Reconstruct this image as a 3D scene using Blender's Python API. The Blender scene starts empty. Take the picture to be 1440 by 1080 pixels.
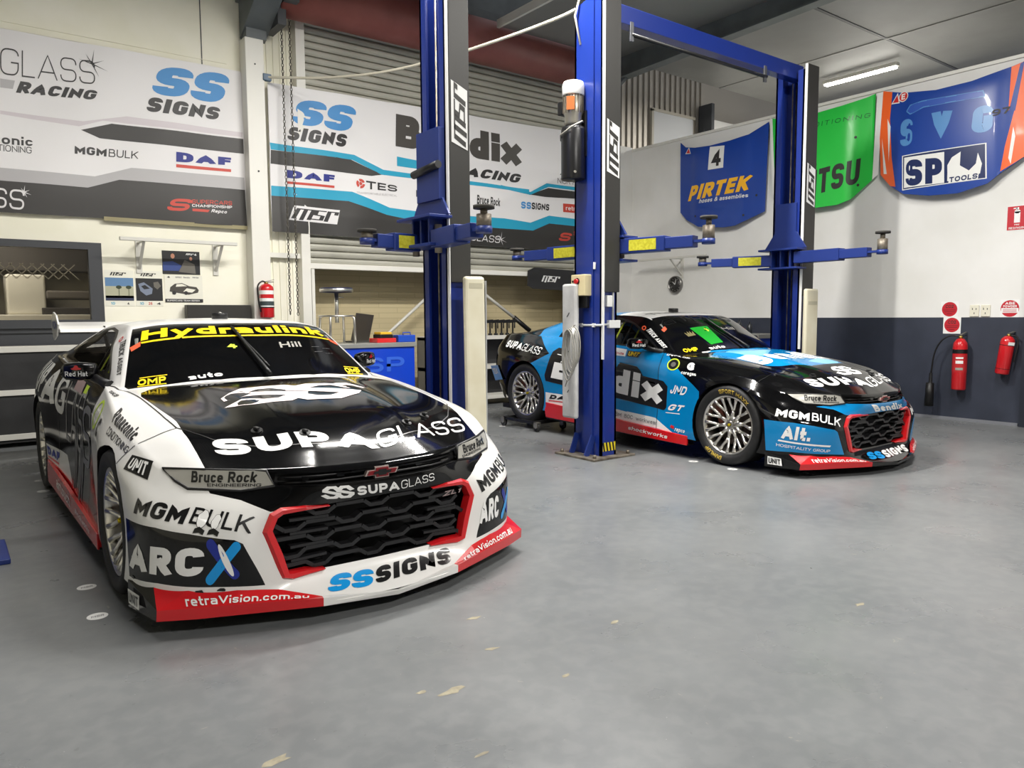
import bpy, bmesh, math, random
from mathutils import Vector, Matrix
from mathutils.bvhtree import BVHTree
from mathutils.geometry import tessellate_polygon
SC = bpy.context.scene
COL = SC.collection
random.seed(7)
# ---------------------------------------------------------------- camera, world, light
cam_data = bpy.data.cameras.new('camera')
camera = bpy.data.objects.new('camera', cam_data)
COL.objects.link(camera)
cam_data.sensor_width = 36.0
cam_data.lens = 1060.0 / 1440.0 * 36.0
cam_data.clip_end = 100
YAW, PITCH, ROLL = math.radians(37.07), math.radians(5.12), math.radians(-0.323)
fw = Vector((math.sin(YAW) * math.cos(PITCH), math.cos(YAW) * math.cos(PITCH), -math.sin(PITCH)))
rt = Vector((math.cos(YAW), -math.sin(YAW), 0))
up = rt.cross(fw)
r2 = math.cos(ROLL) * rt + math.sin(ROLL) * up
u2 = -math.sin(ROLL) * rt + math.cos(ROLL) * up
camera.matrix_world = Matrix(((r2.x, u2.x, -fw.x, 0), (r2.y, u2.y, -fw.y, 0), (r2.z, u2.z, -fw.z, 1.288), (0, 0, 0, 1)))
SC.camera = camera
SC.view_settings.view_transform = 'Standard'
SC.view_settings.look = 'None'
SC.view_settings.gamma = 1.0
SC.view_settings.use_curve_mapping = False
SC.view_settings.exposure = 0.3
world = bpy.data.worlds.new('world')
SC.world = world
world.use_nodes = True
world.node_tree.nodes['Background'].inputs[0].default_value = (0.95, 0.97, 1.0, 1)
world.node_tree.nodes['Background'].inputs[1].default_value = 0.35

# ---------------------------------------------------------------- helpers
def srgb(r, g, b):
    f = lambda c: (c / 255 / 12.92) if c / 255 <= 0.04045 else ((c / 255 + 0.055) / 1.055) ** 2.4
    return (f(r), f(g), f(b), 1)

MATS = {}
def mat(name, col=None, rough=0.5, metal=0.0, coat=0.0, spec=0.5, emit=None, estr=0.0):
    if name in MATS:
        return MATS[name]
    m = bpy.data.materials.new(name)
    m.use_nodes = True
    b = m.node_tree.nodes['Principled BSDF']
    b.inputs['Base Color'].default_value = srgb(*col) if len(col) == 3 else col
    b.inputs['Roughness'].default_value = rough
    b.inputs['Metallic'].default_value = metal
    b.inputs['Coat Weight'].default_value = coat
    b.inputs['Coat Roughness'].default_value = 0.05
    b.inputs['Specular IOR Level'].default_value = spec
    if emit:
        b.inputs['Emission Color'].default_value = srgb(*emit)
        b.inputs['Emission Strength'].default_value = estr
    MATS[name] = m
    return m

def noise_col(m, c1, c2, scale=4.0, detail=4.0, lo=0.35, hi=0.65, rough=None, stretch=None):
    """mottle the base colour of a material between two colours with object-space noise"""
    nt = m.node_tree
    b = nt.nodes['Principled BSDF']
    tc = nt.nodes.new('ShaderNodeTexCoord')
    n = nt.nodes.new('ShaderNodeTexNoise')
    n.inputs['Scale'].default_value = scale
    n.inputs['Detail'].default_value = detail
    src = tc.outputs['Object']
    if stretch:
        mp = nt.nodes.new('ShaderNodeMapping')
        mp.inputs['Scale'].default_value = stretch
        nt.links.new(src, mp.inputs[0]); src = mp.outputs[0]
    nt.links.new(src, n.inputs['Vector'])
    r = nt.nodes.new('ShaderNodeValToRGB')
    r.color_ramp.elements[0].position = lo
    r.color_ramp.elements[1].position = hi
    r.color_ramp.elements[0].color = srgb(*c1)
    r.color_ramp.elements[1].color = srgb(*c2)
    nt.links.new(n.outputs['Fac'], r.inputs[0])
    nt.links.new(r.outputs[0], b.inputs['Base Color'])
    return m

def tag(o, label=None, cat=None, group=None, kind=None):
    if label: o['label'] = label
    if cat: o['category'] = cat
    if group: o['group'] = group
    if kind: o['kind'] = kind
    return o

def empty(name, loc=(0, 0, 0), rz=0.0, label=None, cat=None, group=None):
    o = bpy.data.objects.new(name, None)
    o.empty_display_size = 0.2
    COL.objects.link(o)
    o.location = loc
    o.rotation_euler = (0, 0, rz)
    return tag(o, label, cat, group)

class MB:
    """collects shapes and builds ONE mesh object"""
    def __init__(self):
        self.bm = bmesh.new()
        self.mats = []
    def mi(self, m):
        if m not in self.mats:
            self.mats.append(m)
        return self.mats.index(m)
    def add(self, verts, faces, m, smooth=False):
        vs = [self.bm.verts.new(v) for v in verts]
        k = self.mi(m)
        out = []
        for f in faces:
            try:
                fc = self.bm.faces.new([vs[i] for i in f])
                fc.material_index = k
                fc.smooth = smooth
                out.append(fc)
            except ValueError:
                pass
        return vs, out
    def box(self, c, s, m, rot=None, bev=0.0):
        x, y, z = s[0] / 2, s[1] / 2, s[2] / 2
        pts = [Vector((i * x, j * y, k * z)) for i in (-1, 1) for j in (-1, 1) for k in (-1, 1)]
        if rot is not None:
            pts = [rot @ p for p in pts]
        pts = [p + Vector(c) for p in pts]
        vs, fs = self.add(pts, [(0, 1, 3, 2), (4, 6, 7, 5), (0, 4, 5, 1), (2, 3, 7, 6), (0, 2, 6, 4), (1, 5, 7, 3)], m)
        if bev > 0:
            es = list({e for f in fs for e in f.edges})
            r = bmesh.ops.bevel(self.bm, geom=es, offset=bev, segments=2, profile=0.5, affect='EDGES')
            for f in r['faces']:
                f.material_index = self.mi(m)
        return self
    def bx(self, a, b, m, bev=0.0):
        return self.box([(a[i] + b[i]) / 2 for i in range(3)], [abs(b[i] - a[i]) for i in range(3)], m, None, bev)
    def bar(self, a, b, w, h, m, up=(0, 0, 1), bev=0.0):
        a, b = Vector(a), Vector(b)
        d = (b - a)
        L = d.length
        d.normalize()
        u = Vector(up)
        s = d.cross(u)
        if s.length < 1e-4:
            s = d.cross(Vector((1, 0, 0)))
        s.normalize()
        u = s.cross(d)
        rot = Matrix((d, s, u)).transposed()
        return self.box((a + b) / 2, (L, w, h), m, rot, bev)
    def tube(self, pts, r, m, n=10, closed=False, cap=True):
        pts = [Vector(p) for p in pts]
        rs = r if isinstance(r, (list, tuple)) else [r] * len(pts)
        rings = []
        N = len(pts)
        prev = None
        for i, p in enumerate(pts):
            if closed:
                d = pts[(i + 1) % N] - pts[i - 1]
            else:
                d = pts[min(i + 1, N - 1)] - pts[max(i - 1, 0)]
            d.normalize()
            if prev is None:
                a = Vector((0, 0, 1)) if abs(d.z) < 0.9 else Vector((1, 0, 0))
                s = d.cross(a).normalized()
            else:
                s = (prev - d * prev.dot(d)).normalized()
            prev = s
            t = d.cross(s)
            rings.append([self.bm.verts.new(p + (s * math.cos(2 * math.pi * k / n) + t * math.sin(2 * math.pi * k / n)) * rs[i]) for k in range(n)])
        k_ = self.mi(m)
        for i in range(N if closed else N - 1):
            A, B = rings[i], rings[(i + 1) % N]
            for k in range(n):
                f = self.bm.faces.new((A[k], A[(k + 1) % n], B[(k + 1) % n], B[k]))
                f.material_index = k_
                f.smooth = True
        if cap and not closed:
            for R in (rings[0][::-1], rings[-1]):
                f = self.bm.faces.new(R)
                f.material_index = k_
        return self
    def cyl(self, a, b, r, m, n=20, r2=None):
        return self.tube([a, b], [r, r if r2 is None else r2], m, n)
    def lathe(self, prof, m, n=32, origin=(0, 0, 0), axis='Z', smooth=True, cap=True):
        """prof: (radius, height) pairs turned about an axis"""
        o = Vector(origin)
        rings = []
        for (r, h) in prof:
            ring = []
            for k in range(n):
                a = 2 * math.pi * k / n
                c, s = r * math.cos(a), r * math.sin(a)
                v = {'Z': (c, s, h), 'Y': (c, h, s), 'X': (h, c, s)}[axis]
                ring.append(self.bm.verts.new(o + Vector(v)))
            rings.append(ring)
        k_ = self.mi(m)
        for A, B in zip(rings, rings[1:]):
            for k in range(n):
                f = self.bm.faces.new((A[k], A[(k + 1) % n], B[(k + 1) % n], B[k]))
                f.material_index = k_
                f.smooth = smooth
        for R, pr in ((rings[0], prof[0]), (rings[-1], prof[-1])):
            if pr[0] > 1e-4 and cap:
                f = self.bm.faces.new(R)
                f.material_index = k_
        return self
    def prism(self, pts, d, m, bev=0.0):
        """planar polygon (3D points) extruded by vector d"""
        d = Vector(d)
        n = len(pts)
        P = [Vector(p) for p in pts]
        k = self.mi(m)
        A = [self.bm.verts.new(p) for p in P]
        B = [self.bm.verts.new(p + d) for p in P]
        fs = [self.bm.faces.new(A), self.bm.faces.new(B[::-1])]
        for i in range(n):
            fs.append(self.bm.faces.new((A[i], B[i], B[(i + 1) % n], A[(i + 1) % n])))
        for f in fs:
            f.material_index = k
        if bev > 0:
            es = list({e for f in fs for e in f.edges})
            r = bmesh.ops.bevel(self.bm, geom=es, offset=bev, segments=2, profile=0.5, affect='EDGES')
            for f in r['faces']:
                f.material_index = k
        return self
    def raw(self, vf, m, smooth=False):
        self.add(vf[0], vf[1], m, smooth)
        return self
    def build(self, name, parent=None, normals=True, loc=None):
        if normals:
            bmesh.ops.recalc_face_normals(self.bm, faces=self.bm.faces[:])
        me = bpy.data.meshes.new(name)
        self.bm.to_mesh(me)
        self.bm.free()
        for m in self.mats:
            me.materials.append(m)
        o = bpy.data.objects.new(name, me)
        COL.objects.link(o)
        if parent is not None:
            o.parent = parent
        if loc is not None:
            o.location = loc
        return o

def cr(p0, p1, p2, p3, t):
    return 0.5 * ((2 * p1) + (p2 - p0) * t + (2 * p0 - 5 * p1 + 4 * p2 - p3) * t * t + (3 * p1 - p0 - 3 * p2 + p3) * t ** 3)
def spline(P, n):
    """Catmull-Rom through the points, n steps per span"""
    P = [Vector(p) for p in P]
    out = []
    for i in range(len(P) - 1):
        a = P[i - 1] if i > 0 else P[0] * 2 - P[1]
        d = P[i + 2] if i + 2 < len(P) else P[-1] * 2 - P[-2]
        for k in range(n):
            out.append(cr(a, P[i], P[i + 1], d, k / n))
    out.append(P[-1])
    return out
def grid_surface(rows, nu, nv):
    """rows of 3D control points -> dense grid[v][u]"""
    a = [spline(r, nu) for r in rows]
    cols = [spline([a[j][i] for j in range(len(a))], nv) for i in range(len(a[0]))]
    return [[cols[i][j] for i in range(len(cols))] for j in range(len(cols[0]))]
# ---------------------------------------------------------------- a stroke alphabet: every glyph is centre lines drawn with a chosen weight
R_ = .30
GL = {
'A': (.95, [[(0, 0), (.5, 1.02), (1, 0)], [(.17, .28), (.83, .28)]]),
'B': (.78, [[(0, 0), (0, 1), (.86, 1, .2), (.86, .53, .2), (0, .53)], [(0, .53), (1, .53, .22), (1, 0, .22), (0, 0)]]),
'C': (.82, [[(1, .74), (1, 1, .32), (0, 1, .32), (0, 0, .32), (1, 0, .32), (1, .26)]]),
'D': (.84, [[(0, 0), (0, 1)], [(0, 1), (1, 1, .36), (1, 0, .36), (0, 0)]]),
'E': (.68, [[(1, 1), (0, 1), (0, 0), (1, 0)], [(0, .5), (.9, .5)]]),
'F': (.66, [[(1, 1), (0, 1), (0, 0)], [(0, .5), (.9, .5)]]),
'G': (.86, [[(1, .76), (1, 1, .32), (0, 1, .32), (0, 0, .32), (1, 0, .3), (1, .48), (.58, .48)]]),
'H': (.82, [[(0, 0), (0, 1)], [(1, 0), (1, 1)], [(0, .5), (1, .5)]]),
'I': (.0, [[(.5, 0), (.5, 1)]]),
'J': (.62, [[(1, 1), (1, 0, .3), (0, 0, .3), (0, .28)]]),
'K': (.82, [[(0, 0), (0, 1)], [(1, 1.02), (.12, .44)], [(.35, .6), (1, -.02)]]),
'L': (.62, [[(0, 1), (0, 0), (1, 0)]]),
'M': (1.05, [[(0, 0), (0, 1), (.5, .30), (1, 1), (1, 0)]]),
'N': (.86, [[(0, 0), (0, 1), (1, 0), (1, 1)]]),
'O': (.9, [[(.5, 1), (0, 1, .4), (0, 0, .4), (1, 0, .4), (1, 1, .4), (.5, 1)]]),
'P': (.76, [[(0, 0), (0, 1), (1, 1, .26), (1, .42, .26), (0, .42)]]),
'Q': (.9, [[(.5, 1), (0, 1, .4), (0, 0, .4), (1, 0, .4), (1, 1, .4), (.5, 1)], [(.6, .3), (1, -.08)]]),
'R': (.8, [[(0, 0), (0, 1), (1, 1, .26), (1, .46, .26), (0, .46)], [(.5, .46), (1, -.02)]]),
'S': (.80, [[(1, .74), (1, 1, .26), (0, 1, .26), (0, .5, .26), (1, .5, .26), (1, 0, .26), (0, 0, .26), (0, .26)]]),
'T': (.76, [[(0, 1), (1, 1)], [(.5, 1), (.5, 0)]]),
'U': (.82, [[(0, 1), (0, 0, .34), (1, 0, .34), (1, 1)]]),
'V': (.9, [[(0, 1), (.5, -.02), (1, 1)]]),
'W': (1.3, [[(0, 1), (.27, -.02), (.5, .8), (.73, -.02), (1, 1)]]),
'X': (.88, [[(0, 0), (1, 1)], [(0, 1), (1, 0)]]),
'Y': (.86, [[(0, 1), (.5, .42), (1, 1)], [(.5, .5), (.5, 0)]]),
'Z': (.76, [[(0, 1), (1, 1), (0, 0), (1, 0)]]),
'0': (.74, [[(.5, 1), (0, 1, .36), (0, 0, .36), (1, 0, .36), (1, 1, .36), (.5, 1)]]),
'1': (.3, [[(0, .8), (1, 1), (1, 0)]]),
'2': (.7, [[(0, .74), (0, 1, .28), (1, 1, .3), (1, .56, .3), (0, 0), (1, 0)]]),
'3': (.7, [[(0, 1), (1, 1), (.42, .58), (1, .58, .3), (1, 0, .3), (0, 0, .28), (0, .2)]]),
'4': (.76, [[(.74, 0), (.74, 1), (0, .26), (1.05, .26)]]),
'6': (.74, [[(.9, 1), (0, 1, .4), (0, 0, .3), (1, 0, .26), (1, .56, .26), (.05, .56)]]),
'7': (.66, [[(0, 1), (1, 1), (.3, 0)]]),
'9': (.74, [[(.1, 0), (1, 0, .4), (1, 1, .3), (0, 1, .26), (0, .44, .26), (.95, .44)]]),
'w': (1.05, [[(0, .73), (.27, -.02), (.5, .6), (.73, -.02), (1, .73)]]),
'8': (.74, [[(.5, .52), (.04, .52, .22), (.04, 1, .22), (.96, 1, .22), (.96, .52, .22), (0, .52, .24), (0, 0, .24), (1, 0, .24), (1, .52, .24), (.4, .52)]]),
'.': (.0, [[(.5, 0), (.5, .02)]]),
'&': (.86, [[(1, 0), (.2, .76), (.2, 1, .2), (.75, 1, .2), (.75, .7, .2), (0, .42, .2), (0, 0, .25), (.75, 0, .25), (1, .42)]]),
'-': (.4, [[(0, .45), (1, .45)]]),
'a': (.66, [[(.05, .72), (1, .72, .22), (1, 0)], [(1, .40), (0, .40, .16), (0, 0, .16), (1, 0)]]),
'b': (.68, [[(0, 1), (0, 0), (1, 0, .26), (1, .72, .26), (0, .72)]]),
'c': (.62, [[(1, .52), (1, .72, .24), (0, .72, .26), (0, 0, .26), (1, 0, .24), (1, .2)]]),
'd': (.68, [[(1, 1), (1, 0), (0, 0, .26), (0, .72, .26), (1, .72)]]),
'e': (.66, [[(0, .36), (1, .36), (1, .72, .26), (0, .72, .26), (0, 0, .26), (1, 0, .18)]]),
'f': (.44, [[(.3, 0), (.3, 1, .2), (1, 1)], [(0, .68), (.95, .68)]]),
'g': (.68, [[(1, 0), (0, 0, .26), (0, .72, .26), (1, .72), (1, -.28, .2), (0, -.28)]]),
'h': (.66, [[(0, 0), (0, 1)], [(0, .72), (1, .72, .26), (1, 0)]]),
'i': (.0, [[(.5, 0), (.5, .60)], [(.5, .97), (.5, 1)]]),
'k': (.66, [[(0, 0), (0, 1)], [(1, .74), (.1, .3)], [(.35, .42), (1, -.02)]]),
'l': (.0, [[(.5, 0), (.5, 1)]]),
'm': (1.06, [[(0, 0), (0, .72), (.5, .72, .2), (.5, 0)], [(.5, .72), (1, .72, .22), (1, 0)]]),
'n': (.66, [[(0, 0), (0, .72), (1, .72, .26), (1, 0)]]),
'o': (.7, [[(.5, .72), (0, .72, .28), (0, 0, .28), (1, 0, .28), (1, .72, .28), (.5, .72)]]),
'p': (.68, [[(0, -.28), (0, .72), (1, .72, .26), (1, 0, .26), (0, 0)]]),
'r': (.44, [[(0, 0), (0, .72), (1, .72)]]),
's': (.6, [[(1, .56), (1, .72, .18), (0, .72, .18), (0, .38, .16), (1, .34, .16), (1, 0, .18), (0, 0, .18), (0, .16)]]),
't': (.44, [[(.32, .98), (.32, 0, .2), (1, 0)], [(0, .7), (1, .7)]]),
'u': (.66, [[(0, .72), (0, 0, .26), (1, 0)], [(1, 0), (1, .72)]]),
'v': (.7, [[(0, .73), (.5, -.02), (1, .73)]]),
'x': (.7, [[(0, 0), (1, .72)], [(0, .72), (1, 0)]]),
'y': (.7, [[(0, .73), (.5, 0)], [(1, .73), (.22, -.3)]]),
}
def fillet(pl, sx, sy, nseg=5):
    """round the corners that carry a radius; points already scaled to real units"""
    out = []
    for i, p in enumerate(pl):
        r = p[2] if len(p) > 2 else 0
        q = Vector((p[0], p[1]))
        if r <= 0 or i in (0, len(pl) - 1):
            out.append(q)
            continue
        a = Vector((pl[i - 1][0], pl[i - 1][1])) - q
        b = Vector((pl[i + 1][0], pl[i + 1][1])) - q
        la = a.length * (.5 if (len(pl[i - 1]) > 2) else .98)
        lb = b.length * (.5 if (len(pl[i + 1]) > 2) else .98)
        ra, rb = min(r, la), min(r, lb)
        A, B = q + a.normalized() * ra, q + b.normalized() * rb
        for k in range(nseg + 1):
            t = k / nseg
            k1 = .62          # cubic that is close to a circular corner
            P1, P2 = A.lerp(q, k1), B.lerp(q, k1)
            out.append(A * (1 - t) ** 3 + P1 * 3 * t * (1 - t) ** 2 + P2 * 3 * t * t * (1 - t) + B * t ** 3)
    res = [out[0]]
    for q in out[1:]:
        if (q - res[-1]).length > 1e-4:
            res.append(q)
    return res
def stroke(pl, wt, step=.25, ymin=None, ymax=None, cap=True, ratio=1.0):
    """centre line -> quads; square ends, mitred corners"""
    P = [Vector(p) for p in pl]
    if cap:
        P[0] = P[0] + (P[0] - P[1]).normalized() * wt / 2
        P[-1] = P[-1] + (P[-1] - P[-2]).normalized() * wt / 2
    Q = [P[0]]
    for a, b in zip(P, P[1:]):
        n = max(1, int((b - a).length / step))
        for k in range(1, n + 1):
            Q.append(a.lerp(b, k / n))
    V, F = [], []
    for i, q in enumerate(Q):
        if i == 0:
            d = (Q[1] - q).normalized(); n = Vector((-d.y, d.x)); s = 1
        elif i == len(Q) - 1:
            d = (q - Q[-2]).normalized(); n = Vector((-d.y, d.x)); s = 1
        else:
            d1 = (q - Q[i - 1]).normalized(); d2 = (Q[i + 1] - q).normalized()
            n1 = Vector((-d1.y, d1.x)); n2 = Vector((-d2.y, d2.x))
            n = n1 + n2
            if n.length < .2:
                n = n1
            n.normalize()
            s = min(1 / max(n.dot(n1), .3), 3.2)
        for sg in (1, -1):
            v = q + n * sg * wt / 2 * s
            if ymin is not None:
                v.y = min(max(v.y, ymin), ymax)
            V.append((v.x, v.y))
    for i in range(len(Q) - 1):
        F.append((2 * i, 2 * i + 2, 2 * i + 3, 2 * i + 1))
    return V, F
def text2d(s, wt=.2, wide=1.0, slant=0.0, gap=.14, step=.25, space=.45, caps=None):
    """returns verts, faces in a box whose width is returned too; cap height is 1"""
    V, F = [], []
    x = 0.0
    for ch in s:
        if ch == ' ':
            x += space * wide
            continue
        w, strokes = GL.get(ch, GL['-'])
        W = max(w * wide, wt) if w > 0 else wt
        if w > 0:
            W = max(W, wt * 1.9)
        low = ch.islower()
        for k, st in enumerate(strokes):
            pl = []
            for p in st:
                X = x + wt / 2 + p[0] * (W - wt)
                y = p[1]
                if low:
                    xh = .72
                    if y < 0: Y = y + wt / 2 if y < -.1 else wt / 2 + y
                    elif y <= xh + .01: Y = wt / 2 + y / xh * (xh - wt)
                    else: Y = xh - wt / 2 + (y - xh) / (1 - xh) * (1 - xh)
                else:
                    Y = wt / 2 + y * (1 - wt)
                pl.append((X, Y) + ((max(p[2] * min(wide, 1.3) - wt * .18, .02),) if len(p) > 2 else ()))
            pl = fillet(pl, 1, 1)
            diag = ch in 'AVWMNKXvwxyYZ4zkR7'
            if ch in 'SCGsce' and wt > .17:
                # keep the counters of heavy letters open
                cutl = (wt - .17) * .8
                for e0, e1 in ((0, 1), (-1, -2)):
                    dv = pl[e1] - pl[e0]
                    if ch not in 'Ge' or e0 == 0:
                        pl[e0] = pl[e0] + dv * min(.85, cutl / max(dv.length, 1e-4)) if ch != 'e' else pl[e0]
            v, f = stroke(pl, wt, step, -.30 if low else 0.0, 1.0, (pl[0] - pl[-1]).length > .01 and ch not in 'SCGsce')
            o = len(V)
            V += [(a, b, k) for a, b in v]
            F += [tuple(i + o for i in q) for q in f]
        x += W + gap * max(wide, .7)
    x -= gap * max(wide, .7)
    if slant:
        V = [(a + b * slant, b, k) for a, b, k in V]
    return V, F, max(x, .01)
def poly2d(pts, step=None, bounds=None):
    """flat polygon (may be concave) -> triangles cut to a grid no coarser than step"""
    bm = bmesh.new()
    vs = [bm.verts.new((p[0], p[1], 0)) for p in pts]
    tri = tessellate_polygon([[Vector((p[0], p[1], 0)) for p in pts]])
    for t in tri:
        try: bm.faces.new([vs[i] for i in t])
        except ValueError: pass
    if step:
        sx, sy = (step, step) if not isinstance(step, tuple) else step
        xs = [p[0] for p in pts]; ys = [p[1] for p in pts]
        for a, lo, hi, st in ((0, min(xs), max(xs), sx), (1, min(ys), max(ys), sy)):
            k = math.ceil(lo / st)
            while k * st < hi:
                co = [0, 0, 0]; no = [0, 0, 0]
                co[a] = k * st; no[a] = 1
                if k * st > lo:
                    bmesh.ops.bisect_plane(bm, geom=bm.verts[:] + bm.edges[:] + bm.faces[:], plane_co=co, plane_no=no)
                k += 1
    bm.verts.index_update()
    V = [(v.co.x, v.co.y) for v in bm.verts]
    F = [tuple(v.index for v in f.verts) for f in bm.faces]
    bm.free()
    return V, F
def disc2d(cx, cy, rx, ry=None, n=24, r0=0.0, a0=0, a1=360):
    ry = rx if ry is None else ry
    V, F = [], []
    for k in range(n + 1):
        a = math.radians(a0 + (a1 - a0) * k / n)
        V.append((cx + r0 * rx * math.cos(a), cy + r0 * ry * math.sin(a)))
        V.append((cx + rx * math.cos(a), cy + ry * math.sin(a)))
    for k in range(n):
        F.append((2 * k, 2 * k + 1, 2 * k + 3, 2 * k + 2))
    return V, F
# ---------------------------------------------------------------- touring car body: x forward from the front axle, y to the car's left, z up
OUT = [  # columns from the nose centre round to the tail centre, each from the bottom edge up to the shoulder
 [(.99,0,.085),(.81,0,.183),(.835,0,.37),(.862,0,.48),(.875,0,.555),(.842,0,.625)],
 [(.965,.28,.087),(.81,.28,.186),(.832,.28,.375),(.85,.28,.48),(.855,.28,.558),(.815,.28,.631)],
 [(.87,.485,.105),(.828,.49,.185),(.812,.52,.385),(.80,.505,.48),(.765,.475,.567),(.735,.485,.638)],
 [(.79,.64,.13),(.79,.65,.185),(.792,.662,.38),(.745,.66,.485),(.665,.665,.57),(.63,.68,.643)],
 [(.70,.80,.145),(.70,.815,.19),(.69,.83,.40),(.62,.825,.505),(.545,.825,.585),(.476,.837,.647)],
 [(.56,.92,.15),(.565,.925,.195),(.555,.93,.42),(.50,.925,.525),(.43,.905,.605),(.385,.872,.682)],
 [(.40,.975,.155),(.40,.975,.2),(.375,.972,.44),(.345,.968,.54),(.305,.955,.625),(.26,.893,.725)],
 [(.15,.985,.16),(.15,.985,.22),(.14,.985,.44),(.13,.985,.55),(.11,.976,.655),(.09,.90,.762)],
 [(-.15,.985,.16),(-.15,.985,.22),(-.15,.985,.44),(-.15,.985,.56),(-.15,.977,.685),(-.15,.897,.80)],
 [(-.43,.96,.16),(-.43,.965,.23),(-.43,.96,.42),(-.43,.955,.56),(-.43,.945,.71),(-.45,.872,.853)],
 [(-.86,.955,.16),(-.86,.948,.24),(-.86,.925,.42),(-.86,.915,.60),(-.86,.90,.77),(-.86,.826,.908)],
 [(-1.1,.955,.16),(-1.1,.945,.245),(-1.1,.922,.42),(-1.1,.912,.60),(-1.1,.897,.775),(-1.1,.83,.918)],
 [(-1.32,.955,.16),(-1.32,.942,.25),(-1.32,.92,.42),(-1.32,.91,.60),(-1.32,.895,.78),(-1.32,.832,.926)],
 [(-1.6,.955,.165),(-1.6,.94,.25),(-1.6,.92,.42),(-1.6,.91,.60),(-1.6,.897,.785),(-1.6,.835,.937)],
 [(-2.0,.955,.17),(-2.0,.945,.26),(-2.0,.928,.42),(-2.0,.922,.60),(-2.0,.908,.79),(-2.0,.835,.956)],
 [(-2.45,.96,.18),(-2.45,.965,.28),(-2.45,.97,.42),(-2.45,.972,.60),(-2.45,.940,.82),(-2.45,.825,.985)],
 [(-2.85,.96,.2),(-2.85,.975,.32),(-2.85,.98,.45),(-2.85,.985,.62),(-2.85,.935,.85),(-2.85,.805,1.005)],
 [(-3.15,.955,.24),(-3.15,.965,.35),(-3.15,.97,.46),(-3.15,.968,.62),(-3.15,.918,.85),(-3.15,.785,1.008)],
 [(-3.30,.90,.26),(-3.35,.91,.36),(-3.40,.92,.47),(-3.43,.918,.63),(-3.43,.875,.83),(-3.39,.755,.992)],
 [(-3.40,.76,.27),(-3.46,.78,.37),(-3.52,.80,.48),(-3.57,.80,.64),(-3.58,.770,.83),(-3.52,.690,.990)],
 [(-3.46,.60,.28),(-3.53,.61,.38),(-3.60,.62,.48),(-3.655,.62,.65),(-3.66,.60,.84),(-3.61,.56,.995)],
 [(-3.50,.40,.28),(-3.57,.40,.38),(-3.65,.41,.48),(-3.71,.41,.65),(-3.715,.40,.84),(-3.66,.40,.998)],
 [(-3.52,.2,.28),(-3.59,.2,.38),(-3.67,.2,.48),(-3.735,.2,.65),(-3.74,.2,.84),(-3.685,.2,1.0)],
 [(-3.52,0,.28),(-3.60,0,.38),(-3.68,0,.48),(-3.745,0,.65),(-3.75,0,.84),(-3.69,0,1.0)],
]
L5 = [c[5] for c in OUT]
HOOD = [
 [L5[0], L5[1], L5[2], L5[3], L5[4]],
 [(.69,0,.712),(.665,.28,.712),(.585,.50,.698),(.49,.70,.712), L5[5]],
 [(.50,0,.785),(.48,.28,.782),(.43,.50,.762),(.36,.72,.768), L5[6]],
 [(.27,0,.838),(.25,.28,.835),(.22,.50,.808),(.16,.735,.812), L5[7]],
 [(0,0,.885),(-.02,.28,.88),(-.05,.50,.850),(-.11,.74,.848), L5[8]],
 [(-.27,0,.915),(-.29,.28,.91),(-.34,.51,.885),(-.43,.745,.882), L5[9]],
 [(-.50,0,.932),(-.53,.28,.927),(-.62,.54,.910),(-.737,.769,.894), L5[10]],
]
ROOF = [
 [(-.50,0,.932),(-.53,.28,.927),(-.62,.54,.910),(-.737,.769,.894)],
 [(-.80,0,1.10),(-.82,.28,1.095),(-.89,.515,1.08),(-.98,.695,1.062)],
 [(-1.11,0,1.255),(-1.12,.27,1.25),(-1.155,.46,1.238),(-1.219,.617,1.212)],
 [(-1.5,0,1.285),(-1.5,.26,1.28),(-1.5,.44,1.27),(-1.5,.585,1.245)],
 [(-1.9,0,1.285),(-1.9,.26,1.28),(-1.9,.44,1.268),(-1.9,.585,1.243)],
 [(-2.40,0,1.24),(-2.40,.28,1.238),(-2.40,.45,1.225),(-2.40,.600,1.192)],
 [(-2.85,0,1.12),(-2.82,.27,1.118),(-2.81,.49,1.112),(-2.80,.640,1.095)],
 [(-3.15,0,1.035),(-3.14,.30,1.038),(-3.12,.54,1.036),(-3.10,.69,1.030)],
]
def side_rows():
    rail = [Vector(r[3]) for r in ROOF]
    belt = [Vector(p) for p in L5[10:18]]
    low = [b + Vector((0, -.035, .012)) for b in belt]
    low[0] = belt[0].lerp(rail[0], .4)
    low[-1] = belt[-1].lerp(rail[-1], .5)
    mid = []
    for i, (r, l) in enumerate(zip(rail, low)):
        k = min(1, i / 2, (7 - i) / 2)
        mid.append(r.lerp(l, .5) + Vector((0, .022 * k, .01 * k)))
    return [rail, mid, low, belt]
DECK = [
 [ROOF[7][0], ROOF[7][1], ROOF[7][2], ROOF[7][3], L5[17]],
 [(-3.40,0,1.018),(-3.40,.28,1.018),(-3.40,.50,1.015),(-3.385,.66,1.006), L5[18]],
 [L5[23], L5[22], L5[21], L5[20], L5[19]],
]
NU = 8
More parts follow.
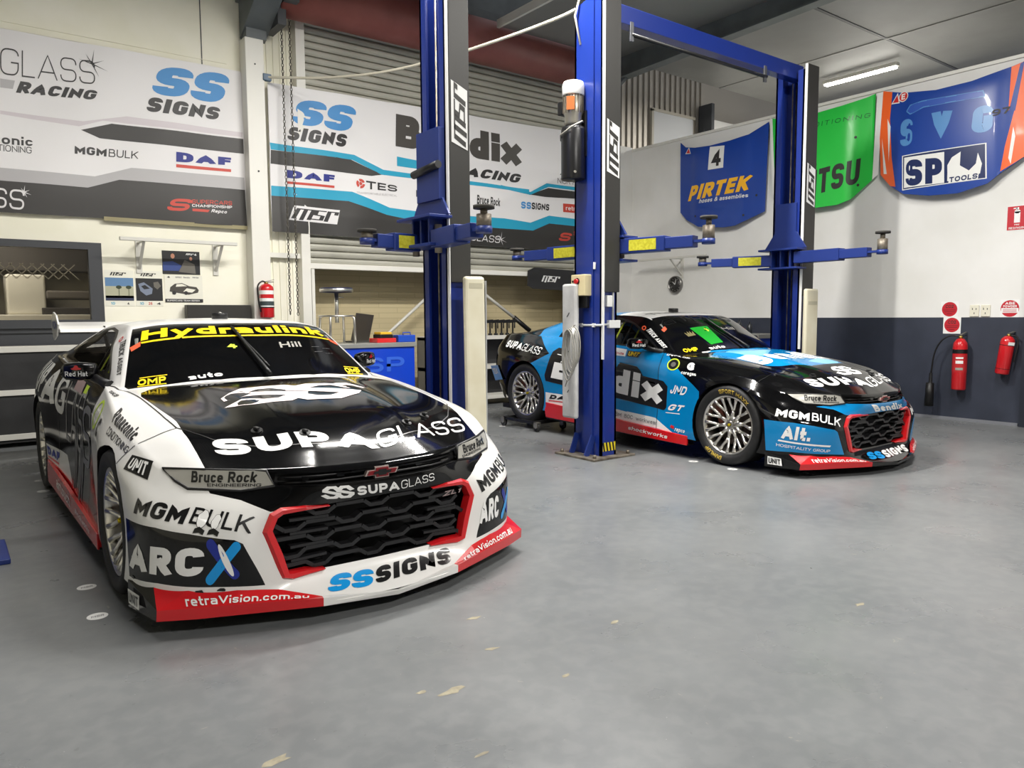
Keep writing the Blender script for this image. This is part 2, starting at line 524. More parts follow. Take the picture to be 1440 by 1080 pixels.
def half_body():
    """dense vertices and quads of the half with y > 0"""
    V, F = [], []
    outg = grid_surface([[c[l] for c in OUT] for l in range(6)], NU, 8)
    sh = outg[-1]                                  # the exact shoulder curve
    hood = grid_surface(HOOD, NU, NU)
    nl = len(hood[0]) - 1
    for j in range(nl + 1):
        hood[0][j] = sh[j]
    for i in range(len(hood)):
        hood[i][nl] = sh[4 * NU + i]
    # raised centre of the bonnet and the sunk flanks
    for i, r in enumerate(hood):
        for j, p in enumerate(r):
            u = i / (len(hood) - 1)
            w = p.y
            edge = .30 + .16 * u
            k = 1 / (1 + math.exp((w - edge) / .018)) if w < .7 else 0
            env = min(1, max(0, (u - .10) / .3)) * min(1, (1 - u) / .12)
            p.z += .016 * k * env
    roof = grid_surface(ROOF, NU, NU)
    for j in range(3 * NU + 1):
        roof[0][j] = hood[-1][j]
    sd = grid_surface(side_rows(), NU, 6)
    for i in range(len(roof)):
        sd[0][i] = roof[i][3 * NU]
        sd[-1][i] = sh[10 * NU + i]
    dk = grid_surface(DECK, NU, 8)
    for j in range(3 * NU + 1):
        dk[0][j] = roof[-1][j]
    for k in range(7):
        pass
    for i in range(len(dk)):
        dk[i][4 * NU] = sh[17 * NU + i]
    for j in range(4 * NU + 1):
        dk[-1][j] = sh[len(sh) - 1 - j]
    # collapse short edges of the side patch against the bonnet corner and the deck corner
    for k in range(len(sd)):
        t = k / (len(sd) - 1)
        sd[k][0] = hood[-1][3 * NU + int(round(t * NU))] if True else sd[k][0]
        sd[k][-1] = dk[0][3 * NU + int(round(t * NU))]
    for name, g, flip in (('out', outg, False), ('hood', hood, True), ('roof', roof, True), ('side', sd, False), ('deck', dk, True)):
        o = len(V)
        n = len(g[0])
        for r in g:
            V += [tuple(p) for p in r]
        for i in range(len(g) - 1):
            for j in range(n - 1):
                q = (o + i * n + j, o + i * n + j + 1, o + (i + 1) * n + j + 1, o + (i + 1) * n + j)
                F.append((name, q))
    return V, F
PATCH = {'out': 0, 'hood': 1, 'roof': 2, 'side': 3, 'deck': 4}
def body_bmesh():
    V, F = half_body()
    bm = bmesh.new()
    lay = bm.faces.layers.int.new('patch')
    for sg in (1, -1):
        vs = [bm.verts.new((p[0], max(p[1], 0) * sg, p[2])) for p in V]
        for name, q in F:
            qq = q if sg > 0 else q[::-1]
            try:
                f = bm.faces.new([vs[i] for i in qq])
            except ValueError:
                continue
            f[lay] = PATCH[name]
            f.smooth = True
    bmesh.ops.remove_doubles(bm, verts=bm.verts[:], dist=.0012)
    bmesh.ops.dissolve_degenerate(bm, dist=1e-5, edges=bm.edges[:])
    bmesh.ops.recalc_face_normals(bm, faces=bm.faces[:])
    # make sure the normals point outward
    s = sum((f.normal.z) * f.calc_area() for f in bm.faces if f[lay] == 1)
    if s < 0:
        bmesh.ops.reverse_faces(bm, faces=bm.faces[:])
    bm.normal_update()
    return bm, lay
from mathutils.interpolate import poly_3d_calc
# ---------------------------------------------------------------- paint, cut, letter and assemble the cars
def glass_mat(name, tint, alpha_t, rough=.03, mixf=.55, spec=.35):
    if name in MATS: return MATS[name]
    m = bpy.data.materials.new(name)
    m.use_nodes = True
    nt = m.node_tree
    nt.nodes.clear()
    out = nt.nodes.new('ShaderNodeOutputMaterial')
    mix = nt.nodes.new('ShaderNodeMixShader')
    tr = nt.nodes.new('ShaderNodeBsdfTransparent')
    tr.inputs[0].default_value = (alpha_t[0], alpha_t[1], alpha_t[2], 1)
    pr = nt.nodes.new('ShaderNodeBsdfPrincipled')
    pr.inputs['Base Color'].default_value = srgb(*tint)
    pr.inputs['Roughness'].default_value = rough
    pr.inputs['Specular IOR Level'].default_value = spec
    mix.inputs[0].default_value = mixf
    nt.links.new(tr.outputs[0], mix.inputs[1])
    nt.links.new(pr.outputs[0], mix.inputs[2])
    nt.links.new(mix.outputs[0], out.inputs[0])
    MATS[name] = m
    return m

def paint(name, col, rough=.22, coat=.6):
    return mat(name, col, rough, 0, coat)
P_WHITE = paint('white_paint', (232, 231, 228), .3)
P_BLACK = paint('gloss_black_paint', (8, 8, 9), .09, .0)
P_RED = paint('red_paint', (206, 28, 34), .25)
P_BLUE = paint('cyan_blue_paint', (0, 126, 188), .25)
P_LBLUE = paint('pale_blue_paint', (120, 196, 236), .3)
P_DBLUE = paint('deep_blue_paint', (0, 112, 182), .3)
M_BLACK = mat('satin_black', (14, 14, 15), .45)
M_DARK = mat('dark_interior', (9, 9, 10), .7)
M_RUBBER = noise_col(mat('tyre_rubber', (20, 20, 21), .62), (16, 16, 17), (26, 26, 27), 30)
M_CHROME = mat('polished_alloy', (222, 219, 212), .30, 1.0)
M_STEEL = mat('brushed_steel', (150, 148, 145), .32, 1.0)
M_GOLD = mat('anodised_gold', (190, 170, 30), .3, .8)
D_WHITE = mat('white_vinyl', (238, 238, 236), .25, 0, .1)
D_BLACK = mat('black_vinyl', (10, 10, 11), .35, 0, .3)
D_YELLOW = mat('yellow_vinyl', (252, 218, 6), .4)
D_BLUE = mat('blue_vinyl', (0, 148, 222), .35, 0, .3)
D_RED = mat('red_vinyl', (204, 36, 38), .35, 0, .3)
D_NAVY = mat('navy_vinyl', (28, 44, 140), .4)
D_GREY = mat('grey_vinyl', (120, 120, 122), .45)
D_ORANGE = mat('orange_vinyl', (226, 92, 56), .45)
D_LIME = mat('lime_vinyl', (206, 236, 60), .4)
D_SILVER = mat('silver_vinyl', (176, 174, 166), .35, .25, .3)
G_SCREEN = glass_mat('windscreen_glass', (78, 79, 80), (.30, .31, .33))
G_SIDE = glass_mat('side_glass', (14, 14, 15), (.8, .8, .8), .03, .2, .4)

def knife(bm, pts, d, flt, inner=None):
    """cut a polygon (3D points) into the surface along direction d and return the faces inside it"""
    d = Vector(d).normalized()
    P = [Vector(p) for p in pts]
    ax = d.cross(Vector((0, 0, 1)) if abs(d.z) < .9 else Vector((1, 0, 0))).normalized()
    ay = d.cross(ax)
    p2 = [Vector((p.dot(ax), p.dot(ay))) for p in P]
    n = len(p2)
    sgn = [(p2[(i + 1) % n] - p2[i]).x * (p2[(i + 2) % n] - p2[(i + 1) % n]).y - (p2[(i + 1) % n] - p2[i]).y * (p2[(i + 2) % n] - p2[(i + 1) % n]).x for i in range(n)]
    convex = all(s >= -1e-9 for s in sgn) or all(s <= 1e-9 for s in sgn)
    polys = [list(range(n))] if convex else tessellate_polygon([[Vector((q.x, q.y, 0)) for q in p2]])
    found = []
    for ids in polys:
        q2 = [p2[i] for i in ids]
        cen = sum(q2, Vector((0, 0))) / len(q2)
        planes = []
        for a, b in zip(q2, q2[1:] + q2[:1]):
            e = b - a
            if e.length < 1e-7: continue
            nn = Vector((-e.y, e.x)).normalized()
            if (cen - a).dot(nn) < 0: nn = -nn
            planes.append((ax * a.x + ay * a.y, ax * nn.x + ay * nn.y))
        S = []
        for f in bm.faces:
            if f.normal.dot(d) > .02 and flt(f):
                if all(max((v.co - co).dot(no) for v in f.verts) > 1e-6 for co, no in planes):
                    S.append(f)
        for co, no in planes:
            geom = list({v for f in S for v in f.verts}) + list({e for f in S for e in f.edges}) + S
            if not S: break
            r = bmesh.ops.bisect_plane(bm, geom=geom, plane_co=co, plane_no=no, dist=1e-5)
            fs = {g for g in r['geom'] if isinstance(g, bmesh.types.BMFace)} | {f for f in S if f.is_valid}
            S = [f for f in fs if (f.calc_center_median() - co).dot(no) > 0]
        found += S
    return found

class Car:
    def __init__(self):
        self.bm, self.lay = body_bmesh()
        self.base = self.bm.copy()
        self.base.faces.ensure_lookup_table()
        self.base.normal_update()
        self.bvh = BVHTree.FromBMesh(self.base)
        self.parts = {}
        self.mats = []
        self.pl = self.bm.faces.layers.int.new('panel')
        self.names = []
    def mi(self, m):
        if m not in self.mats: self.mats.append(m)
        return self.mats.index(m)
    def normal(self, p):
        loc, n, i, dist = self.bvh.find_nearest(p)
        f = self.base.faces[i]
        w = poly_3d_calc([v.co for v in f.verts], loc)
        r = Vector((0, 0, 0))
        for v, k in zip(f.verts, w): r += v.normal * k
        return r.normalized() if r.length > 1e-6 else n
    def flt(self, patches, side=0):
        ids = [PATCH[p] for p in patches.split()]
        L = self.lay
        return lambda f: f[L] in ids and (side == 0 or f.calc_center_median().y * side > -.002)
    def fill(self, m, patches):
        k = self.mi(m)
        ids = [PATCH[p] for p in patches.split()]
        for f in self.bm.faces:
            if f[self.lay] in ids: f.material_index = k
    def area(self, pts, d, m, patches, sym=True, side=-1):
        for s in ((1, -1) if sym else (1,)):
            q = [Vector((p[0], p[1] * s, p[2])) for p in pts]
            dd = Vector((d[0], d[1] * s, d[2]))
            for f in knife(self.bm, q, dd, self.flt(patches)):
                if m is None: f[self.pl] = -1
                else: f.material_index = self.mi(m)
    def zone(self, pts, d, name, patches, sym=True):
        """name the faces inside a polygon as one panel; mirrored ones get a number of their own"""
        for s in ((1, -1) if sym else (1,)):
            self.names.append(name)
            k = len(self.names)
            q = [Vector((p[0], p[1] * s, p[2])) for p in pts]
            dd = Vector((d[0], d[1] * s, d[2]))
            for f in knife(self.bm, q, dd, self.flt(patches)):
                if f[self.pl] >= 0: f[self.pl] = k
    def split(self):
        """hand the body faces out to their panels with the normals of the uncut surface"""
        for k, nm in enumerate(self.names, 1):
            fs = [f for f in self.bm.faces if f[self.pl] == k]
            if not fs: continue
            c = sum((f.calc_center_median() for f in fs), Vector()) / len(fs)
            key = nm if abs(c.y) < .12 else nm + ('|R' if c.y < 0 else '|L')
            P = self.parts.setdefault(key, dict(V=[], F=[], M=[], N=[], ix={}))
            for f in fs:
                ids = []
                for v in f.verts:
                    if v not in P['ix']:
                        P['ix'][v] = len(P['V'])
                        P['V'].append(v.co.copy())
                        P['N'].append(self.normal(v.co))
                    ids.append(P['ix'][v])
                P['F'].append(ids)
                P['M'].append(f.material_index)
        self.bm.free()
    def surf(self, p, d, off):
        h = self.bvh.ray_cast(p + d * .35, -d, .8)
        if h[0] is None:
            h = self.bvh.find_nearest(p)
        n = self.normal(h[0])
        return h[0] + n * off, n
    def put(self, part, quad, V, F, m, off=.0016, w=1.0, h=1.0, d=None, bow=None):
        """lay flat lettering (box w by h) on the body over the quad BL, BR, TR, TL"""
        P = self.parts[part]
        a, b, c, e = [Vector(q) for q in quad]
        n = (b - a).cross(e - a) + (c - e).cross(c - b)
        n.normalize()
        if d is not None: n = Vector(d).normalized()
        elif n.dot(self.normal((a + b + c + e) / 4)) < 0: n = -n
        k0 = len(P['V'])
        for q in V:
            u, v = q[0] / w, q[1] / h
            p = (a * (1 - u) + b * u) * (1 - v) + (e * (1 - u) + c * u) * v
            if bow: p = p + Vector(bow) * (4 * u * (1 - u))
            s, nn = self.surf(p, n, off + (q[2] * .0002 if len(q) > 2 else 0))
            P['V'].append(s)
            P['N'].append(nn)
        k = self.mi(m)
        for f in F:
            ids = [k0 + i for i in f]
            A, B, C_ = P['V'][ids[0]], P['V'][ids[1]], P['V'][ids[2]]
            if (B - A).cross(C_ - A).dot(P['N'][ids[0]]) < 0: ids.reverse()
            P['F'].append(ids)
            P['M'].append(k)
    def text(self, part, quad, s, m, wt=.2, wide=1.0, slant=0.0, off=.0022, step=.2, gap=.14, d=None, bow=None):
        V, F, w = text2d(s, wt, wide, slant, gap, step)
        self.put(part, quad, V, F, m, off, w, 1.0, d, bow)
    def poly(self, part, quad, pts, m, off=.0014, step=.08, d=None, bow=None):
        V, F = poly2d(pts, step)
        self.put(part, quad, V, F, m, off, 1, 1, d, bow)
    def line(self, part, pts, m, wt=.005, off=.0018, d=(0, 0, 1)):
        """thin band along a run of surface points"""
        P = self.parts[part]
        d = Vector(d).normalized()
        Q = [Vector(p) for p in pts]
        R = []
        for a, b in zip(Q, Q[1:]):
            n = max(1, int((b - a).length / .03))
            R += [a.lerp(b, k / n) for k in range(n)]
        R.append(Q[-1])
        k0 = len(P['V'])
        for i, p in enumerate(R):
            t = (R[min(i + 1, len(R) - 1)] - R[max(i - 1, 0)]).normalized()
            s = t.cross(d).normalized() * wt / 2
            for sg in (1, -1):
                q, n = self.surf(p + s * sg, d, off)
                P['V'].append(q)
                P['N'].append(n)
        k = self.mi(m)
        for i in range(len(R) - 1):
            ids = [k0 + 2 * i, k0 + 2 * i + 2, k0 + 2 * i + 3, k0 + 2 * i + 1]
            A, B, C_ = [P['V'][j] for j in ids[:3]]
            if (B - A).cross(C_ - A).dot(P['N'][ids[0]]) < 0: ids.reverse()
            P['F'].append(ids)
            P['M'].append(k)
    def emit(self, root):
        objs = {}
        for key, P in self.parts.items():
            nm = key.split('|')[0]
            me = bpy.data.meshes.new(nm)
            me.from_pydata(P['V'], [], P['F'])
            used = sorted(set(P['M']))
            rm = {k: i for i, k in enumerate(used)}
            for k in used: me.materials.append(self.mats[k])
            me.polygons.foreach_set('material_index', [rm[k] for k in P['M']])
            me.polygons.foreach_set('use_smooth', [True] * len(P['F']))
            me.update()
            me.normals_split_custom_set_from_vertices([tuple(n) for n in P['N']])
            o = bpy.data.objects.new(nm, me)
            COL.objects.link(o)
            o.parent = root
            objs[key] = o
        return objs

# ---- wheels
def make_wheel(root, x, y, z, s, steer=0.0, lettered=False, grooves=False):
    """s = +1 for the car's left; a wheel part with tyre, rim, nut and disc below it"""
    hub = empty('wheel'); hub.parent = root; hub.location = (x, y, z); hub.rotation_euler = (0, 0, steer)
    f = s
    t = MB()
    R = .34
    prof = [(.252, -.10 * f), (.262, -.125 * f), (.30, -.14 * f), (.325, -.135 * f), (R, -.115 * f)]
    if grooves:
        for g in (-.07, -.025, .02, .065):
            prof += [(R, (g - .004) * f), (R - .004, (g - .003) * f), (R - .004, (g + .003) * f), (R, (g + .004) * f)]
    prof += [(R, .115 * f), (.325, .137 * f), (.30, .143 * f), (.262, .130 * f), (.252, .11 * f)]
    t.lathe(prof, M_RUBBER, 56, (0, 0, 0), 'Y', True, False)
    if grooves:
        for k in range(56):
            a = 2 * math.pi * k / 56
            c, q = math.cos(a), math.sin(a)
            t.bar((R * c, .075 * f, R * q), (R * c, .118 * f, R * q), .004, .002, M_BLACK, (c, 0, q))
    if lettered:
        for word, a0, wt in (('SPORT MAXX', 75, .2), ('DUNLOP', 245, .24)):
            V, F, w = text2d(word, wt, .95)
            hh = .036
            sp = w * hh / .292
            VV = []
            for q in V:
                a = math.radians(a0) - (q[0] / w - .5) * sp
                r = .273 + q[1] * hh
                # follow the sidewall
                yy = .1305 + (r - .262) / .038 * .013 if r < .30 else .143 - (r - .30) / .025 * .006
                VV.append((r * math.cos(a) * (1), (yy + .0012 + q[2] * .0002) * f, r * math.sin(a)))
            t.raw((VV, F), mat('tyre_yellow', (186, 158, 60), .6))
    t.build('tyre', hub)
    r = MB()
    r.lathe([(.252, -.10 * f), (.245, -.10 * f), (.228, -.06 * f), (.222, .02 * f), (.232, .085 * f), (.238, .112 * f), (.250, .124 * f), (.256, .122 * f), (.254, .108 * f)], M_CHROME, 56, (0, 0, 0), 'Y', True, False)
    r.lathe([(.0, .074 * f), (.052, .076 * f), (.074, .066 * f), (.082, .035 * f), (.082, 0)], M_CHROME, 32, (0, 0, 0), 'Y')
    n = 10
    for k in range(n):
        a = 2 * math.pi * (k + .25) / n
        def pt(rad, da, yy): return (rad * math.cos(a + da), yy * f, rad * math.sin(a + da))
        mid = pt(.125, 0, .062)
        r.tube([pt(.045, 0, .058), pt(.09, 0, .062), mid], [.022, .017, .016], M_CHROME, 8)
        for sg in (1, -1):
            r.tube([pt(.115, 0, .060), pt(.15, sg * .085, .072), pt(.195, sg * .15, .092), pt(.238, sg * .165, .110)], [.015, .0125, .0125, .016], M_CHROME, 8)
    rim = r.build('rim', hub)
    c = MB()
    c.lathe([(.032, .07 * f), (.034, .082 * f), (.028, .088 * f), (.014, .088 * f)], M_STEEL, 20, (0, 0, 0), 'Y')
    for k in range(10):
        a = 2 * math.pi * k / 10
        c.cyl((.04 * math.cos(a), .066 * f, .04 * math.sin(a)), (.04 * math.cos(a), .076 * f, .04 * math.sin(a)), .0055, M_STEEL, 8)
    c.lathe([(.0, .108 * f), (.010, .107 * f), (.014, .098 * f), (.014, .08 * f)], M_GOLD, 16, (0, 0, 0), 'Y')
    tag(c.build('centre_nut', hub), 'gold tipped centre nut')
    b = MB()
    b.lathe([(.10, -.02 * f), (.185, -.02 * f), (.185, .008 * f), (.10, .008 * f)], mat('brake_iron', (52, 42, 40), .5, .7), 40, (0, 0, 0), 'Y')
    b.build('brake_disc', hub)
    k = MB()
    k.box((-.15, -.005 * f, .07), (.075, .07, .16), mat('caliper_paint', (120, 60, 44), .4), Matrix.Rotation(-.4, 3, 'Y'), .01)
    k.build('brake_caliper', hub)
    return hub

ARCH_F = (0, .335, .366)
ARCH_R = (-2.82, .345, .372)
GRILLE = [(-.475, .470), (-.505, .395), (-.436, .200), (-.25, .186), (0, .183), (.25, .186), (.436, .200), (.505, .395), (.475, .470), (.22, .482), (0, .486), (-.22, .482)]
SLOT = [(-.455, .622), (-.470, .572), (-.25, .563), (0, .560), (.25, .563), (.470, .572), (.455, .622), (.25, .616), (0, .608), (-.25, .616)]
ARC_PTS = [(.372, -.973, .438), (.595, -.907, .433), (.707, -.801, .412), (.796, -.650, .379), (.808, -.622, .360), (.827, -.543, .172), (.757, -.723, .186), (.596, -.907, .198), (.401, -.975, .190)]
HEAD = [(.470, -.838, .650), (.60, -.705, .646), (.736, -.487, .637), (.768, -.465, .574), (.712, -.592, .560), (.597, -.772, .577), (.545, -.808, .607)]
SIDEWIN = [(-.95, .918), (-1.03, .975), (-1.20, 1.075), (-1.36, 1.150), (-1.52, 1.195), (-1.75, 1.212), (-2.02, 1.20), (-2.22, 1.15), (-2.36, 1.05), (-2.34, 1.015), (-2.0, .99), (-1.5, .967), (-1.2, .950)]
SCREEN = [(-.515, 0), (-.545, -.28), (-.635, -.545), (-.715, -.735), (-.745, -.748), (-1.235, -.597), (-1.20, -.50), (-1.15, -.33), (-1.12, -.16), (-1.115, 0)]
CUT = [(-.86, -.80), (-.62, -.755), (-.365, -.745), (-.05, -.74), (.12, -.738), (.269, -.728), (.36, -.68), (.447, -.62), (.559, -.468), (.64, -.32), (.69, -.173), (.715, 0)]

def circle_pts(c, n=36):
    return [(c[0] + c[2] * math.cos(2 * math.pi * k / n), 0, c[1] + c[2] * math.sin(2 * math.pi * k / n)) for k in range(n)]

def common_cuts(c):
    for a in (ARCH_F, ARCH_R):
        pts = circle_pts(a)
        for s in (1, -1):
            for f in knife(c.bm, pts, (0, s, 0), c.flt('out')):
                if f.calc_center_median().y * s > .5: f[c.pl] = -1
    for g in (GRILLE, SLOT):
        c.area([(0, y, z) for y, z in g], (1, 0, 0), None, 'out', False)

def panels(c):
    big = 9
    c.zone([(-.70, 0, big), (-.70, 0, -big), (-big, 0, -big), (-big, 0, big)], (0, 1, 0), 'rear_quarter', 'out')
    c.zone([(-.843, 0, .95), (-.80, 0, .10), (-2.02, 0, .10), (-2.10, 0, .98)], (0, 1, 0), 'door', 'out')
    c.zone([(-3.30, -2, 0), (-big, -2, 0), (-big, 2, 0), (-3.30, 2, 0)], (0, 0, 1), 'boot_lid', 'deck', False)
    for f in c.bm.faces:
        if f[c.lay] == PATCH['deck'] and f[c.pl] == 0: f[c.pl] = len(c.names)
    c.zone([(.28, 0, 2), (.21, 0, .64), (.21, 0, -1), (3, 0, -1), (3, 0, 2)], (0, 1, 0), 'front_bumper', 'out', True)
    fb = len(c.names)
    for f in c.bm.faces:
        p = f.calc_center_median()
        if f[c.lay] == PATCH['out'] and f[c.pl] >= 0 and p.x > .4 and f[c.pl] != fb: f[c.pl] = fb
        if f[c.lay] == PATCH['out'] and f[c.pl] == fb - 1: f[c.pl] = fb
    c.names.append('rear_bumper'); rb = len(c.names)
    for f in c.bm.faces:
        p = f.calc_center_median()
        if f[c.lay] == PATCH['out'] and f[c.pl] >= 0 and p.x < -3.34: f[c.pl] = rb
    c.names.append('front_guard'); gR = len(c.names)
    c.names.append('front_guard'); gL = len(c.names)
    for f in c.bm.faces:
        p = f.calc_center_median()
        if f[c.lay] == PATCH['out'] and f[c.pl] == 0: f[c.pl] = gR if p.y < 0 else gL
        if f[c.lay] == PATCH['out'] and f[c.pl] > 0 and c.names[f[c.pl] - 1] == 'rear_quarter' and p.x > -.85: f[c.pl] = gR if p.y < 0 else gL
    bon = [(x, y, 0) for x, y in CUT] + [(x, -y, 0) for x, y in CUT[::-1][1:]]
    c.zone(bon, (0, 0, 1), 'bonnet', 'hood', False)
    for f in c.bm.faces:
        p = f.calc_center_median()
        if f[c.lay] == PATCH['hood'] and f[c.pl] == 0:
            if p.x > .275: f[c.pl] = fb
            else: f[c.pl] = gR if p.y < 0 else gL
    c.zone([(x, y, 0) for x, y in SCREEN] + [(x, -y, 0) for x, y in SCREEN[::-1][1:]], (0, 0, 1), 'windscreen', 'roof', False)
    c.zone([(-2.25, .50, 0), (-2.75, .54, 0), (-3.02, .60, 0), (-3.02, -.60, 0), (-2.75, -.54, 0), (-2.25, -.50, 0)], (0, 0, 1), 'rear_window', 'roof', False)
    c.zone([(x, 0, z) for x, z in SIDEWIN], (0, 1, 0), 'side_window', 'side', True)
    c.names.append('roof'); rf = len(c.names)
    for f in c.bm.faces:
        if f[c.lay] in (PATCH['roof'], PATCH['side']) and f[c.pl] == 0: f[c.pl] = rf
    for f in c.bm.faces:
        nm = c.names[f[c.pl] - 1] if f[c.pl] > 0 else ''
        if nm == 'rear_window': f.material_index = c.mi(G_SIDE)
        if nm == 'side_window': f.material_index = c.mi(G_SIDE)

def seams(c, col):
    """dark shut lines between the panels"""
    for s in (1, -1):
        k = '|R' if s > 0 else '|L'
        c.line('bonnet', [(x, y * s, .8) for x, y in CUT], D_BLACK, .006, .002)
        c.line('door' + k, [(-.843, -.83 * s, .905), (-.83, -.9 * s, .70), (-.81, -.93 * s, .35), (-.80, -.95 * s, .17)], D_BLACK, .006, .002, (0, -s, 0))
        c.line('door' + k, [(-2.09, -.86 * s, .95), (-2.07, -.9 * s, .75), (-2.03, -.93 * s, .3), (-2.02, -.95 * s, .17)], D_BLACK, .005, .002, (0, -s, 0))
        c.line('front_guard' + k, [(.274, -.73 * s, .79), (.262, -.82 * s, .76), (.24, -.90 * s, .72), (.20, -.968 * s, .645)], D_BLACK, .005, .002, (0.1, -.7 * s, .7))
        c.line('roof', [(-.93, -.80 * s, .905), (-1.03, -.77 * s, .985), (-1.22, -.72 * s, 1.09), (-1.38, -.67 * s, 1.165), (-1.54, -.64 * s, 1.212), (-1.76, -.62 * s, 1.228), (-2.04, -.63 * s, 1.215), (-2.25, -.66 * s, 1.16), (-2.4, -.73 * s, 1.05)], D_BLACK, .022, .002, (0, -.8 * s, .5))

def hexgrille(m, xs, y0, y1, z0, z1, mt, deep=.05):
    """rows of long hexagons: bars joined by slanted struts, following the curve of the bumper"""
    rows = 4
    dz = (z1 - z0) / rows
    per = .26
    def X(y, z): return xs(y, z)
    for r in range(rows + 1):
        z = z0 + dz * r
        y = y0 - per
        k = 0
        while y < y1:
            ph = (r % 2) * per / 2
            a, b = y + ph, y + ph + per * .5
            pts = [(a, z + dz * .22), (b, z + dz * .22), (b + per * .14, z - dz * .22), (b + per * .36, z - dz * .22), (b + per * .5, z + dz * .22)]
            for p, q in zip(pts, pts[1:]):
                if max(p[0], q[0]) > y1 or min(p[0], q[0]) < y0: continue
                A = (X(p[0], p[1]), p[0], p[1]); B = (X(q[0], q[1]), q[0], q[1])
                m.bar(A, B, .017, .05, mt, (1, 0, 0))
            y += per
    for r in range(rows):
        for y in (y0 + .06, y1 - .06):
            z = z0 + dz * (r + .5)
            m.bar((X(y, z), y, z), (X(0 if y < 0 else 0, z), y * .6, z), .012, .05, mt, (1, 0, 0))

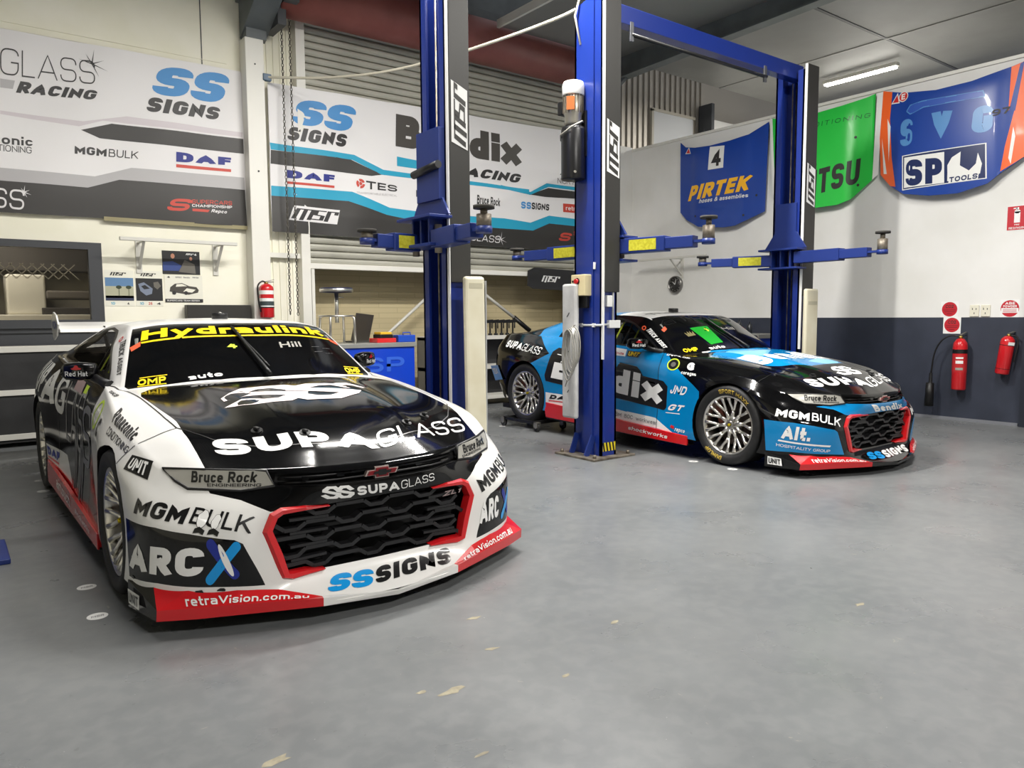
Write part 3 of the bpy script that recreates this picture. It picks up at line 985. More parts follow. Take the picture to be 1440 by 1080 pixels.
def fittings(c, root, cfg):
    """everything on the car that is not a body panel"""
    # dark shell inside: floor, tubs, firewall
    b = MB()
    b.bx((-3.35, -.70, .10), (.70, .70, .16), M_DARK)
    b.bx((-3.35, -.88, .12), (-.42, .88, .17), M_DARK)
    b.bx((.55, -.60, .16), (.62, .60, .60), M_DARK)
    b.bx((-.62, -.72, .16), (-.58, .72, .84), M_DARK)
    b.bx((-2.55, -.72, .16), (-2.50, .72, .90), M_DARK)
    b.build('floor_pan', root)
    for a in (ARCH_F, ARCH_R):
        for s in (1, -1):
            l = MB()
            n = 20
            V, F = [], []
            for k in range(n + 1):
                t = math.pi * (-.18 + 1.36 * k / n)
                x, z = a[0] + a[2] * math.cos(t), a[1] + a[2] * math.sin(t)
                x2, z2 = a[0] + (a[2] - .004) * math.cos(t), a[1] + (a[2] - .004) * math.sin(t)
                yo = .9
                h = c.bvh.ray_cast(Vector((x, 1.5 * s, z)), Vector((0, -s, 0)))
                if h[0] is not None: yo = abs(h[0].y)
                V += [(x, (yo - .002) * s, z), (x, .60 * s, z)]
            for k in range(n):
                F.append((2 * k, 2 * k + 1, 2 * k + 3, 2 * k + 2))
            l.raw((V, F), M_BLACK, True)
            l.bx((a[0] - .36, .58 * s, .14), (a[0] + .36, .60 * s, .70), M_DARK)
            l.build('wheel_arch_liner', root)
    # splitter
    S = [((.985, 0, .078), (1.0, 0, .078), (.99, 0, .055)), ((.93, .335, .108), (.957, .34, .108), (.955, .34, .072)),
         ((.85, .49, .150), (.895, .50, .115), (.89, .50, .072)), ((.79, .645, .166), (.83, .655, .119), (.825, .655, .072)),
         ((.70, .81, .177), (.765, .80, .119), (.76, .80, .070)), ((.575, .918, .178), (.692, .935, .117), (.686, .937, .070))]
    sm = MB()
    for s in (1, -1):
        sec = [[Vector((q[0], q[1] * s, q[2])) for q in r] for r in S]
        for i in range(len(sec) - 1):
            A, B = sec[i], sec[i + 1]
            m = cfg['lip'] if i == 0 else P_RED
            for j in range(2):
                sm.raw(([A[j], A[j + 1], B[j + 1], B[j]], [(0, 1, 2, 3)]), m)
        # dark end plates on the flanks
        C_ = sec[-1]
        R = [Vector((.40, .982 * s, .178)), Vector((.40, .985 * s, .060))]
        sm.raw(([C_[0], C_[1], C_[2], R[1], R[0]], [(0, 1, 2, 3, 4)]), P_BLACK)
        c_in = [Vector((.55, .90 * s, .160)), Vector((.42, .955 * s, .165))]
    pl = [(.99, 0, .055)] + [(r[2][0], r[2][1], r[2][2]) for r in S[1:]] + [(.40, .985, .06), (.38, .80, .06), (.36, 0, .06)]
    full = [Vector(p) for p in pl] + [Vector((p[0], -p[1], p[2])) for p in pl[1:-1][::-1]]
    sm.raw((full, [tuple(range(len(full)))]), M_BLACK)
    # lettering on the splitter blade
    def sp_text(s, i0, txt, mt):
        V, F, w = text2d(txt, .17, 1.0, .15)
        VV = []
        for q in V:
            u = q[0] / w
            u = u if s < 0 else 1 - u
            # u runs corner -> nose on the car's right, nose -> corner on its left
            t = 4.25 - u * 2.9
            i = min(int(t), len(S) - 2)
            fr = t - i
            a = Vector(S[i][0]).lerp(Vector(S[i + 1][0]), fr)
            o = Vector(S[i][1]).lerp(Vector(S[i + 1][1]), fr)
            v = .06 + .52 * q[1]
            p = o.lerp(a, v)
            nx = Vector((.35, .12, .9)).normalized()
            p = p + nx * (.0055 + q[2] * .0002)
            VV.append((p.x, p.y * s, p.z))
        sm.raw((VV, F), mt)
    sp_text(-1, 0, 'retraVision.com.au', D_WHITE)
    sp_text(1, 0, 'retraVision.com.au', D_WHITE)
    for s in (-1, 1):
        q = [Vector((.43, .9885 * s, .084)), Vector((.555, .974 * s, .086)), Vector((.54, .968 * s, .142)), Vector((.43, .9895 * s, .148))]
        sm.raw((q, [(0, 1, 2, 3)]), D_WHITE)
        V, F, w = text2d('UNIT', .2, 1.0)
        VV = []
        for p in V:
            u, v = .08 + .84 * p[0] / w, .15 + .7 * p[1]
            r = (q[0] * (1 - u) + q[1] * u) * (1 - v) + (q[3] * (1 - u) + q[2] * u) * v
            VV.append(r + Vector((.0006, .0016 * s, 0)))
        sm.raw((VV, F), D_BLACK)
    sm.build('splitter', root, normals=False)
    # lower side skirts
    for s in (1, -1):
        k = MB()
        pts = [(-.42, .10), (-2.42, .115), (-2.44, .20), (-2.40, .28), (-1.4, .235), (-.42, .185)]
        k.prism([(x, .950 * s, z) for x, z in pts], (0, .022 * s, 0), P_RED, .004)
        k.bx((-2.42, .86 * s, .098), (-.42, .962 * s, .112), M_BLACK)
        if s < 0:
            for txt, x0, x1, z0, z1 in (('airtouch', -1.95, -1.35, .160, .238), ('shockworks', -1.15, -.65, .150, .185)):
                V, F, w = text2d(txt, .17, 1.0, .15)
                k.raw(([(x0 + (x1 - x0) * p[0] / w, -.974 - p[2] * .0002, z0 + (z1 - z0) * p[1] - (p[0] / w) * .02) for p in V], F), D_WHITE)
        k.build('side_skirt', root)
    # grille insert
    g = MB()
    def gx(y, z):
        h = c.bvh.ray_cast(Vector((2, y, z)), Vector((-1, 0, 0)))
        return (h[0].x if h[0] is not None else .8) - .035
    hexgrille(g, gx, -.48, .48, .215, .455, mat('grille_plastic', (34, 34, 36), .4))
    back = [Vector((.70, y, z)) for y, z in GRILLE]
    g.raw((back, [tuple(range(len(back)))]), M_DARK)
    for gg, deep in ((GRILLE, .70), (SLOT, .74)):
        n = len(gg)
        V = []
        for y, z in gg:
            h = c.bvh.ray_cast(Vector((2, y, z)), Vector((-1, 0, 0)))
            V += [Vector((h[0].x if h[0] is not None else .8, y, z)), Vector((deep, y, z))]
        g.raw((V, [(2 * i, 2 * i + 1, (2 * i + 3) % (2 * n), (2 * i + 2) % (2 * n)) for i in range(n)]), M_BLACK)
    sl = [Vector((.74, y, z)) for y, z in SLOT]
    g.raw((sl, [tuple(range(len(sl)))]), M_DARK)
    for z, ins in ((.578, .02), (.600, .03)):
        P = [(gx(y, z) + .005 if abs(y) < .44 else gx(.44, z), y, z) for y in [-.44 + .08 * i for i in range(12)]]
        g.tube(P, .006, mat('grille_plastic', (22, 22, 23), .42), 6)
    # small badge low in the corner of the grille
    if True:
        V, F, w = text2d('ZL1', .2, 1.2, .3)
        g.raw(([(gx(.36, .42) + .035 - .02 * p[0] / w, .34 + .11 * p[0] / w, .418 + .022 * p[1]) for p in V], F), mat('badge_grey', (180, 160, 158), .3, .6))
    g.build('grille', root)
    # the red C-shaped surrounds
    for s in (1, -1):
        r = MB()
        path = [(-.26, .474), (-.36, .474), (-.455, .468), (-.485, .452), (-.512, .395), (-.475, .29), (-.448, .197), (-.42, .190), (-.35, .190), (-.27, .186)]
        wd = [.004, .016, .022, .028, .032, .034, .030, .026, .020, .004]
        P = []
        for (y, z) in path:
            h = c.bvh.ray_cast(Vector((2, y, z)), Vector((-1, 0, 0)))
            P.append(Vector((h[0].x, y * s, z)))
        ring = []
        for i, p in enumerate(P):
            t = (P[min(i + 1, len(P) - 1)] - P[max(i - 1, 0)])
            t.x = 0
            t.normalize()
            n = Vector((0, -t.z, t.y))
            cc = Vector((0, 0, .33))
            if (p - cc).dot(n) < 0: n = -n
            w = wd[i]
            ring.append([p + n * w * .9 + Vector((-.004, 0, 0)), p + n * w * .45 + Vector((.016, 0, 0)), p - n * w * .35 + Vector((.014, 0, 0)), p - n * w * .6 + Vector((-.03, 0, 0))])
        for A, B in zip(ring, ring[1:]):
            for j in range(3):
                r.raw(([A[j], A[j + 1], B[j + 1], B[j]], [(0, 1, 2, 3)]), P_RED, True)
        r.build('grille_surround', root)
    # bow-tie badge
    bt = MB()
    o = [(-.085, -.012), (-.035, -.012), (-.035, -.026), (.035, -.026), (.035, -.012), (.072, -.012), (.085, .012), (.035, .012), (.035, .026), (-.035, .026), (-.035, .012), (-.072, .012)]
    bt.prism([(.835, y, .589 + z) for y, z in o], (.02, 0, 0), mat('badge_rim', (214, 196, 190), .25, .7))
    bt.prism([(.856, y * .88, .589 + z * .78) for y, z in o], (.004, 0, 0), mat('badge_red', (120, 16, 26), .3))
    bt.prism([(.8605, y * .55, .589 + z * .5) for y, z in o], (.002, 0, 0), M_BLACK)
    tag(bt.build('badge', root), 'bow-tie badge with pale rim')
    # headlights
    for s in (1, -1):
        hl = MB()
        q = [Vector((p[0], p[1] * s, p[2])) for p in HEAD]
        V, F = poly2d([(p.y, p.z) for p in q], .03)
        VV = []
        for (y, z) in V:
            h = c.bvh.ray_cast(Vector((2, y, z)), Vector((-1, 0, 0)))
            if h[0] is None: h = c.bvh.find_nearest(Vector((.6, y, z)))
            VV.append(h[0] + c.normal(h[0]) * .004)
        hl.raw((VV, F), D_SILVER, True)
        pts = [h + Vector((0, 0, 0)) for h in q]
        P = []
        for p in pts:
            h = c.bvh.find_nearest(p)
            P.append(h[0] + c.normal(h[0]) * .002)
        hl.tube(P, .007, M_BLACK, 6, True)
        n0 = (Vector((.75, -.62 * s, .1))).normalized()
        def on(quad, txt, wt, wide, sl, mt, swash=False):
            V, F, w = text2d(txt, wt, wide, sl)
            a, b, cc, e = [Vector((p[0], p[1] * s, p[2])) for p in quad]
            VV = []
            for p in V:
                u, v = p[0] / w, p[1]
                if s > 0: u = 1 - u if False else u
                x = (a * (1 - u) + b * u) * (1 - v) + (e * (1 - u) + cc * u) * v
                h = c.bvh.ray_cast(x + n0 * .3, -n0)
                y = h[0] if h[0] is not None else x
                VV.append(y + c.normal(y) * (.0055 + p[2] * .0002))
            hl.raw((VV, F), mt)
        BR = [(.589, -.755, .598), (.732, -.535, .592), (.718, -.522, .634), (.570, -.748, .643)]
        EN = [(.632, -.700, .580), (.745, -.515, .573), (.742, -.512, .586), (.625, -.698, .593)]
        if s < 0:
            BR = [BR[1], BR[0], BR[3], BR[2]]
            EN = [EN[1], EN[0], EN[3], EN[2]]
        on(BR, 'Bruce Rock', .2, .82, .12, D_BLACK)
        on(EN, 'ENGINEERING', .18, 1.1, 0, D_BLACK)
        hl.build('headlight', root, normals=False)
    # mirrors
    for s in (1, -1):
        mr = empty('mirror'); mr.parent = root; mr.location = (-1.085, .885 * s, .985); mr.rotation_euler = (0, 0, .5 * s)
        h = MB()
        rows = []
        for (yy, sx, sz, xo) in ((-.062, .02, .028, .0), (-.050, .044, .044, -.002), (.03, .050, .054, -.006), (.105, .046, .050, -.016), (.135, .028, .03, -.022)):
            ring = []
            for k in range(16):
                a = 2 * math.pi * k / 16
                cx, cz = math.cos(a), math.sin(a)
                e = .6
                ring.append(Vector((xo + sx * math.copysign(abs(cx) ** e, cx), yy * s, sz * math.copysign(abs(cz) ** e, cz) - .0)))
            rows.append(ring)
        V = [v for r_ in rows for v in r_]
        F = [(i * 16 + k, i * 16 + (k + 1) % 16, (i + 1) * 16 + (k + 1) % 16, (i + 1) * 16 + k) for i in range(len(rows) - 1) for k in range(16)] + [tuple(range(16)), tuple(range(64, 80))]
        h.raw((V, F), P_BLACK, True)
        def face(x): return x
        V, F, w = text2d('Red Hat', .17, 1.0)
        yy0, yy1 = (.105, -.03) if s > 0 else (-.105 * 1, .03)
        sgn = 1 if s > 0 else -1
        # reads from the car's right to its left on the forward face
        ya, yb = (-.028, .098) if s > 0 else (-.098, .028)
        h.raw(([(.0505 + p[2] * .0002 - (.012 * (p[0] / w) if s > 0 else .012 * (1 - p[0] / w)), ya + (yb - ya) * p[0] / w, -.026 + .028 * p[1]) for p in V], F), D_WHITE)
        V, F = poly2d([(.28, .05), (.36, .42), (.5, .5), (.64, .42), (.72, .05), (.98, -.12), (.9, -.32), (.5, -.42), (.1, -.32), (.02, -.12)])
        h.raw(([(.0505 - (.012 * p[0] if s > 0 else .012 * (1 - p[0])), ya + (yb - ya) * (.25 + .5 * p[0]), .022 + .03 * p[1]) for p in V], F), D_RED)
        h.build('mirror_housing', mr)
        g_ = MB()
        g_.box((-.047, .035 * s, 0), (.006, .13, .07), mat('mirror_glass', (200, 205, 210), .02, 1.0), None, .002)
        g_.build('mirror_glass', mr)
        a_ = MB()
        a_.tube([(-.01, -.03 * s, -.03), (.05, -.09 * s, -.052), (.150, -.180 * s, -.075)], [.026, .022, .030], M_BLACK, 10)
        a_.build('mirror_arm', mr)
    # roof antenna puck
    an = MB()
    hz = c.bvh.ray_cast(Vector((-1.47, 0, 3)), Vector((0, 0, -1)))[0].z
    an.lathe([(.0, hz + .040), (.046, hz + .040), (.052, hz + .034), (.052, hz - .004)], M_BLACK, 28, (-1.47, 0, 0))
    an.build('antenna_puck', root)
    # bonnet latches
    for (x, y) in ((.447, -.424), (.582, -.248), (.575, .29), (.447, .47)):
        h = c.bvh.ray_cast(Vector((x, y, 3)), Vector((0, 0, -1)))
        n = c.normal(h[0])
        l = MB()
        q = h[0] - Vector((0, 0, .0))
        l.cyl(q - n * .002, q + n * .006, .026, M_BLACK, 18)
        l.cyl(q, q + n * .020 + Vector((-.006, 0, 0)), .007, M_BLACK, 10)
        l.box(q + n * .015, (.036, .020, .012), M_BLACK, None, .004)
        l.build('bonnet_latch', root)
    # wiper: one long arm standing up the middle of the screen
    wp = MB()
    P = []
    for t in range(9):
        k = t / 8
        x, y = -.50 - .50 * k, -.01 - .055 * k
        h = c.bvh.ray_cast(Vector((x, y, 3)), Vector((0, 0, -1)))
        P.append(h[0] + c.normal(h[0]) * (.028 - .010 * k))
    wp.tube(P, [.012] * 3 + [.009] * 6, M_BLACK, 8)
    P2 = []
    for t in range(9):
        k = t / 8
        x, y = -.60 - .43 * k, .02 - .085 * k
        h = c.bvh.ray_cast(Vector((x, y, 3)), Vector((0, 0, -1)))
        P2.append(h[0] + c.normal(h[0]) * .010)
    wp.tube(P2, .007, M_BLACK, 6)
    wp.build('wiper', root)
    # interior seen through the glass
    rc = MB()
    tb = mat('cage_tube', (120, 122, 116), .5)
    for s in (1, -1):
        rc.tube([(-.66, .66 * s, .2), (-.70, .68 * s, .86), (-1.10, .60 * s, 1.15), (-1.30, .55 * s, 1.19), (-1.95, .54 * s, 1.19), (-2.0, .62 * s, .9), (-2.0, .66 * s, .2)], .021, tb, 8)
        rc.tube([(-1.95, .54 * s, 1.18), (-2.60, .50 * s, .75)], .019, tb, 8)
        rc.tube([(-.72, .70 * s, .55), (-2.0, .66 * s, .30)], .019, tb, 8)
        rc.tube([(-.72, .70 * s, .30), (-2.0, .66 * s, .60)], .019, tb, 8)
    rc.tube([(-1.28, -.55, 1.19), (-1.28, .55, 1.19)], .019, tb, 8)
    rc.tube([(-1.95, -.54, 1.19), (-1.95, .54, 1.19)], .021, tb, 8)
    rc.tube([(-1.95, -.54, 1.17), (-2.0, .62, .35)], .019, tb, 8)
    rc.tube([(-.72, -.68, .80), (-.72, .68, .80)], .019, tb, 8)
    rc.build('roll_cage', root)
    st = MB()
    sm_ = mat('seat_cloth', (60, 60, 56), .85)
    prof = [(-1.18, .30), (-1.25, .36), (-1.55, .32), (-1.66, .40), (-1.80, .95), (-1.88, 1.06), (-1.94, 1.04), (-1.86, .80), (-1.76, .30), (-1.6, .22), (-1.2, .22)]
    st.prism([(x, -.56, z) for x, z in prof], (0, .44, 0), sm_, .02)
    for yy in (-.60, -.14):
        st.prism([(-1.2, yy, .30), (-1.22, yy, .46), (-1.6, yy, .50), (-1.68, yy, .80), (-1.62, yy, .92), (-1.66, yy, 1.06), (-1.85, yy, 1.06), (-1.70, yy, .25)], (0, .04, 0), sm_, .008)
    st.build('racing_seat', root)
    ds = MB()
    dp = [(-.62, .80), (-.62, .62), (-.98, .60), (-1.02, .72), (-.95, .82), (-.78, .86)]
    ds.prism([(x, -.70, z) for x, z in dp], (0, 1.40, 0), M_DARK, .02)
    a = Matrix.Rotation(math.radians(68), 3, 'Y')
    ds.tube([Vector((-1.16, -.34, .76)) + a @ Vector((.16 * math.cos(t * math.pi / 12), .16 * math.sin(t * math.pi / 12), 0)) for t in range(24)], .014, M_BLACK, 8, True)
    ds.cyl((-1.16, -.34, .76), (-.98, -.34, .70), .03, M_BLACK, 12)
    ds.build('dashboard', root)
    ns = MB()
    for yy in (-.72,):
        for k in range(5):
            ns.bar((-1.25 - k * .13, yy, .95), (-1.22 - k * .13, yy + .13, 1.18), .020, .004, mat('window_net', (190, 204, 60), .7) if k in (1, 3) else M_BLACK, (0, 1, 0))
    ns.build('window_net', root)
def symbol2d():
    """two linked angular S shapes in a 1 x 1 box"""
    V, F = [], []
    for ox in (0, .46):
        pl = [(.47, .72), (.36, .90), (.16, .90), (.05, .72), (.05, .62), (.50, .38), (.50, .28), (.40, .10), (.18, .10), (.05, .26)]
        v, f = stroke([(x + ox * 1.0, y) for x, y in pl], .19, .1)
        o = len(V)
        V += [(a, b, 1 if ox else 0) for a, b in v]
        F += [tuple(i + o for i in q) for q in f]
    return V, F
def flip(q):
    """the mirrored quad on the car's left, still reading left to right"""
    m = [(p[0], -p[1], p[2]) for p in q]
    return [m[1], m[0], m[3], m[2]]
SUN_TOP = [(-1.04, -.62, 0), (-1.055, -.30, 0), (-1.03, 0, 0), (-1.055, .30, 0), (-1.04, .62, 0), (-1.3, .62, 0), (-1.3, -.62, 0)]

def nose_letters(c, fg, heavy):
    fb = 'front_bumper'
    q = [(.458, -.956, .474), (.805, -.588, .396), (.793, -.562, .462), (.463, -.938, .538)]
    A = [q[0], tuple(Vector(q[0]).lerp(Vector(q[1]), .49)), tuple(Vector(q[3]).lerp(Vector(q[2]), .49)), q[3]]
    B = [tuple(Vector(q[0]).lerp(Vector(q[1]), .53)), q[1], q[2], tuple(Vector(q[3]).lerp(Vector(q[2]), .53))]
    for k in (0, 1):
        a, b = (A, B) if k == 0 else (flip(B), flip(A))
        c.text(fb, a, 'MGM', fg, .24, .85)
        c.text(fb, b, 'BULK', fg, .15, .95)

def livery_white():
    c = Car()
    c.fill(P_WHITE, 'out hood roof side deck')
    common_cuts(c)
    big = 5
    # black bonnet panel that runs on over the lip
    hb = [(-.40, 0), (-.49, -.28), (-.57, -.54), (-.565, -.64), (-.52, -.71), (-.40, -.735), (-.05, -.722), (.19, -.708), (.334, -.716), (.50, -.705), (.60, -.70), (.72, -.72), (1.2, -.72), (1.2, 0)]
    hb = [(-.60, 0)] + [(-.62, -.30), (-.66, -.56), (-.60, -.655)] + hb[4:]
    c.area([(x, y, 0) for x, y in hb], (0, 0, 1), P_BLACK, 'hood')
    c.area([(0, 0, .70), (0, -.73, .70), (0, -.72, .645), (0, -.715, .60), (0, -.70, .556), (0, -.60, .527), (0, -.50, .474), (0, -.217, .478), (0, 0, .484)], (1, 0, 0), P_BLACK, 'out')
    c.area(ARC_PTS, (.62, -.78, 0), P_BLACK, 'out')
    # black flanks, white and red sills
    c.area([(-.845, 0, .95), (-.79, 0, .60), (-.60, 0, .45), (-.40, 0, .33), (-.40, 0, 0), (-big, 0, 0), (-big, 0, 1.2), (-3.0, 0, 1.2)], (0, -1, 0), P_BLACK, 'out')
    c.area([(-.845, 0, .90), (-1.1, 0, .965), (-1.5, 0, .98), (-2.0, 0, 1.0), (-2.25, 0, 1.30), (-4, 0, 1.3), (-4, 0, .8), (-.845, 0, .8)], (0, -1, 0), P_BLACK, 'side')
    c.area([(-2.44, 0, .395), (-2.44, 0, .27), (-1.45, 0, .25), (-1.75, 0, .40)], (0, -1, 0), P_WHITE, 'out')
    c.area([(-2.44, 0, .29), (-1.4, 0, .255), (-.42, 0, .195), (-.42, 0, .05), (-2.44, 0, .05)], (0, -1, 0), P_RED, 'out')
    panels(c)
    for pts in (SUN_TOP,):
        for f in knife(c.bm, pts, (0, 0, 1), lambda f: f[c.lay] == PATCH['roof'] and f[c.pl] > 0 and c.names[f[c.pl] - 1] == 'windscreen'):
            f.material_index = c.mi(P_BLACK)
    for f in c.bm.faces:
        if f[c.pl] > 0 and c.names[f[c.pl] - 1] == 'windscreen' and f.material_index == c.mi(P_WHITE): f.material_index = c.mi(G_SCREEN)
    for f in knife(c.bm, [(-.40, 0, 0), (-.40, -.80, 0), (-.80, -.80, 0), (-.755, -.55, 0), (-.66, -.3, 0), (-.60, 0, 0), (-.66, .3, 0), (-.755, .55, 0), (-.80, .80, 0), (-.40, .80, 0)], (0, 0, 1), lambda f: f[c.pl] > 0 and c.names[f[c.pl] - 1] == 'windscreen'):
        f.material_index = c.mi(P_BLACK)
    c.split()
    seams(c, D_BLACK)
    W, K = D_WHITE, D_BLACK
    c.text('windscreen', [(-1.061, -.589, 1.153), (-1.055, .572, 1.153), (-1.150, .565, 1.204), (-1.156, -.560, 1.204)], 'Hydraulink', D_YELLOW, .25, 1.15, 0, .0024, .2, .12, None, (.085, 0, .012))
    c.poly('windscreen', [(-1.036, -.592, 1.135), (-1.030, .603, 1.129), (-1.043, .604, 1.137), (-1.049, -.590, 1.146)], [(0, 0), (.165, 0), (.165, 1), (0, 1)], D_YELLOW, .0022, .05, None, (.085, 0, .012))
    c.poly('windscreen', [(-1.036, -.592, 1.135), (-1.030, .603, 1.129), (-1.043, .604, 1.137), (-1.049, -.590, 1.146)], [(.18, 0), (1, 0), (1, 1), (.18, 1)], D_YELLOW, .0022, .05, None, (.085, 0, .012))
    c.text('windscreen', [(-.807, .172, 1.097), (-.838, .325, 1.098), (-.894, .331, 1.130), (-.867, .183, 1.130)], 'Hill', D_SILVER, .2, 1.2)
    c.text('windscreen', [(-.815, -.150, 1.104), (-.810, -.098, 1.104), (-.870, -.088, 1.138), (-.875, -.140, 1.138)], '4', D_LIME, .22, 1.0)
    for q in ([(-.708, -.69, .918), (-.655, -.55, .925), (-.705, -.545, .958), (-.755, -.682, .951)], [(-.655, .55, .925), (-.708, .69, .918), (-.755, .682, .951), (-.705, .545, .958)]):
        c.text('windscreen', q, 'OMP', D_YELLOW, .25, 1.3, .15)
        c.poly('windscreen', q, [(0, -.22), (1, -.22), (1, -.10), (0, -.10)], D_YELLOW, .0022, .2)
        c.poly('windscreen', q, [(.1, 1.12), (1.1, 1.12), (1.1, 1.24), (.1, 1.24)], D_YELLOW, .0022, .2)
    c.text('windscreen', [(-.615, -.44, .932), (-.575, -.26, .946), (-.612, -.255, .972), (-.652, -.435, .958)], 'auto', W, .28, 1.5)
    for s in (-1, 1):
        c.poly('windscreen', [(-1.00, -.655 * s, 1.10), (-1.02, -.60 * s, 1.115), (-1.06, -.59 * s, 1.14), (-1.04, -.655 * s, 1.12)], [(0, 0), (1, 0), (1, 1), (0, 1)], D_ORANGE, .0022, .3)
    # green race tag inside the left corner of the screen and two stitched boxes under the name
    for y0 in (.40, .485):
        c.poly('windscreen', [(-.80, y0, 1.07), (-.825, y0 + .065, 1.07), (-.875, y0 + .07, 1.11), (-.85, y0 + .005, 1.11)], [(0, 0), (1, 0), (1, .04), (0, .04)], D_GREY, .0022, .3)
        c.poly('windscreen', [(-.80, y0, 1.07), (-.825, y0 + .065, 1.07), (-.875, y0 + .07, 1.11), (-.85, y0 + .005, 1.11)], [(0, .96), (1, .96), (1, 1), (0, 1)], D_GREY, .0022, .3)
    # bonnet
    V, F = symbol2d()
    c.put('bonnet', [(.16, -.405, .85), (.225, .15, .86), (-.14, .40, .904), (-.165, -.385, .895)], V, F, mat('pink_white_vinyl', (240, 228, 226), .35, 0, .3), .0022)
    c.text('bonnet', [(.557, -.640, .693), (.759, .037, .673), (.650, .039, .734), (.441, -.628, .750)], 'SUPA', W, .27, 1.05, 0, .0026, .12)
    c.text('bonnet', [(.76, .045, .674), (.582, .650, .680), (.455, .69, .745), (.645, .075, .737)], 'GLASS', W, .12, 1.0, 0, .0026, .12)
    # bumper
    fb = 'front_bumper'
    nose_letters(c, K, True)
    q = [(.414, -.972, .232), (.739, -.764, .238), (.749, -.753, .358), (.430, -.966, .350)]
    c.text(fb, q, 'ARC', W, .27, .9)
    x = [(.742, -.757, .208), (.800, -.628, .216), (.804, -.629, .372), (.747, -.751, .388)]
    def bars(qq):
        for pl, m, o in (([(.16, .90), (.82, .12)], D_NAVY, 0), ([(.14, .06), (.88, .86)], D_BLUE, 1)):
            V, F = stroke(pl, .26, .2, None, None, False)
            c.put(fb, qq, [(a, b, o) for a, b in V], F, m, .0024)
            for ex, ey in pl:
                v, f = disc2d(ex, ey, .13, .13, 12)
                c.put(fb, qq, [(a, b, o) for a, b in v], f, m, .0024)
    bars(x)
    V, F = disc2d(.58, .50, .10, .42, 20)
    c.put(fb, x, [(a + (b - .5) * -.45, b, 3) for a, b in V], F, W, .0026)
    ql = [(.805, .615, .200), (.762, .725, .215), (.760, .719, .345), (.800, .60, .335)]
    c.text(fb, [(.816, .567, .236), (.764, .726, .240), (.760, .719, .358), (.808, .575, .352)], 'ARC', W, .26, .9)
    bars([(.744, .745, .225), (.66, .842, .225), (.655, .842, .37), (.742, .752, .375)])
    V, F = symbol2d()
    c.put(fb, [(.853, -.286, .505), (.862, -.150, .494), (.871, -.155, .552), (.853, -.282, .560)], V, F, W, .0022)
    c.text(fb, [(.864, -.128, .500), (.862, .082, .496), (.873, .075, .540), (.871, -.134, .542)], 'SUPA', W, .26, 1.2)
    c.text(fb, [(.863, .092, .497), (.856, .277, .512), (.859, .271, .549), (.871, .086, .539)], 'GLASS', W, .11, 1.0)
    c.text(fb, [(.915, -.310, .109), (.945, -.105, .105), (.850, -.065, .150), (.835, -.262, .158)], 'SS', D_BLUE, .27, .85, .12, .0022, .2, .06)
    c.text(fb, [(.940, -.088, .106), (.915, .330, .109), (.832, .362, .162), (.850, -.045, .150)], 'SIGNS', K, .27, .85, .08)
    # guard lettering
    g = 'front_guard|R'
    c.text(g, [(-.195, -.90, .775), (.190, -.880, .715), (.150, -.845, .772), (-.30, -.845, .838)], 'Panasonic', K, .24, .85)
    c.text(g, [(-.15, -.935, .728), (.225, -.918, .680), (.215, -.900, .706), (-.18, -.918, .765)], 'CONDITIONING', K, .14, .9)
    c.text(g, [(-.70, -.832, .880), (-.53, -.83, .858), (-.56, -.805, .868), (-.73, -.815, .892)], 'DUNLOP', K, .24, 1.1, .2)
    uq = [(.285, -.953, .632), (.448, -.897, .606), (.410, -.855, .672), (.275, -.915, .690)]
    c.poly(fb, uq, [(0, 0), (1, 0), (1, 1), (0, 1)], K, .0016, .15, (.25, -.8, .55))
    c.text(fb, [tuple(Vector(uq[0]).lerp(Vector(uq[2]), .14)), tuple(Vector(uq[1]).lerp(Vector(uq[3]), .14)), tuple(Vector(uq[2]).lerp(Vector(uq[0]), .14)), tuple(Vector(uq[3]).lerp(Vector(uq[1]), .14))], 'UNIT', W, .20, .8, 0, .0026, .2, .14, (.25, -.8, .55))
    V, F = disc2d(.5, .5, .5, .5, 28, .80)
    c.put(g, [(-.735, -.89, .70), (-.53, -.90, .69), (-.53, -.87, .84), (-.735, -.86, .86)], V, F, D_LIME, .0024)
    c.text(g, [(-.47, -.93, .69), (-.40, -.93, .68), (-.40, -.91, .77), (-.47, -.91, .78)], 'C', K, .24, 1)
    # chips and bare patches on the right corner of the bumper
    random.seed(3)
    for (u, v, r) in ((.70, -.35, .05), (.86, -.30, .03), (.05, -.3, .03), (.62, -.45, .018), (.93, -.42, .012), (.3, -.5, .008), (.95, .5, .008)):
        pts = [(u + r * random.uniform(.5, 1.3) * math.cos(a * .9), v + r * 2.2 * random.uniform(.4, 1.1) * math.sin(a * .9)) for a in range(7)]
        c.poly(fb, [q[0], x[1], x[2], q[3]], pts, K, .0024, .2)
    Qm = [(.458, -.956, .474), (.805, -.588, .396), (.793, -.562, .462), (.463, -.938, .538)]
    for (u, w_, v0, v1) in ((.625, .040, -.15, .95), (.735, .032, -.10, .85)):
        n = 14
        pts = [(u + w_ * random.uniform(.75, 1.15) * math.cos(2 * math.pi * k / n), (v0 + v1) / 2 + (v1 - v0) / 2 * random.uniform(.85, 1.1) * math.sin(2 * math.pi * k / n)) for k in range(n)]
        big_ = [(u + (x_ - u) * 1.10, (v0 + v1) / 2 + (y_ - (v0 + v1) / 2) * 1.05) for x_, y_ in pts]
        c.poly(fb, Qm, big_, K, .0030, .2)
        c.poly(fb, Qm, pts, W, .0036, .2)
        c.poly(fb, Qm, [(u - .03, v0 - .02), (u + .0, v0 + .12), (u + .05, v0 - .05), (u + .045, v0 - .32), (u + .01, v0 - .22), (u - .035, v0 - .3)], K, .0040, .2)
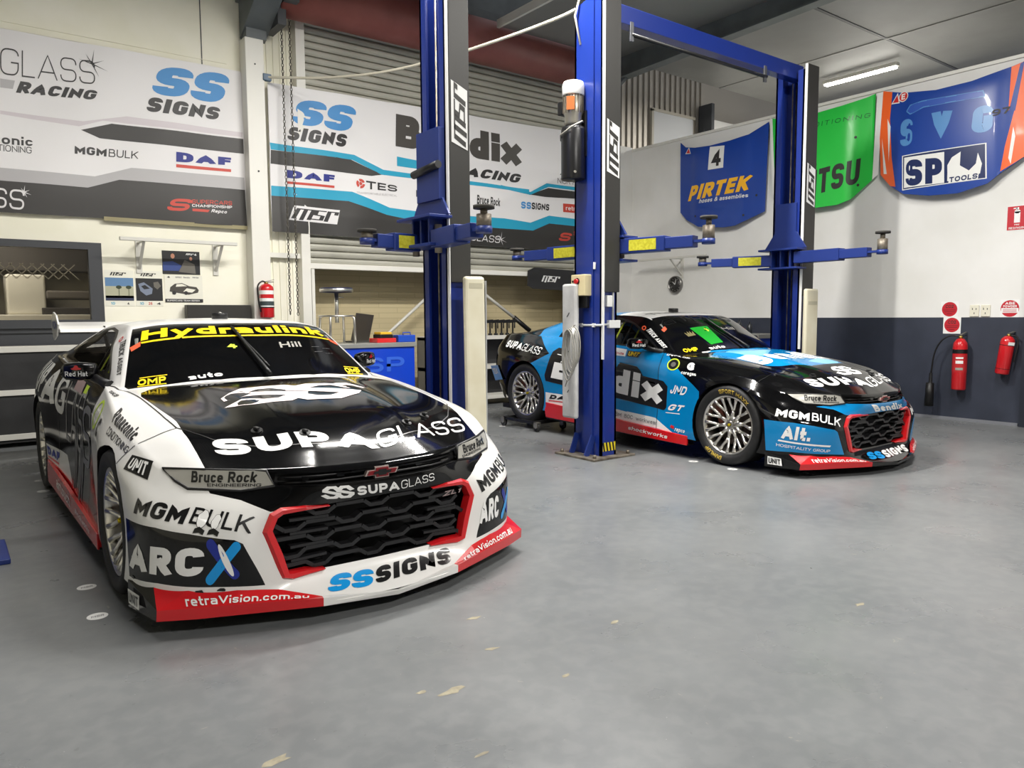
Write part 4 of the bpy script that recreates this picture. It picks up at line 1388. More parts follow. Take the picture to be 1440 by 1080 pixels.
    # A pillar and flank
    c.text('roof', [(-1.20, -.668, 1.140), (-.89, -.760, .962), (-.862, -.745, .974), (-1.15, -.648, 1.162)][0:4], 'TRUCK ASSIST', K, .2, .85)
    V, F = disc2d(.5, .5, .5, .5, 16, .55)
    c.put('roof', [(-1.265, -.66, 1.15), (-1.215, -.675, 1.13), (-1.20, -.648, 1.15), (-1.25, -.632, 1.175)], V, F, D_RED, .0022)
    d = 'door|R'; r = 'rear_quarter|R'
    def L(part, x0, x1, z0, z1, y, s, m, wt, wide=1.0, sl=.1):
        c.text(part, [(x0, y, z0), (x1, y, z0 - .02), (x1, y, z1 - .02), (x0, y, z1)], s, m, wt, wide, sl, .0022, .15)
    L(r, -3.25, -2.62, .76, .97, -.93, 'SUP', W, .28)
    L(r, -2.58, -2.18, .71, .95, -.93, 'A', W, .26)
    L(r, -2.16, -1.86, .66, .93, -.91, 'G', W, .20)
    L(d, -1.80, -1.15, .50, .88, -.90, 'LAS', mat('outline_grey', (150, 150, 148), .4), .09)
    L(d, -1.15, -.86, .45, .80, -.90, 'S', D_GREY, .12)
    for (a, b, z0, z1) in ((-1.45, -1.30, .25, .68), (-1.24, -1.05, .22, .62)):
        c.poly(d, [(a, -.92, z0), (b, -.92, z0), (b, -.92, z1), (a, -.92, z1)], [(.0, .7), (.35, .0), (.6, 0), (.55, .4), (.8, .05), (1, 0), (.75, .75), (.55, 1), (.45, .6), (.2, 1)], mat('grey_brush', (86, 86, 88), .4), .0022, .2, (0, -1, 0))
    c.poly(d, [(-1.62, -.87, .84), (-1.34, -.87, .83), (-1.36, -.85, .90), (-1.62, -.85, .915)], [(0, 0), (1, 0), (1, 1), (0, 1)], mat('faded_pink', (176, 150, 150), .5), .0022, .3, (0, -1, 0))
    c.poly(d, [(-1.30, -.87, .84), (-1.20, -.87, .84), (-1.20, -.86, .885), (-1.30, -.86, .89)], [(0, 0), (1, 0), (1, 1), (0, 1)], D_LIME, .0022, .3, (0, -1, 0))
    c.text(r, [(-2.40, -.955, .322), (-2.02, -.94, .318), (-2.04, -.94, .378), (-2.42, -.955, .382)], 'DAF', D_NAVY, .32, 1.3, .1)
    c.poly(r, [(-2.40, -.955, .298), (-2.02, -.94, .294), (-2.02, -.94, .308), (-2.40, -.955, .312)], [(0, 0), (1, 0), (1, 1), (0, 1)], D_RED, .0022, .4, (0, -1, 0))
    return c

def livery_blue():
    c = Car()
    c.fill(P_BLUE, 'out side deck roof')
    c.fill(P_BLACK, 'hood')
    for f in c.bm.faces:
        if f[c.lay] == PATCH['out'] and f.calc_center_median().x > .30: f.material_index = c.mi(P_BLACK)
    common_cuts(c)
    big = 5
    c.area([(-.845, 0, .96), (-.745, 0, .866), (-.521, 0, .73), (-.369, 0, .646), (-.30, 0, .60), (-.30, 0, -1), (2, 0, -1), (2, 0, 1.2), (-.845, 0, 1.2)], (0, -1, 0), P_BLACK, 'out')
    c.area([(-2.74, 0, 1.10), (-2.74, 0, 1.02), (-2.41, 0, .82), (-2.66, 0, .71), (-2.82, 0, .66), (-2.82, 0, -1), (-big, 0, -1), (-big, 0, 1.10)], (0, -1, 0), P_BLACK, 'out')
    c.area([(-2.90, 0, 2), (-2.75, 0, .9), (-big, 0, .9), (-big, 0, 2)], (0, -1, 0), P_BLACK, 'deck side')
    c.fill(P_BLACK, 'deck')
    bar = [(0, -.70, .553), (0, -.493, .573), (0, -.266, .568), (0, 0, .566), (0, 0, .480), (0, -.158, .477), (0, -.445, .482), (0, -.50, .486), (0, -.585, .531)]
    c.area(bar, (1, 0, 0), P_BLUE, 'out')
    c.area(ARC_PTS, (.62, -.78, 0), P_BLUE, 'out')
    # sills
    c.area([(-2.43, 0, .39), (-2.43, 0, .277), (-1.41, 0, .234), (-.765, 0, .205), (-.59, 0, .188), (-.83, 0, .30), (-1.42, 0, .325), (-2.08, 0, .387)], (0, -1, 0), P_WHITE, 'out')
    c.area([(-2.43, 0, .28), (-1.4, 0, .236), (-.59, 0, .190), (-.42, 0, .185), (-.42, 0, .05), (-2.43, 0, .05)], (0, -1, 0), P_RED, 'out')
    # facets on the bonnet
    hb = [(-.47, -.62), (-.33, -.62), (-.23, -.54), (-.04, -.52), (.065, -.515), (.195, -.374), (.32, -.24), (.313, .18), (.30, .38), (.12, .50), (-.1, .55), (-.33, .62), (-.6, .62), (-.62, .3), (-.62, 0), (-.62, -.3)]
    c.area([(x, y, 0) for x, y in hb], (0, 0, 1), P_BLUE, 'hood', False)
    c.area([(-.466, -.402, 0), (-.62, -.045, 0), (-.32, .103, 0), (-.096, -.295, 0), (-.168, -.392, 0), (-.296, -.393, 0)], (0, 0, 1), P_LBLUE, 'hood', False)
    c.area([(.20, -.10, 0), (.31, .0, 0), (.31, .20, 0), (.22, .36, 0), (.12, .18, 0)], (0, 0, 1), P_LBLUE, 'hood', False)
    c.area([(-.33, .62, 0), (-.2, .45, 0), (0, .42, 0), (.12, .50, 0), (-.1, .55, 0)], (0, 0, 1), P_LBLUE, 'hood', False)
    # white roof nose, black pillars and rails
    c.area([(-.6, -2, 0), (-1.62, -2, 0), (-1.74, 0, 0), (-1.62, 2, 0), (-.6, 2, 0)], (0, 0, 1), P_WHITE, 'roof', False)
    c.area([(-.60, -.54, 0), (-1.19, -.54, 0), (-1.19, -.9, 0), (-.60, -.9, 0)], (0, 0, 1), P_BLACK, 'roof', True)
    c.area([(-.60, -.70, 0), (-.73, -.66, 0), (-1.18, -.575, 0), (-1.22, -.64, 0), (-1.0, -.9, 0), (-.6, -.9, 0)], (0, 0, 1), P_BLACK, 'roof', True)
    c.area([(-.70, 0, .80), (-.70, 0, 1.4), (-1.95, 0, 1.4), (-2.10, 0, 1.22), (-2.38, 0, 1.12), (-2.43, 0, 1.0), (-2.0, 0, .978), (-1.1, 0, .93), (-.845, 0, .90)], (0, -1, 0), P_BLACK, 'side')
    panels(c)
    def scr(f): return f[c.pl] > 0 and c.names[f[c.pl] - 1] == 'windscreen'
    for f in c.bm.faces:
        if scr(f): f.material_index = c.mi(G_SCREEN)
    for f in knife(c.bm, [(p[0], p[1], 0) for p in SUN_TOP], (0, 0, 1), scr): f.material_index = c.mi(P_WHITE)
    for f in knife(c.bm, [(-.40, 0, 0), (-.40, -.80, 0), (-.80, -.80, 0), (-.755, -.55, 0), (-.66, -.3, 0), (-.60, 0, 0), (-.66, .3, 0), (-.755, .55, 0), (-.80, .80, 0), (-.40, .80, 0)], (0, 0, 1), scr): f.material_index = c.mi(P_BLACK)
    c.split()
    seams(c, D_BLACK)
    W, K = D_WHITE, D_BLACK
    fb, g, d, r = 'front_bumper', 'front_guard|R', 'door|R', 'rear_quarter|R'
    nose_letters(c, W, True)
    c.text(fb, [(.518, -.945, .300), (.690, -.822, .290), (.700, -.810, .392), (.530, -.938, .412)], 'Alt.', W, .26, .95, 0)
    c.poly(fb, [(.493, -.954, .278), (.781, -.682, .241), (.786, -.673, .254), (.500, -.952, .290)], [(0, 0), (1, 0), (1, 1), (0, 1)], W, .0022, .1)
    c.text(fb, [(.484, -.957, .236), (.779, -.677, .198), (.782, -.674, .219), (.484, -.957, .259)], 'HOSPITALITY GROUP', W, .13, 1.0)
    c.text(fb, [(.860, -.160, .493), (.846, .325, .487), (.862, .255, .542), (.862, -.235, .556)], 'Bendix', W, .27, 1.1, 0)
    c.text(fb, [(.905, -.290, .112), (.938, -.085, .106), (.848, -.045, .150), (.835, -.242, .158)], 'SS', D_BLUE, .27, .85, .12, .0022, .2, .06)
    c.text(fb, [(.936, -.068, .107), (.905, .370, .111), (.836, .400, .160), (.850, -.025, .150)], 'SIGNS', W, .27, .85, .08)
    c.text('bonnet', [(.557, -.600, .693), (.759, -.005, .673), (.650, .005, .734), (.441, -.588, .750)], 'SUPA', W, .27, 1.05, 0, .0026, .12)
    c.text('bonnet', [(.76, .005, .674), (.582, .640, .680), (.455, .68, .745), (.645, .035, .737)], 'GLASS', W, .14, 1.0, 0, .0026, .12)
    V, F = symbol2d()
    c.put('bonnet', [(.56, -.18, .76), (.575, .16, .76), (.40, .14, .82), (.40, -.10, .82)], V, F, W, .0022)
    c.text('bonnet', [(.02, -.52, .84), (.20, .40, .86), (-.14, .40, .90), (-.27, -.52, .87)], 'Bendix', W, .30, 1.2, .1, .0026, .12)
    # flank
    tri_ = [(-2.42, -.94, .545), (-.700, -.94, .415), (-.700, -.93, .690), (-2.34, -.93, .860)]
    A, B = Vector(tri_[0]), Vector(tri_[1])
    def on(u, v):
        a, b, cc, e = [Vector(p) for p in tri_]
        return (a * (1 - u) + b * u) * (1 - v) + (e * (1 - u) + cc * u) * v
    V, F, w = text2d('Bendix', .29, 1.05, 0, .12)
    q = [tuple(on(.04, .06)), tuple(on(.955, .06)), tuple(on(.955, .90)), tuple(on(.04, .90))]
    # black outline: the same letters, fattened
    V2, F2, w2 = text2d('Bendix', .62, 1.24, 0, -.08)
    def outline(part, u0, u1, pts):
        c.poly(part, [tuple(on(0, 0)), tuple(on(1, 0)), tuple(on(1, 1)), tuple(on(0, 1))], pts, K, .0016, .06, (0, -1, 0))
    outline(d, 0, 1, [(.0, -.09), (.20, -.12), (.60, -.12), (.985, -.12), (1.0, -.02), (1.0, .70), (.965, .84), (.80, .84), (.78, .98), (.745, 1.10), (.60, 1.10), (.57, .86), (.30, .84), (.22, .86), (.18, 1.10), (.02, 1.10), (-.01, .95), (-.02, .1)])
    c.put(d, q, V, F, W, .0026, w, 1.0, (0, -1, 0))
    c.text(g, [(-.667, -.934, .548), (-.476, -.951, .548), (-.446, -.953, .628), (-.650, -.932, .628)], 'JND', W, .2, 1.1, .2)
    c.text(g, [(-.690, -.940, .390), (-.505, -.955, .400), (-.480, -.954, .456), (-.661, -.939, .450)], 'GT', W, .26, 1.4, .25)
    c.poly(g, [(-.70, -.94, .362), (-.52, -.95, .37), (-.52, -.95, .377), (-.70, -.94, .369)], [(0, 0), (1, 0), (1, 1), (0, 1)], W, .002, .3)
    c.text(g, [(-.575, -.958, .212), (-.455, -.963, .208), (-.448, -.964, .244), (-.565, -.958, .252)], 'repco', W, .24, 1.1, .15)
    c.poly(g, [(-.63, -.958, .238), (-.585, -.96, .226), (-.58, -.96, .252), (-.62, -.958, .262)], [(0, 0), (1, 0), (1, 1), (0, 1)], D_RED, .002, .3)
    c.text(g, [(-.545, -.926, .735), (-.360, -.936, .728), (-.372, -.922, .755), (-.545, -.914, .764)], 'coregas', W, .18, 1.1)
    V, F = disc2d(.5, .5, .5, .5, 24, .45, 40, 330)
    c.put(g, [(-.50, -.905, .775), (-.40, -.912, .768), (-.41, -.88, .835), (-.50, -.875, .845)], V, F, W, .0022)
    V, F = disc2d(.62, .5, .25, .25, 16)
    c.put(g, [(-.50, -.905, .775), (-.40, -.912, .768), (-.41, -.88, .835), (-.50, -.875, .845)], V, F, W, .0022)
    cq = [(-.745, -.89, .755), (-.595, -.90, .75), (-.595, -.87, .862), (-.745, -.86, .872)]
    V, F = disc2d(.5, .5, .5, .5, 28)
    c.put(g, cq, V, F, K, .0018)
    V, F = disc2d(.5, .5, .5, .5, 28, .82)
    c.put(g, cq, V, F, D_LIME, .0024)
    V, F = disc2d(.5, .5, .2, .2, 16)
    c.put(g, cq, V, F, M_CHROME, .0024)
    c.text(g, [(-.80, -.845, .897), (-.52, -.845, .860), (-.54, -.82, .875), (-.80, -.82, .908)], 'DUNLOP', W, .22, 1.3, .2)
    c.text(r, [(-3.28, -.914, .856), (-2.93, -.945, .835), (-2.92, -.915, .920), (-3.28, -.875, .945)], 'SUPA', W, .26, 1.1)
    c.text(r, [(-2.92, -.945, .832), (-2.575, -.969, .800), (-2.55, -.939, .885), (-2.90, -.915, .915)], 'GLASS', W, .12, .95, .1)
    c.text(r, [(-2.37, -.962, .325), (-2.03, -.942, .330), (-2.03, -.939, .374), (-2.35, -.961, .372)], 'DAF', K, .32, 1.3, .1)
    c.poly(r, [(-2.38, -.962, .298), (-2.03, -.942, .303), (-2.03, -.942, .314), (-2.38, -.962, .310)], [(0, 0), (1, 0), (1, 1), (0, 1)], D_RED, .002, .4, (0, -1, 0))
    c.text(d, [(-1.40, -.94, .258), (-.80, -.951, .237), (-.80, -.945, .272), (-1.40, -.933, .296)], 'GBM  BOC  workwear', D_GREY, .16, 1.1)
    # stickers under the mirror
    c.poly(d, [(-1.56, -.87, .855), (-1.31, -.87, .848), (-1.32, -.84, .915), (-1.56, -.83, .932)], [(0, 0), (1, 0), (1, 1), (0, 1)], W, .002, .2, (0, -1, 0))
    c.text(d, [(-1.53, -.87, .868), (-1.34, -.87, .862), (-1.34, -.85, .885), (-1.53, -.85, .892)], 'Bolinda', D_RED, .2, 1.1, 0, .0026, .2, .14, (0, -1, 0))
    uq = [(-1.296, -.866, .852), (-1.138, -.867, .846), (-1.114, -.842, .898), (-1.300, -.841, .908)]
    c.poly(d, uq, [(0, 0), (1, 0), (1, 1), (0, 1)], K, .002, .2, (0, -1, 0))
    c.text(d, [tuple(Vector(uq[i]).lerp(Vector(uq[(i + 2) % 4]), .12)) for i in range(4)], 'UNIT', D_YELLOW, .18, .9, .1, .0028, .2, .14, (0, -1, 0))
    # pillars, screen, roof
    c.text('roof', [(-1.20, -.700, 1.105), (-.895, -.775, .945), (-.865, -.757, .958), (-1.155, -.680, 1.128)], 'TRUCK ASSIST', W, .24, .85)
    V, F = disc2d(.5, .5, .5, .5, 16, .5)
    c.put('roof', [(-1.275, -.69, 1.12), (-1.215, -.71, 1.09), (-1.20, -.675, 1.115), (-1.255, -.655, 1.145)], V, F, D_ORANGE, .0022)
    ws = 'windscreen'
    c.text(ws, [(-1.045, -.42, 1.150), (-1.040, .43, 1.150), (-1.14, .42, 1.206), (-1.145, -.40, 1.206)], 'TRICO', K, .2, 1.3, 0, .0024, .2, .14, None, (.05, 0, .008))
    V, F = stroke([(0, .5), (.35, .98), (1, .98), (1, .02), (.35, .02), (0, .5)], .08, .3)
    c.put(ws, [(-1.055, -.60, 1.150), (-1.050, -.46, 1.150), (-1.13, -.46, 1.200), (-1.135, -.585, 1.198)], V, F, K, .0022)
    c.text(ws, [(-1.08, -.57, 1.163), (-1.075, -.475, 1.163), (-1.10, -.475, 1.182), (-1.105, -.565, 1.182)], 'TRICO', K, .22, 1.3)
    c.text('roof', [(-1.30, -.52, 1.25), (-1.28, .10, 1.262), (-1.40, .10, 1.275), (-1.42, -.50, 1.26)], 'Thrifty', K, .2, 1.2, .1)
    c.text('roof', [(-1.28, .14, 1.262), (-1.30, .52, 1.25), (-1.42, .50, 1.26), (-1.40, .13, 1.275)], 'Auto', D_RED, .16, 1.2, .2)
    # green panel on the screen, driver tag, lower stickers
    c.poly(ws, [(-.655, -.375, .985), (-.640, -.215, 1.0), (-.905, -.150, 1.128), (-.915, -.385, 1.130)], [(0, 0), (1, 0), (1, 1), (0, 1)], mat('green_film', (30, 148, 44), .25), .002, .1)
    c.text(ws, [(-.83, -.25, 1.09), (-.82, -.20, 1.09), (-.89, -.19, 1.122), (-.895, -.245, 1.122)], '4', D_LIME, .26)
    c.text(ws, [(-.83, .02, 1.103), (-.84, .22, 1.100), (-.885, .225, 1.125), (-.875, .025, 1.125)], 'Hill', D_SILVER, .16, 1.4)
    c.text(ws, [(-.615, -.44, .932), (-.575, -.26, .946), (-.612, -.255, .972), (-.652, -.435, .958)], 'auto', W, .28, 1.5)
    q = [(-.708, -.69, .918), (-.655, -.55, .925), (-.705, -.545, .958), (-.755, -.682, .951)]
    c.text(ws, q, 'OMP', D_YELLOW, .25, 1.3, .15)
    cr_ = [(0, 0), (1, 0), (1.05, .9), (.78, .4), (.66, 1), (.5, .45), (.34, 1), (.22, .4), (-.05, .9)]
    c.poly(ws, [(-.83, -.50, 1.06), (-.815, -.41, 1.07), (-.885, -.40, 1.11), (-.90, -.49, 1.10)], cr_, mat('dull_gold', (118, 110, 70), .5), .0022, .3)
    for s in (-1, 1):
        c.poly(ws, [(-1.00, -.655 * s, 1.10), (-1.02, -.60 * s, 1.115), (-1.06, -.59 * s, 1.14), (-1.04, -.655 * s, 1.12)], [(0, 0), (1, 0), (1, 1), (0, 1)], D_ORANGE, .0022, .3)
    return c

def place_car(c, cfg, name, loc, ang, rise, pitch, label):
    root = empty(name, (0, 0, 0), 0, label, 'race car')
    c.emit(root)
    fittings(c, root, cfg)
    for (x, y, s) in ((0, -.835, -1), (0, .835, 1), (-2.82, -.825, -1), (-2.82, .825, 1)):
        make_wheel(root, x, y, .34, s, 0.0, cfg['letters'] and x == 0 and s < 0, cfg['grooves'])
    fx = Matrix.Rotation(pitch, 4, 'Y')
    root.rotation_mode = 'XYZ'
    root.matrix_world = Matrix.Translation(loc) @ Matrix.Rotation(ang, 4, 'Z') @ Matrix.Translation((0, 0, rise)) @ fx
    return root

def build_cars():
    c = livery_white()
    root = place_car(c, dict(lip=P_WHITE, letters=False, grooves=True), 'race_car', (1.5547, 3.9079, 0), -math.pi / 2 + .0098, 0, 0,
              'black and white touring car with yellow sunstrip lettering on the windscreen, nearest the camera')
    # rear wing, end plates and struts
    w = empty('rear_wing'); w.parent = root
    b = MB()
    top = [(-3.60, 1.205), (-3.64, 1.230), (-3.76, 1.258), (-3.95, 1.290), (-3.80, 1.235), (-3.68, 1.200)]
    b.prism([(x, -.70, z - .03) for x, z in top], (0, 1.40, 0), P_WHITE)
    b.build('wing_blade', w)
    for s in (1, -1):
        e = MB()
        e.prism([(x, .705 * s, z) for x, z in ((-3.60, 1.24), (-3.70, 1.32), (-3.86, 1.35), (-4.0, 1.30), (-4.0, 1.20), (-3.90, 1.10), (-3.72, 1.14))], (0, .014 * s, 0), P_WHITE, .003)
        V, F, tw = text2d('VCM', .2, 1)
        e.raw(([(-3.93 + .25 * p[0] / tw, .7205 * s, 1.20 + .07 * p[1]) for p in V], F), D_NAVY)
        e.build('end_plate', w)
        k = MB()
        k.prism([(x, .34 * s, z) for x, z in ((-3.45, 1.0), (-3.60, 1.0), (-3.84, 1.225), (-3.70, 1.225))], (0, .012 * s, 0), M_BLACK)
        k.build('wing_strut', w)
    c = livery_blue()
    root = place_car(c, dict(lip=P_BLACK, letters=True, grooves=False), 'race_car', (6.2584, 3.9795, 0), -math.pi / 2 - .0065, .0143, .0187,
              'cyan and black touring car with white roof front, parked beside the middle hoist post')
    # torn blue flap of the rear bumper, seen behind the near rear wheel
    q = [Vector(p) for p in ((-3.62, -.875, .600), (-3.36, -.955, .630), (-3.215, -.985, .470), (-3.42, -.945, .440))]
    s = Sheet(lambda a, b: (q[3] * (1 - a) + q[2] * a) * (1 - b) + (q[0] * (1 - a) + q[1] * a) * b, lambda a, b: Vector((-.25, -.96, 0)), .4)
    o_ = rect(0, 0, 1, 1)
    s.back(o_, P_BLACK, .01)
    s.poly(o_, P_DBLUE, 0)
    s.text([(.12, .42), (.72, .42), (.72, .80), (.12, .80)], 'TEX', D_SILVER, 1, .2, 1.0)
    f_ = s.build('bumper_flap', root)
    tag(f_, 'blue torn bumper flap')
    return root
# outlines and lettering boxes of the banners and hung bonnets, in metres on their own planes
TB = {
'glass1': [(0.63, 3.757), (1.483, 3.805), (1.495, 4.051), (0.645, 4.027)],
'racing1': [(0.756, 3.6), (1.465, 3.641), (1.48, 3.742), (0.771, 3.72)],
'bar1': [(0.623, 3.626), (0.732, 3.631), (0.754, 3.717), (0.628, 3.714)],
'star1': [(1.465, 4.018)],
'ss1': [(2.023, 3.802), (2.811, 3.821), (2.881, 4.174), (2.078, 4.124)],
'signs1': [(1.973, 3.601), (2.758, 3.624), (2.786, 3.772), (2.001, 3.767)],
'arrow1': [(1.327, 3.309), (1.627, 3.417), (3.051, 3.442), (3.05, 3.266), (1.503, 3.246)],
'pale1': [(0.609, 3.365), (1.31, 3.344), (1.541, 3.436), (3.04, 3.463), (3.049, 3.518), (1.779, 3.517), (1.35, 3.401), (0.611, 3.4)],
'mgm1': [(1.255, 3.051), (1.561, 3.059), (1.569, 3.145), (1.259, 3.135)],
'bulk1': [(1.581, 3.06), (1.874, 3.067), (1.882, 3.15), (1.589, 3.145)],
'sonic1': [(0.187, 3.046), (0.875, 3.081), (0.879, 3.166), (0.194, 3.156)],
'tion1': [(0.184, 2.983), (0.862, 3.003), (0.865, 3.07), (0.187, 3.046)],
'daf1': [(2.273, 3.083), (2.894, 3.113), (2.897, 3.201), (2.278, 3.194)],
'dafbar1': [(2.271, 3.02), (2.891, 3.033), (2.892, 3.066), (2.272, 3.056)],
'grey1': [(0.579, 2.827), (1.436, 2.832), (1.803, 2.963), (3.046, 2.984), (3.053, 2.839), (1.677, 2.821), (1.363, 2.705), (0.572, 2.698)],
'black1': [(0.572, 2.698), (1.363, 2.705), (1.677, 2.821), (3.053, 2.839), (3.06, 2.394), (0.554, 2.369)],
'gl1': [(0.028, 2.443), (0.761, 2.415), (0.781, 2.619), (0.039, 2.634)],
'sup_s': [(2.133, 2.523), (2.369, 2.53), (2.407, 2.67), (2.17, 2.664)],
'supt': [(2.427, 2.621), (2.885, 2.641), (2.887, 2.688), (2.429, 2.671)],
'cht': [(2.426, 2.585), (2.883, 2.599), (2.885, 2.632), (2.427, 2.617)],
'rep': [(2.635, 2.537), (2.814, 2.535), (2.822, 2.575), (2.644, 2.575)],
'repb': [(2.428, 2.535), (2.601, 2.535), (2.621, 2.564), (2.429, 2.565)],
'ss2': [(3.62, 3.698), (4.405, 3.691), (4.47, 4.029), (3.669, 4.007)],
'signs2': [(3.563, 3.493), (4.339, 3.494), (4.362, 3.659), (3.594, 3.659)],
'bendix2': [(5.087, 3.607), (7.236, 3.593), (7.238, 4.0), (5.097, 4.035)],
'tbar2': [(5.103, 3.344), (5.926, 3.345), (5.961, 3.438), (5.105, 3.472)],
'racing2': [(5.993, 3.324), (7.203, 3.327), (7.223, 3.463), (6.028, 3.462)],
'teal2': [(3.349, 3.427), (4.468, 3.414), (4.884, 3.267), (5.596, 3.268), (7.408, 3.25), (7.408, 3.202), (5.595, 3.208), (4.853, 3.198), (4.438, 3.346), (3.359, 3.347)],
'blk2': [(3.359, 3.342), (4.396, 3.354), (4.593, 3.287), (4.868, 3.2), (4.705, 3.165), (3.353, 3.177)],
'daf2': [(3.555, 3.025), (4.179, 3.031), (4.182, 3.12), (3.558, 3.123)],
'dafbar2': [(3.553, 2.954), (4.177, 2.958), (4.178, 2.988), (3.554, 2.984)],
'tes2': [(4.62, 2.987), (5.095, 2.997), (5.097, 3.077), (4.622, 3.096)],
'swirl2': [(4.544, 3.05)],
'tes2b': [(4.483, 2.915), (5.093, 2.93), (5.094, 2.957), (4.484, 2.941)],
'mgm2': [(5.392, 2.957), (5.82, 2.961), (5.821, 3.064), (5.394, 3.052)],
'tealL': [(3.357, 2.913), (4.423, 2.934), (4.976, 2.774), (5.843, 2.743), (6.923, 2.77), (7.42, 2.74), (7.81, 2.879), (8.464, 2.858), (8.465, 2.743), (7.81, 2.756), (7.476, 2.623), (6.854, 2.616), (5.603, 2.606), (4.93, 2.675), (4.369, 2.809), (3.353, 2.791)],
'blkL': [(3.353, 2.791), (4.369, 2.809), (4.93, 2.675), (5.603, 2.606), (6.854, 2.616), (7.476, 2.623), (7.81, 2.756), (8.465, 2.743), (8.45, 2.325), (3.337, 2.346)],
'msr2': [(3.558, 2.51), (4.203, 2.495), (4.249, 2.682), (3.631, 2.695)],
'br2': [(6.401, 2.94), (6.831, 2.944), (6.832, 3.061), (6.403, 3.075)],
'sss2': [(7.239, 2.945), (7.811, 2.957), (7.811, 3.057), (7.239, 3.053)],
'retra2': [(8.094, 2.956), (8.767, 2.961), (8.766, 3.102), (8.094, 3.092)],
'gl2': [(5.824, 2.413), (6.826, 2.395), (6.846, 2.5), (5.825, 2.511)],
'sup2': [(7.976, 2.497), (8.208, 2.497), (8.242, 2.626), (8.005, 2.631)],
'tri2': [(8.019, 3.534), (8.292, 3.541), (8.17, 3.865)],
'nick2': [(7.974, 3.396), (8.764, 3.416), (8.764, 3.497), (7.974, 3.485)],
'teal3': [(6.86, 3.263), (7.432, 3.213), (7.751, 3.375), (8.465, 3.372), (8.465, 3.318), (7.792, 3.323), (7.431, 3.168), (6.86, 3.219)],
'blk3': [(7.412, 3.172), (7.792, 3.308), (8.465, 3.299), (8.465, 3.191), (7.71, 3.162)],
'p_out': [(8.321, 4.073), (8.209, 3.981), (7.989, 3.933), (7.681, 3.908), (7.313, 3.918), (6.999, 3.952), (6.684, 4.073), (6.715, 2.804), (7.193, 2.638), (7.397, 2.631), (7.89, 2.689), (8.165, 2.829), (8.3, 2.957)],
'p4': [(7.703, 3.54), (7.413, 3.53), (7.402, 3.859), (7.68, 3.887)],
'pir': [(8.132, 3.114), (6.995, 3.134), (6.949, 3.358), (8.076, 3.341)],
'hos': [(7.873, 3.052), (6.982, 3.037), (6.983, 3.095), (7.855, 3.117)],
'ptri': [(8.207, 3.872), (8.086, 3.858), (8.128, 3.967)],
'f_out': [(6.673, 4.12), (6.494, 4.067), (5.943, 4.022), (5.547, 4.045), (5.227, 4.081), (5.098, 4.106), (5.022, 4.108), (5.047, 3.085), (5.122, 3.027), (5.393, 2.805), (5.557, 2.755), (5.916, 2.747), (6.236, 2.814), (6.576, 3.022)],
'fw1': [(6.673, 4.12), (6.623, 4.107), (6.533, 3.003), (6.576, 3.022)],
'fw2': [(5.098, 4.106), (5.022, 4.108), (5.047, 3.085), (5.122, 3.027)],
'fcond': [(6.551, 3.839), (5.178, 3.823), (5.18, 3.878), (6.553, 3.908)],
'fuj': [(6.442, 2.852), (5.292, 3.001), (5.272, 3.321), (6.43, 3.197)],
'finf': [(5.926, 3.329)],
's_out': [(5.017, 4.112), (4.747, 4.025), (4.348, 3.96), (3.957, 3.968), (3.556, 4.037), (3.441, 4.064), (3.33, 4.093), (3.283, 3.138), (3.392, 3.029), (3.6, 2.889), (3.737, 2.777), (4.051, 2.706), (4.387, 2.722), (4.698, 2.786), (4.875, 2.907), (5.013, 3.068), (5.043, 3.53)],
'so1': [(5.017, 4.112), (4.896, 4.071), (4.913, 3.749), (4.869, 3.254), (4.807, 2.891), (4.875, 2.907), (5.013, 3.068), (5.043, 3.53)],
'sw1': [(4.946, 3.755), (4.899, 3.649), (4.907, 3.211)],
'sw1b': [(5.012, 3.524), (4.927, 3.067), (4.97, 3.074)],
'so2': [(3.563, 4.032), (3.441, 4.064), (3.33, 4.093), (3.283, 3.138), (3.392, 3.029), (3.617, 2.896), (3.584, 3.171), (3.497, 3.628), (3.568, 3.557)],
'sb2': [(3.479, 4.048), (3.441, 4.064), (3.503, 3.543), (3.562, 3.556)],
'sw2': [(3.547, 3.034), (3.514, 3.374), (3.49, 3.262), (3.521, 2.964)],
'sS': [(4.765, 3.37), (4.601, 3.364), (4.602, 3.685), (4.763, 3.694)],
'sV': [(4.358, 3.374), (4.156, 3.364), (4.148, 3.682), (4.371, 3.702)],
'sG': [(3.93, 3.367), (3.712, 3.352), (3.706, 3.652), (3.912, 3.664)],
'spbox': [(4.712, 2.829), (3.744, 2.833), (3.762, 3.236), (4.729, 3.255)],
'spw': [(4.686, 2.855), (4.2, 2.847), (4.211, 3.209), (4.696, 3.225)],
'spr': [(4.171, 2.838), (3.765, 2.848), (3.781, 3.21), (4.187, 3.219)],
'sptxt': [(4.665, 2.871), (4.223, 2.857), (4.235, 3.148), (4.666, 3.191)],
'tools': [(4.144, 2.843), (3.844, 2.848), (3.836, 2.907), (4.142, 2.903)],
'wr': [(4.167, 2.953), (4.171, 3.046), (4.124, 3.13), (4.028, 3.182), (4.032, 3.024), (3.933, 2.951), (3.862, 3.019), (3.846, 3.139), (3.799, 3.009), (3.815, 2.9), (4.167, 2.861)],
'stri': [(4.902, 3.921), (4.791, 3.911), (4.821, 4.042)],
'se': [(4.746, 3.977)],
'ridge_shine': [(4.69, 3.786), (4.645, 3.847), (4.504, 3.863), (4.166, 3.844), (3.826, 3.828), (3.803, 3.761), (4.163, 3.776), (4.478, 3.787), (4.64, 3.74)],
}
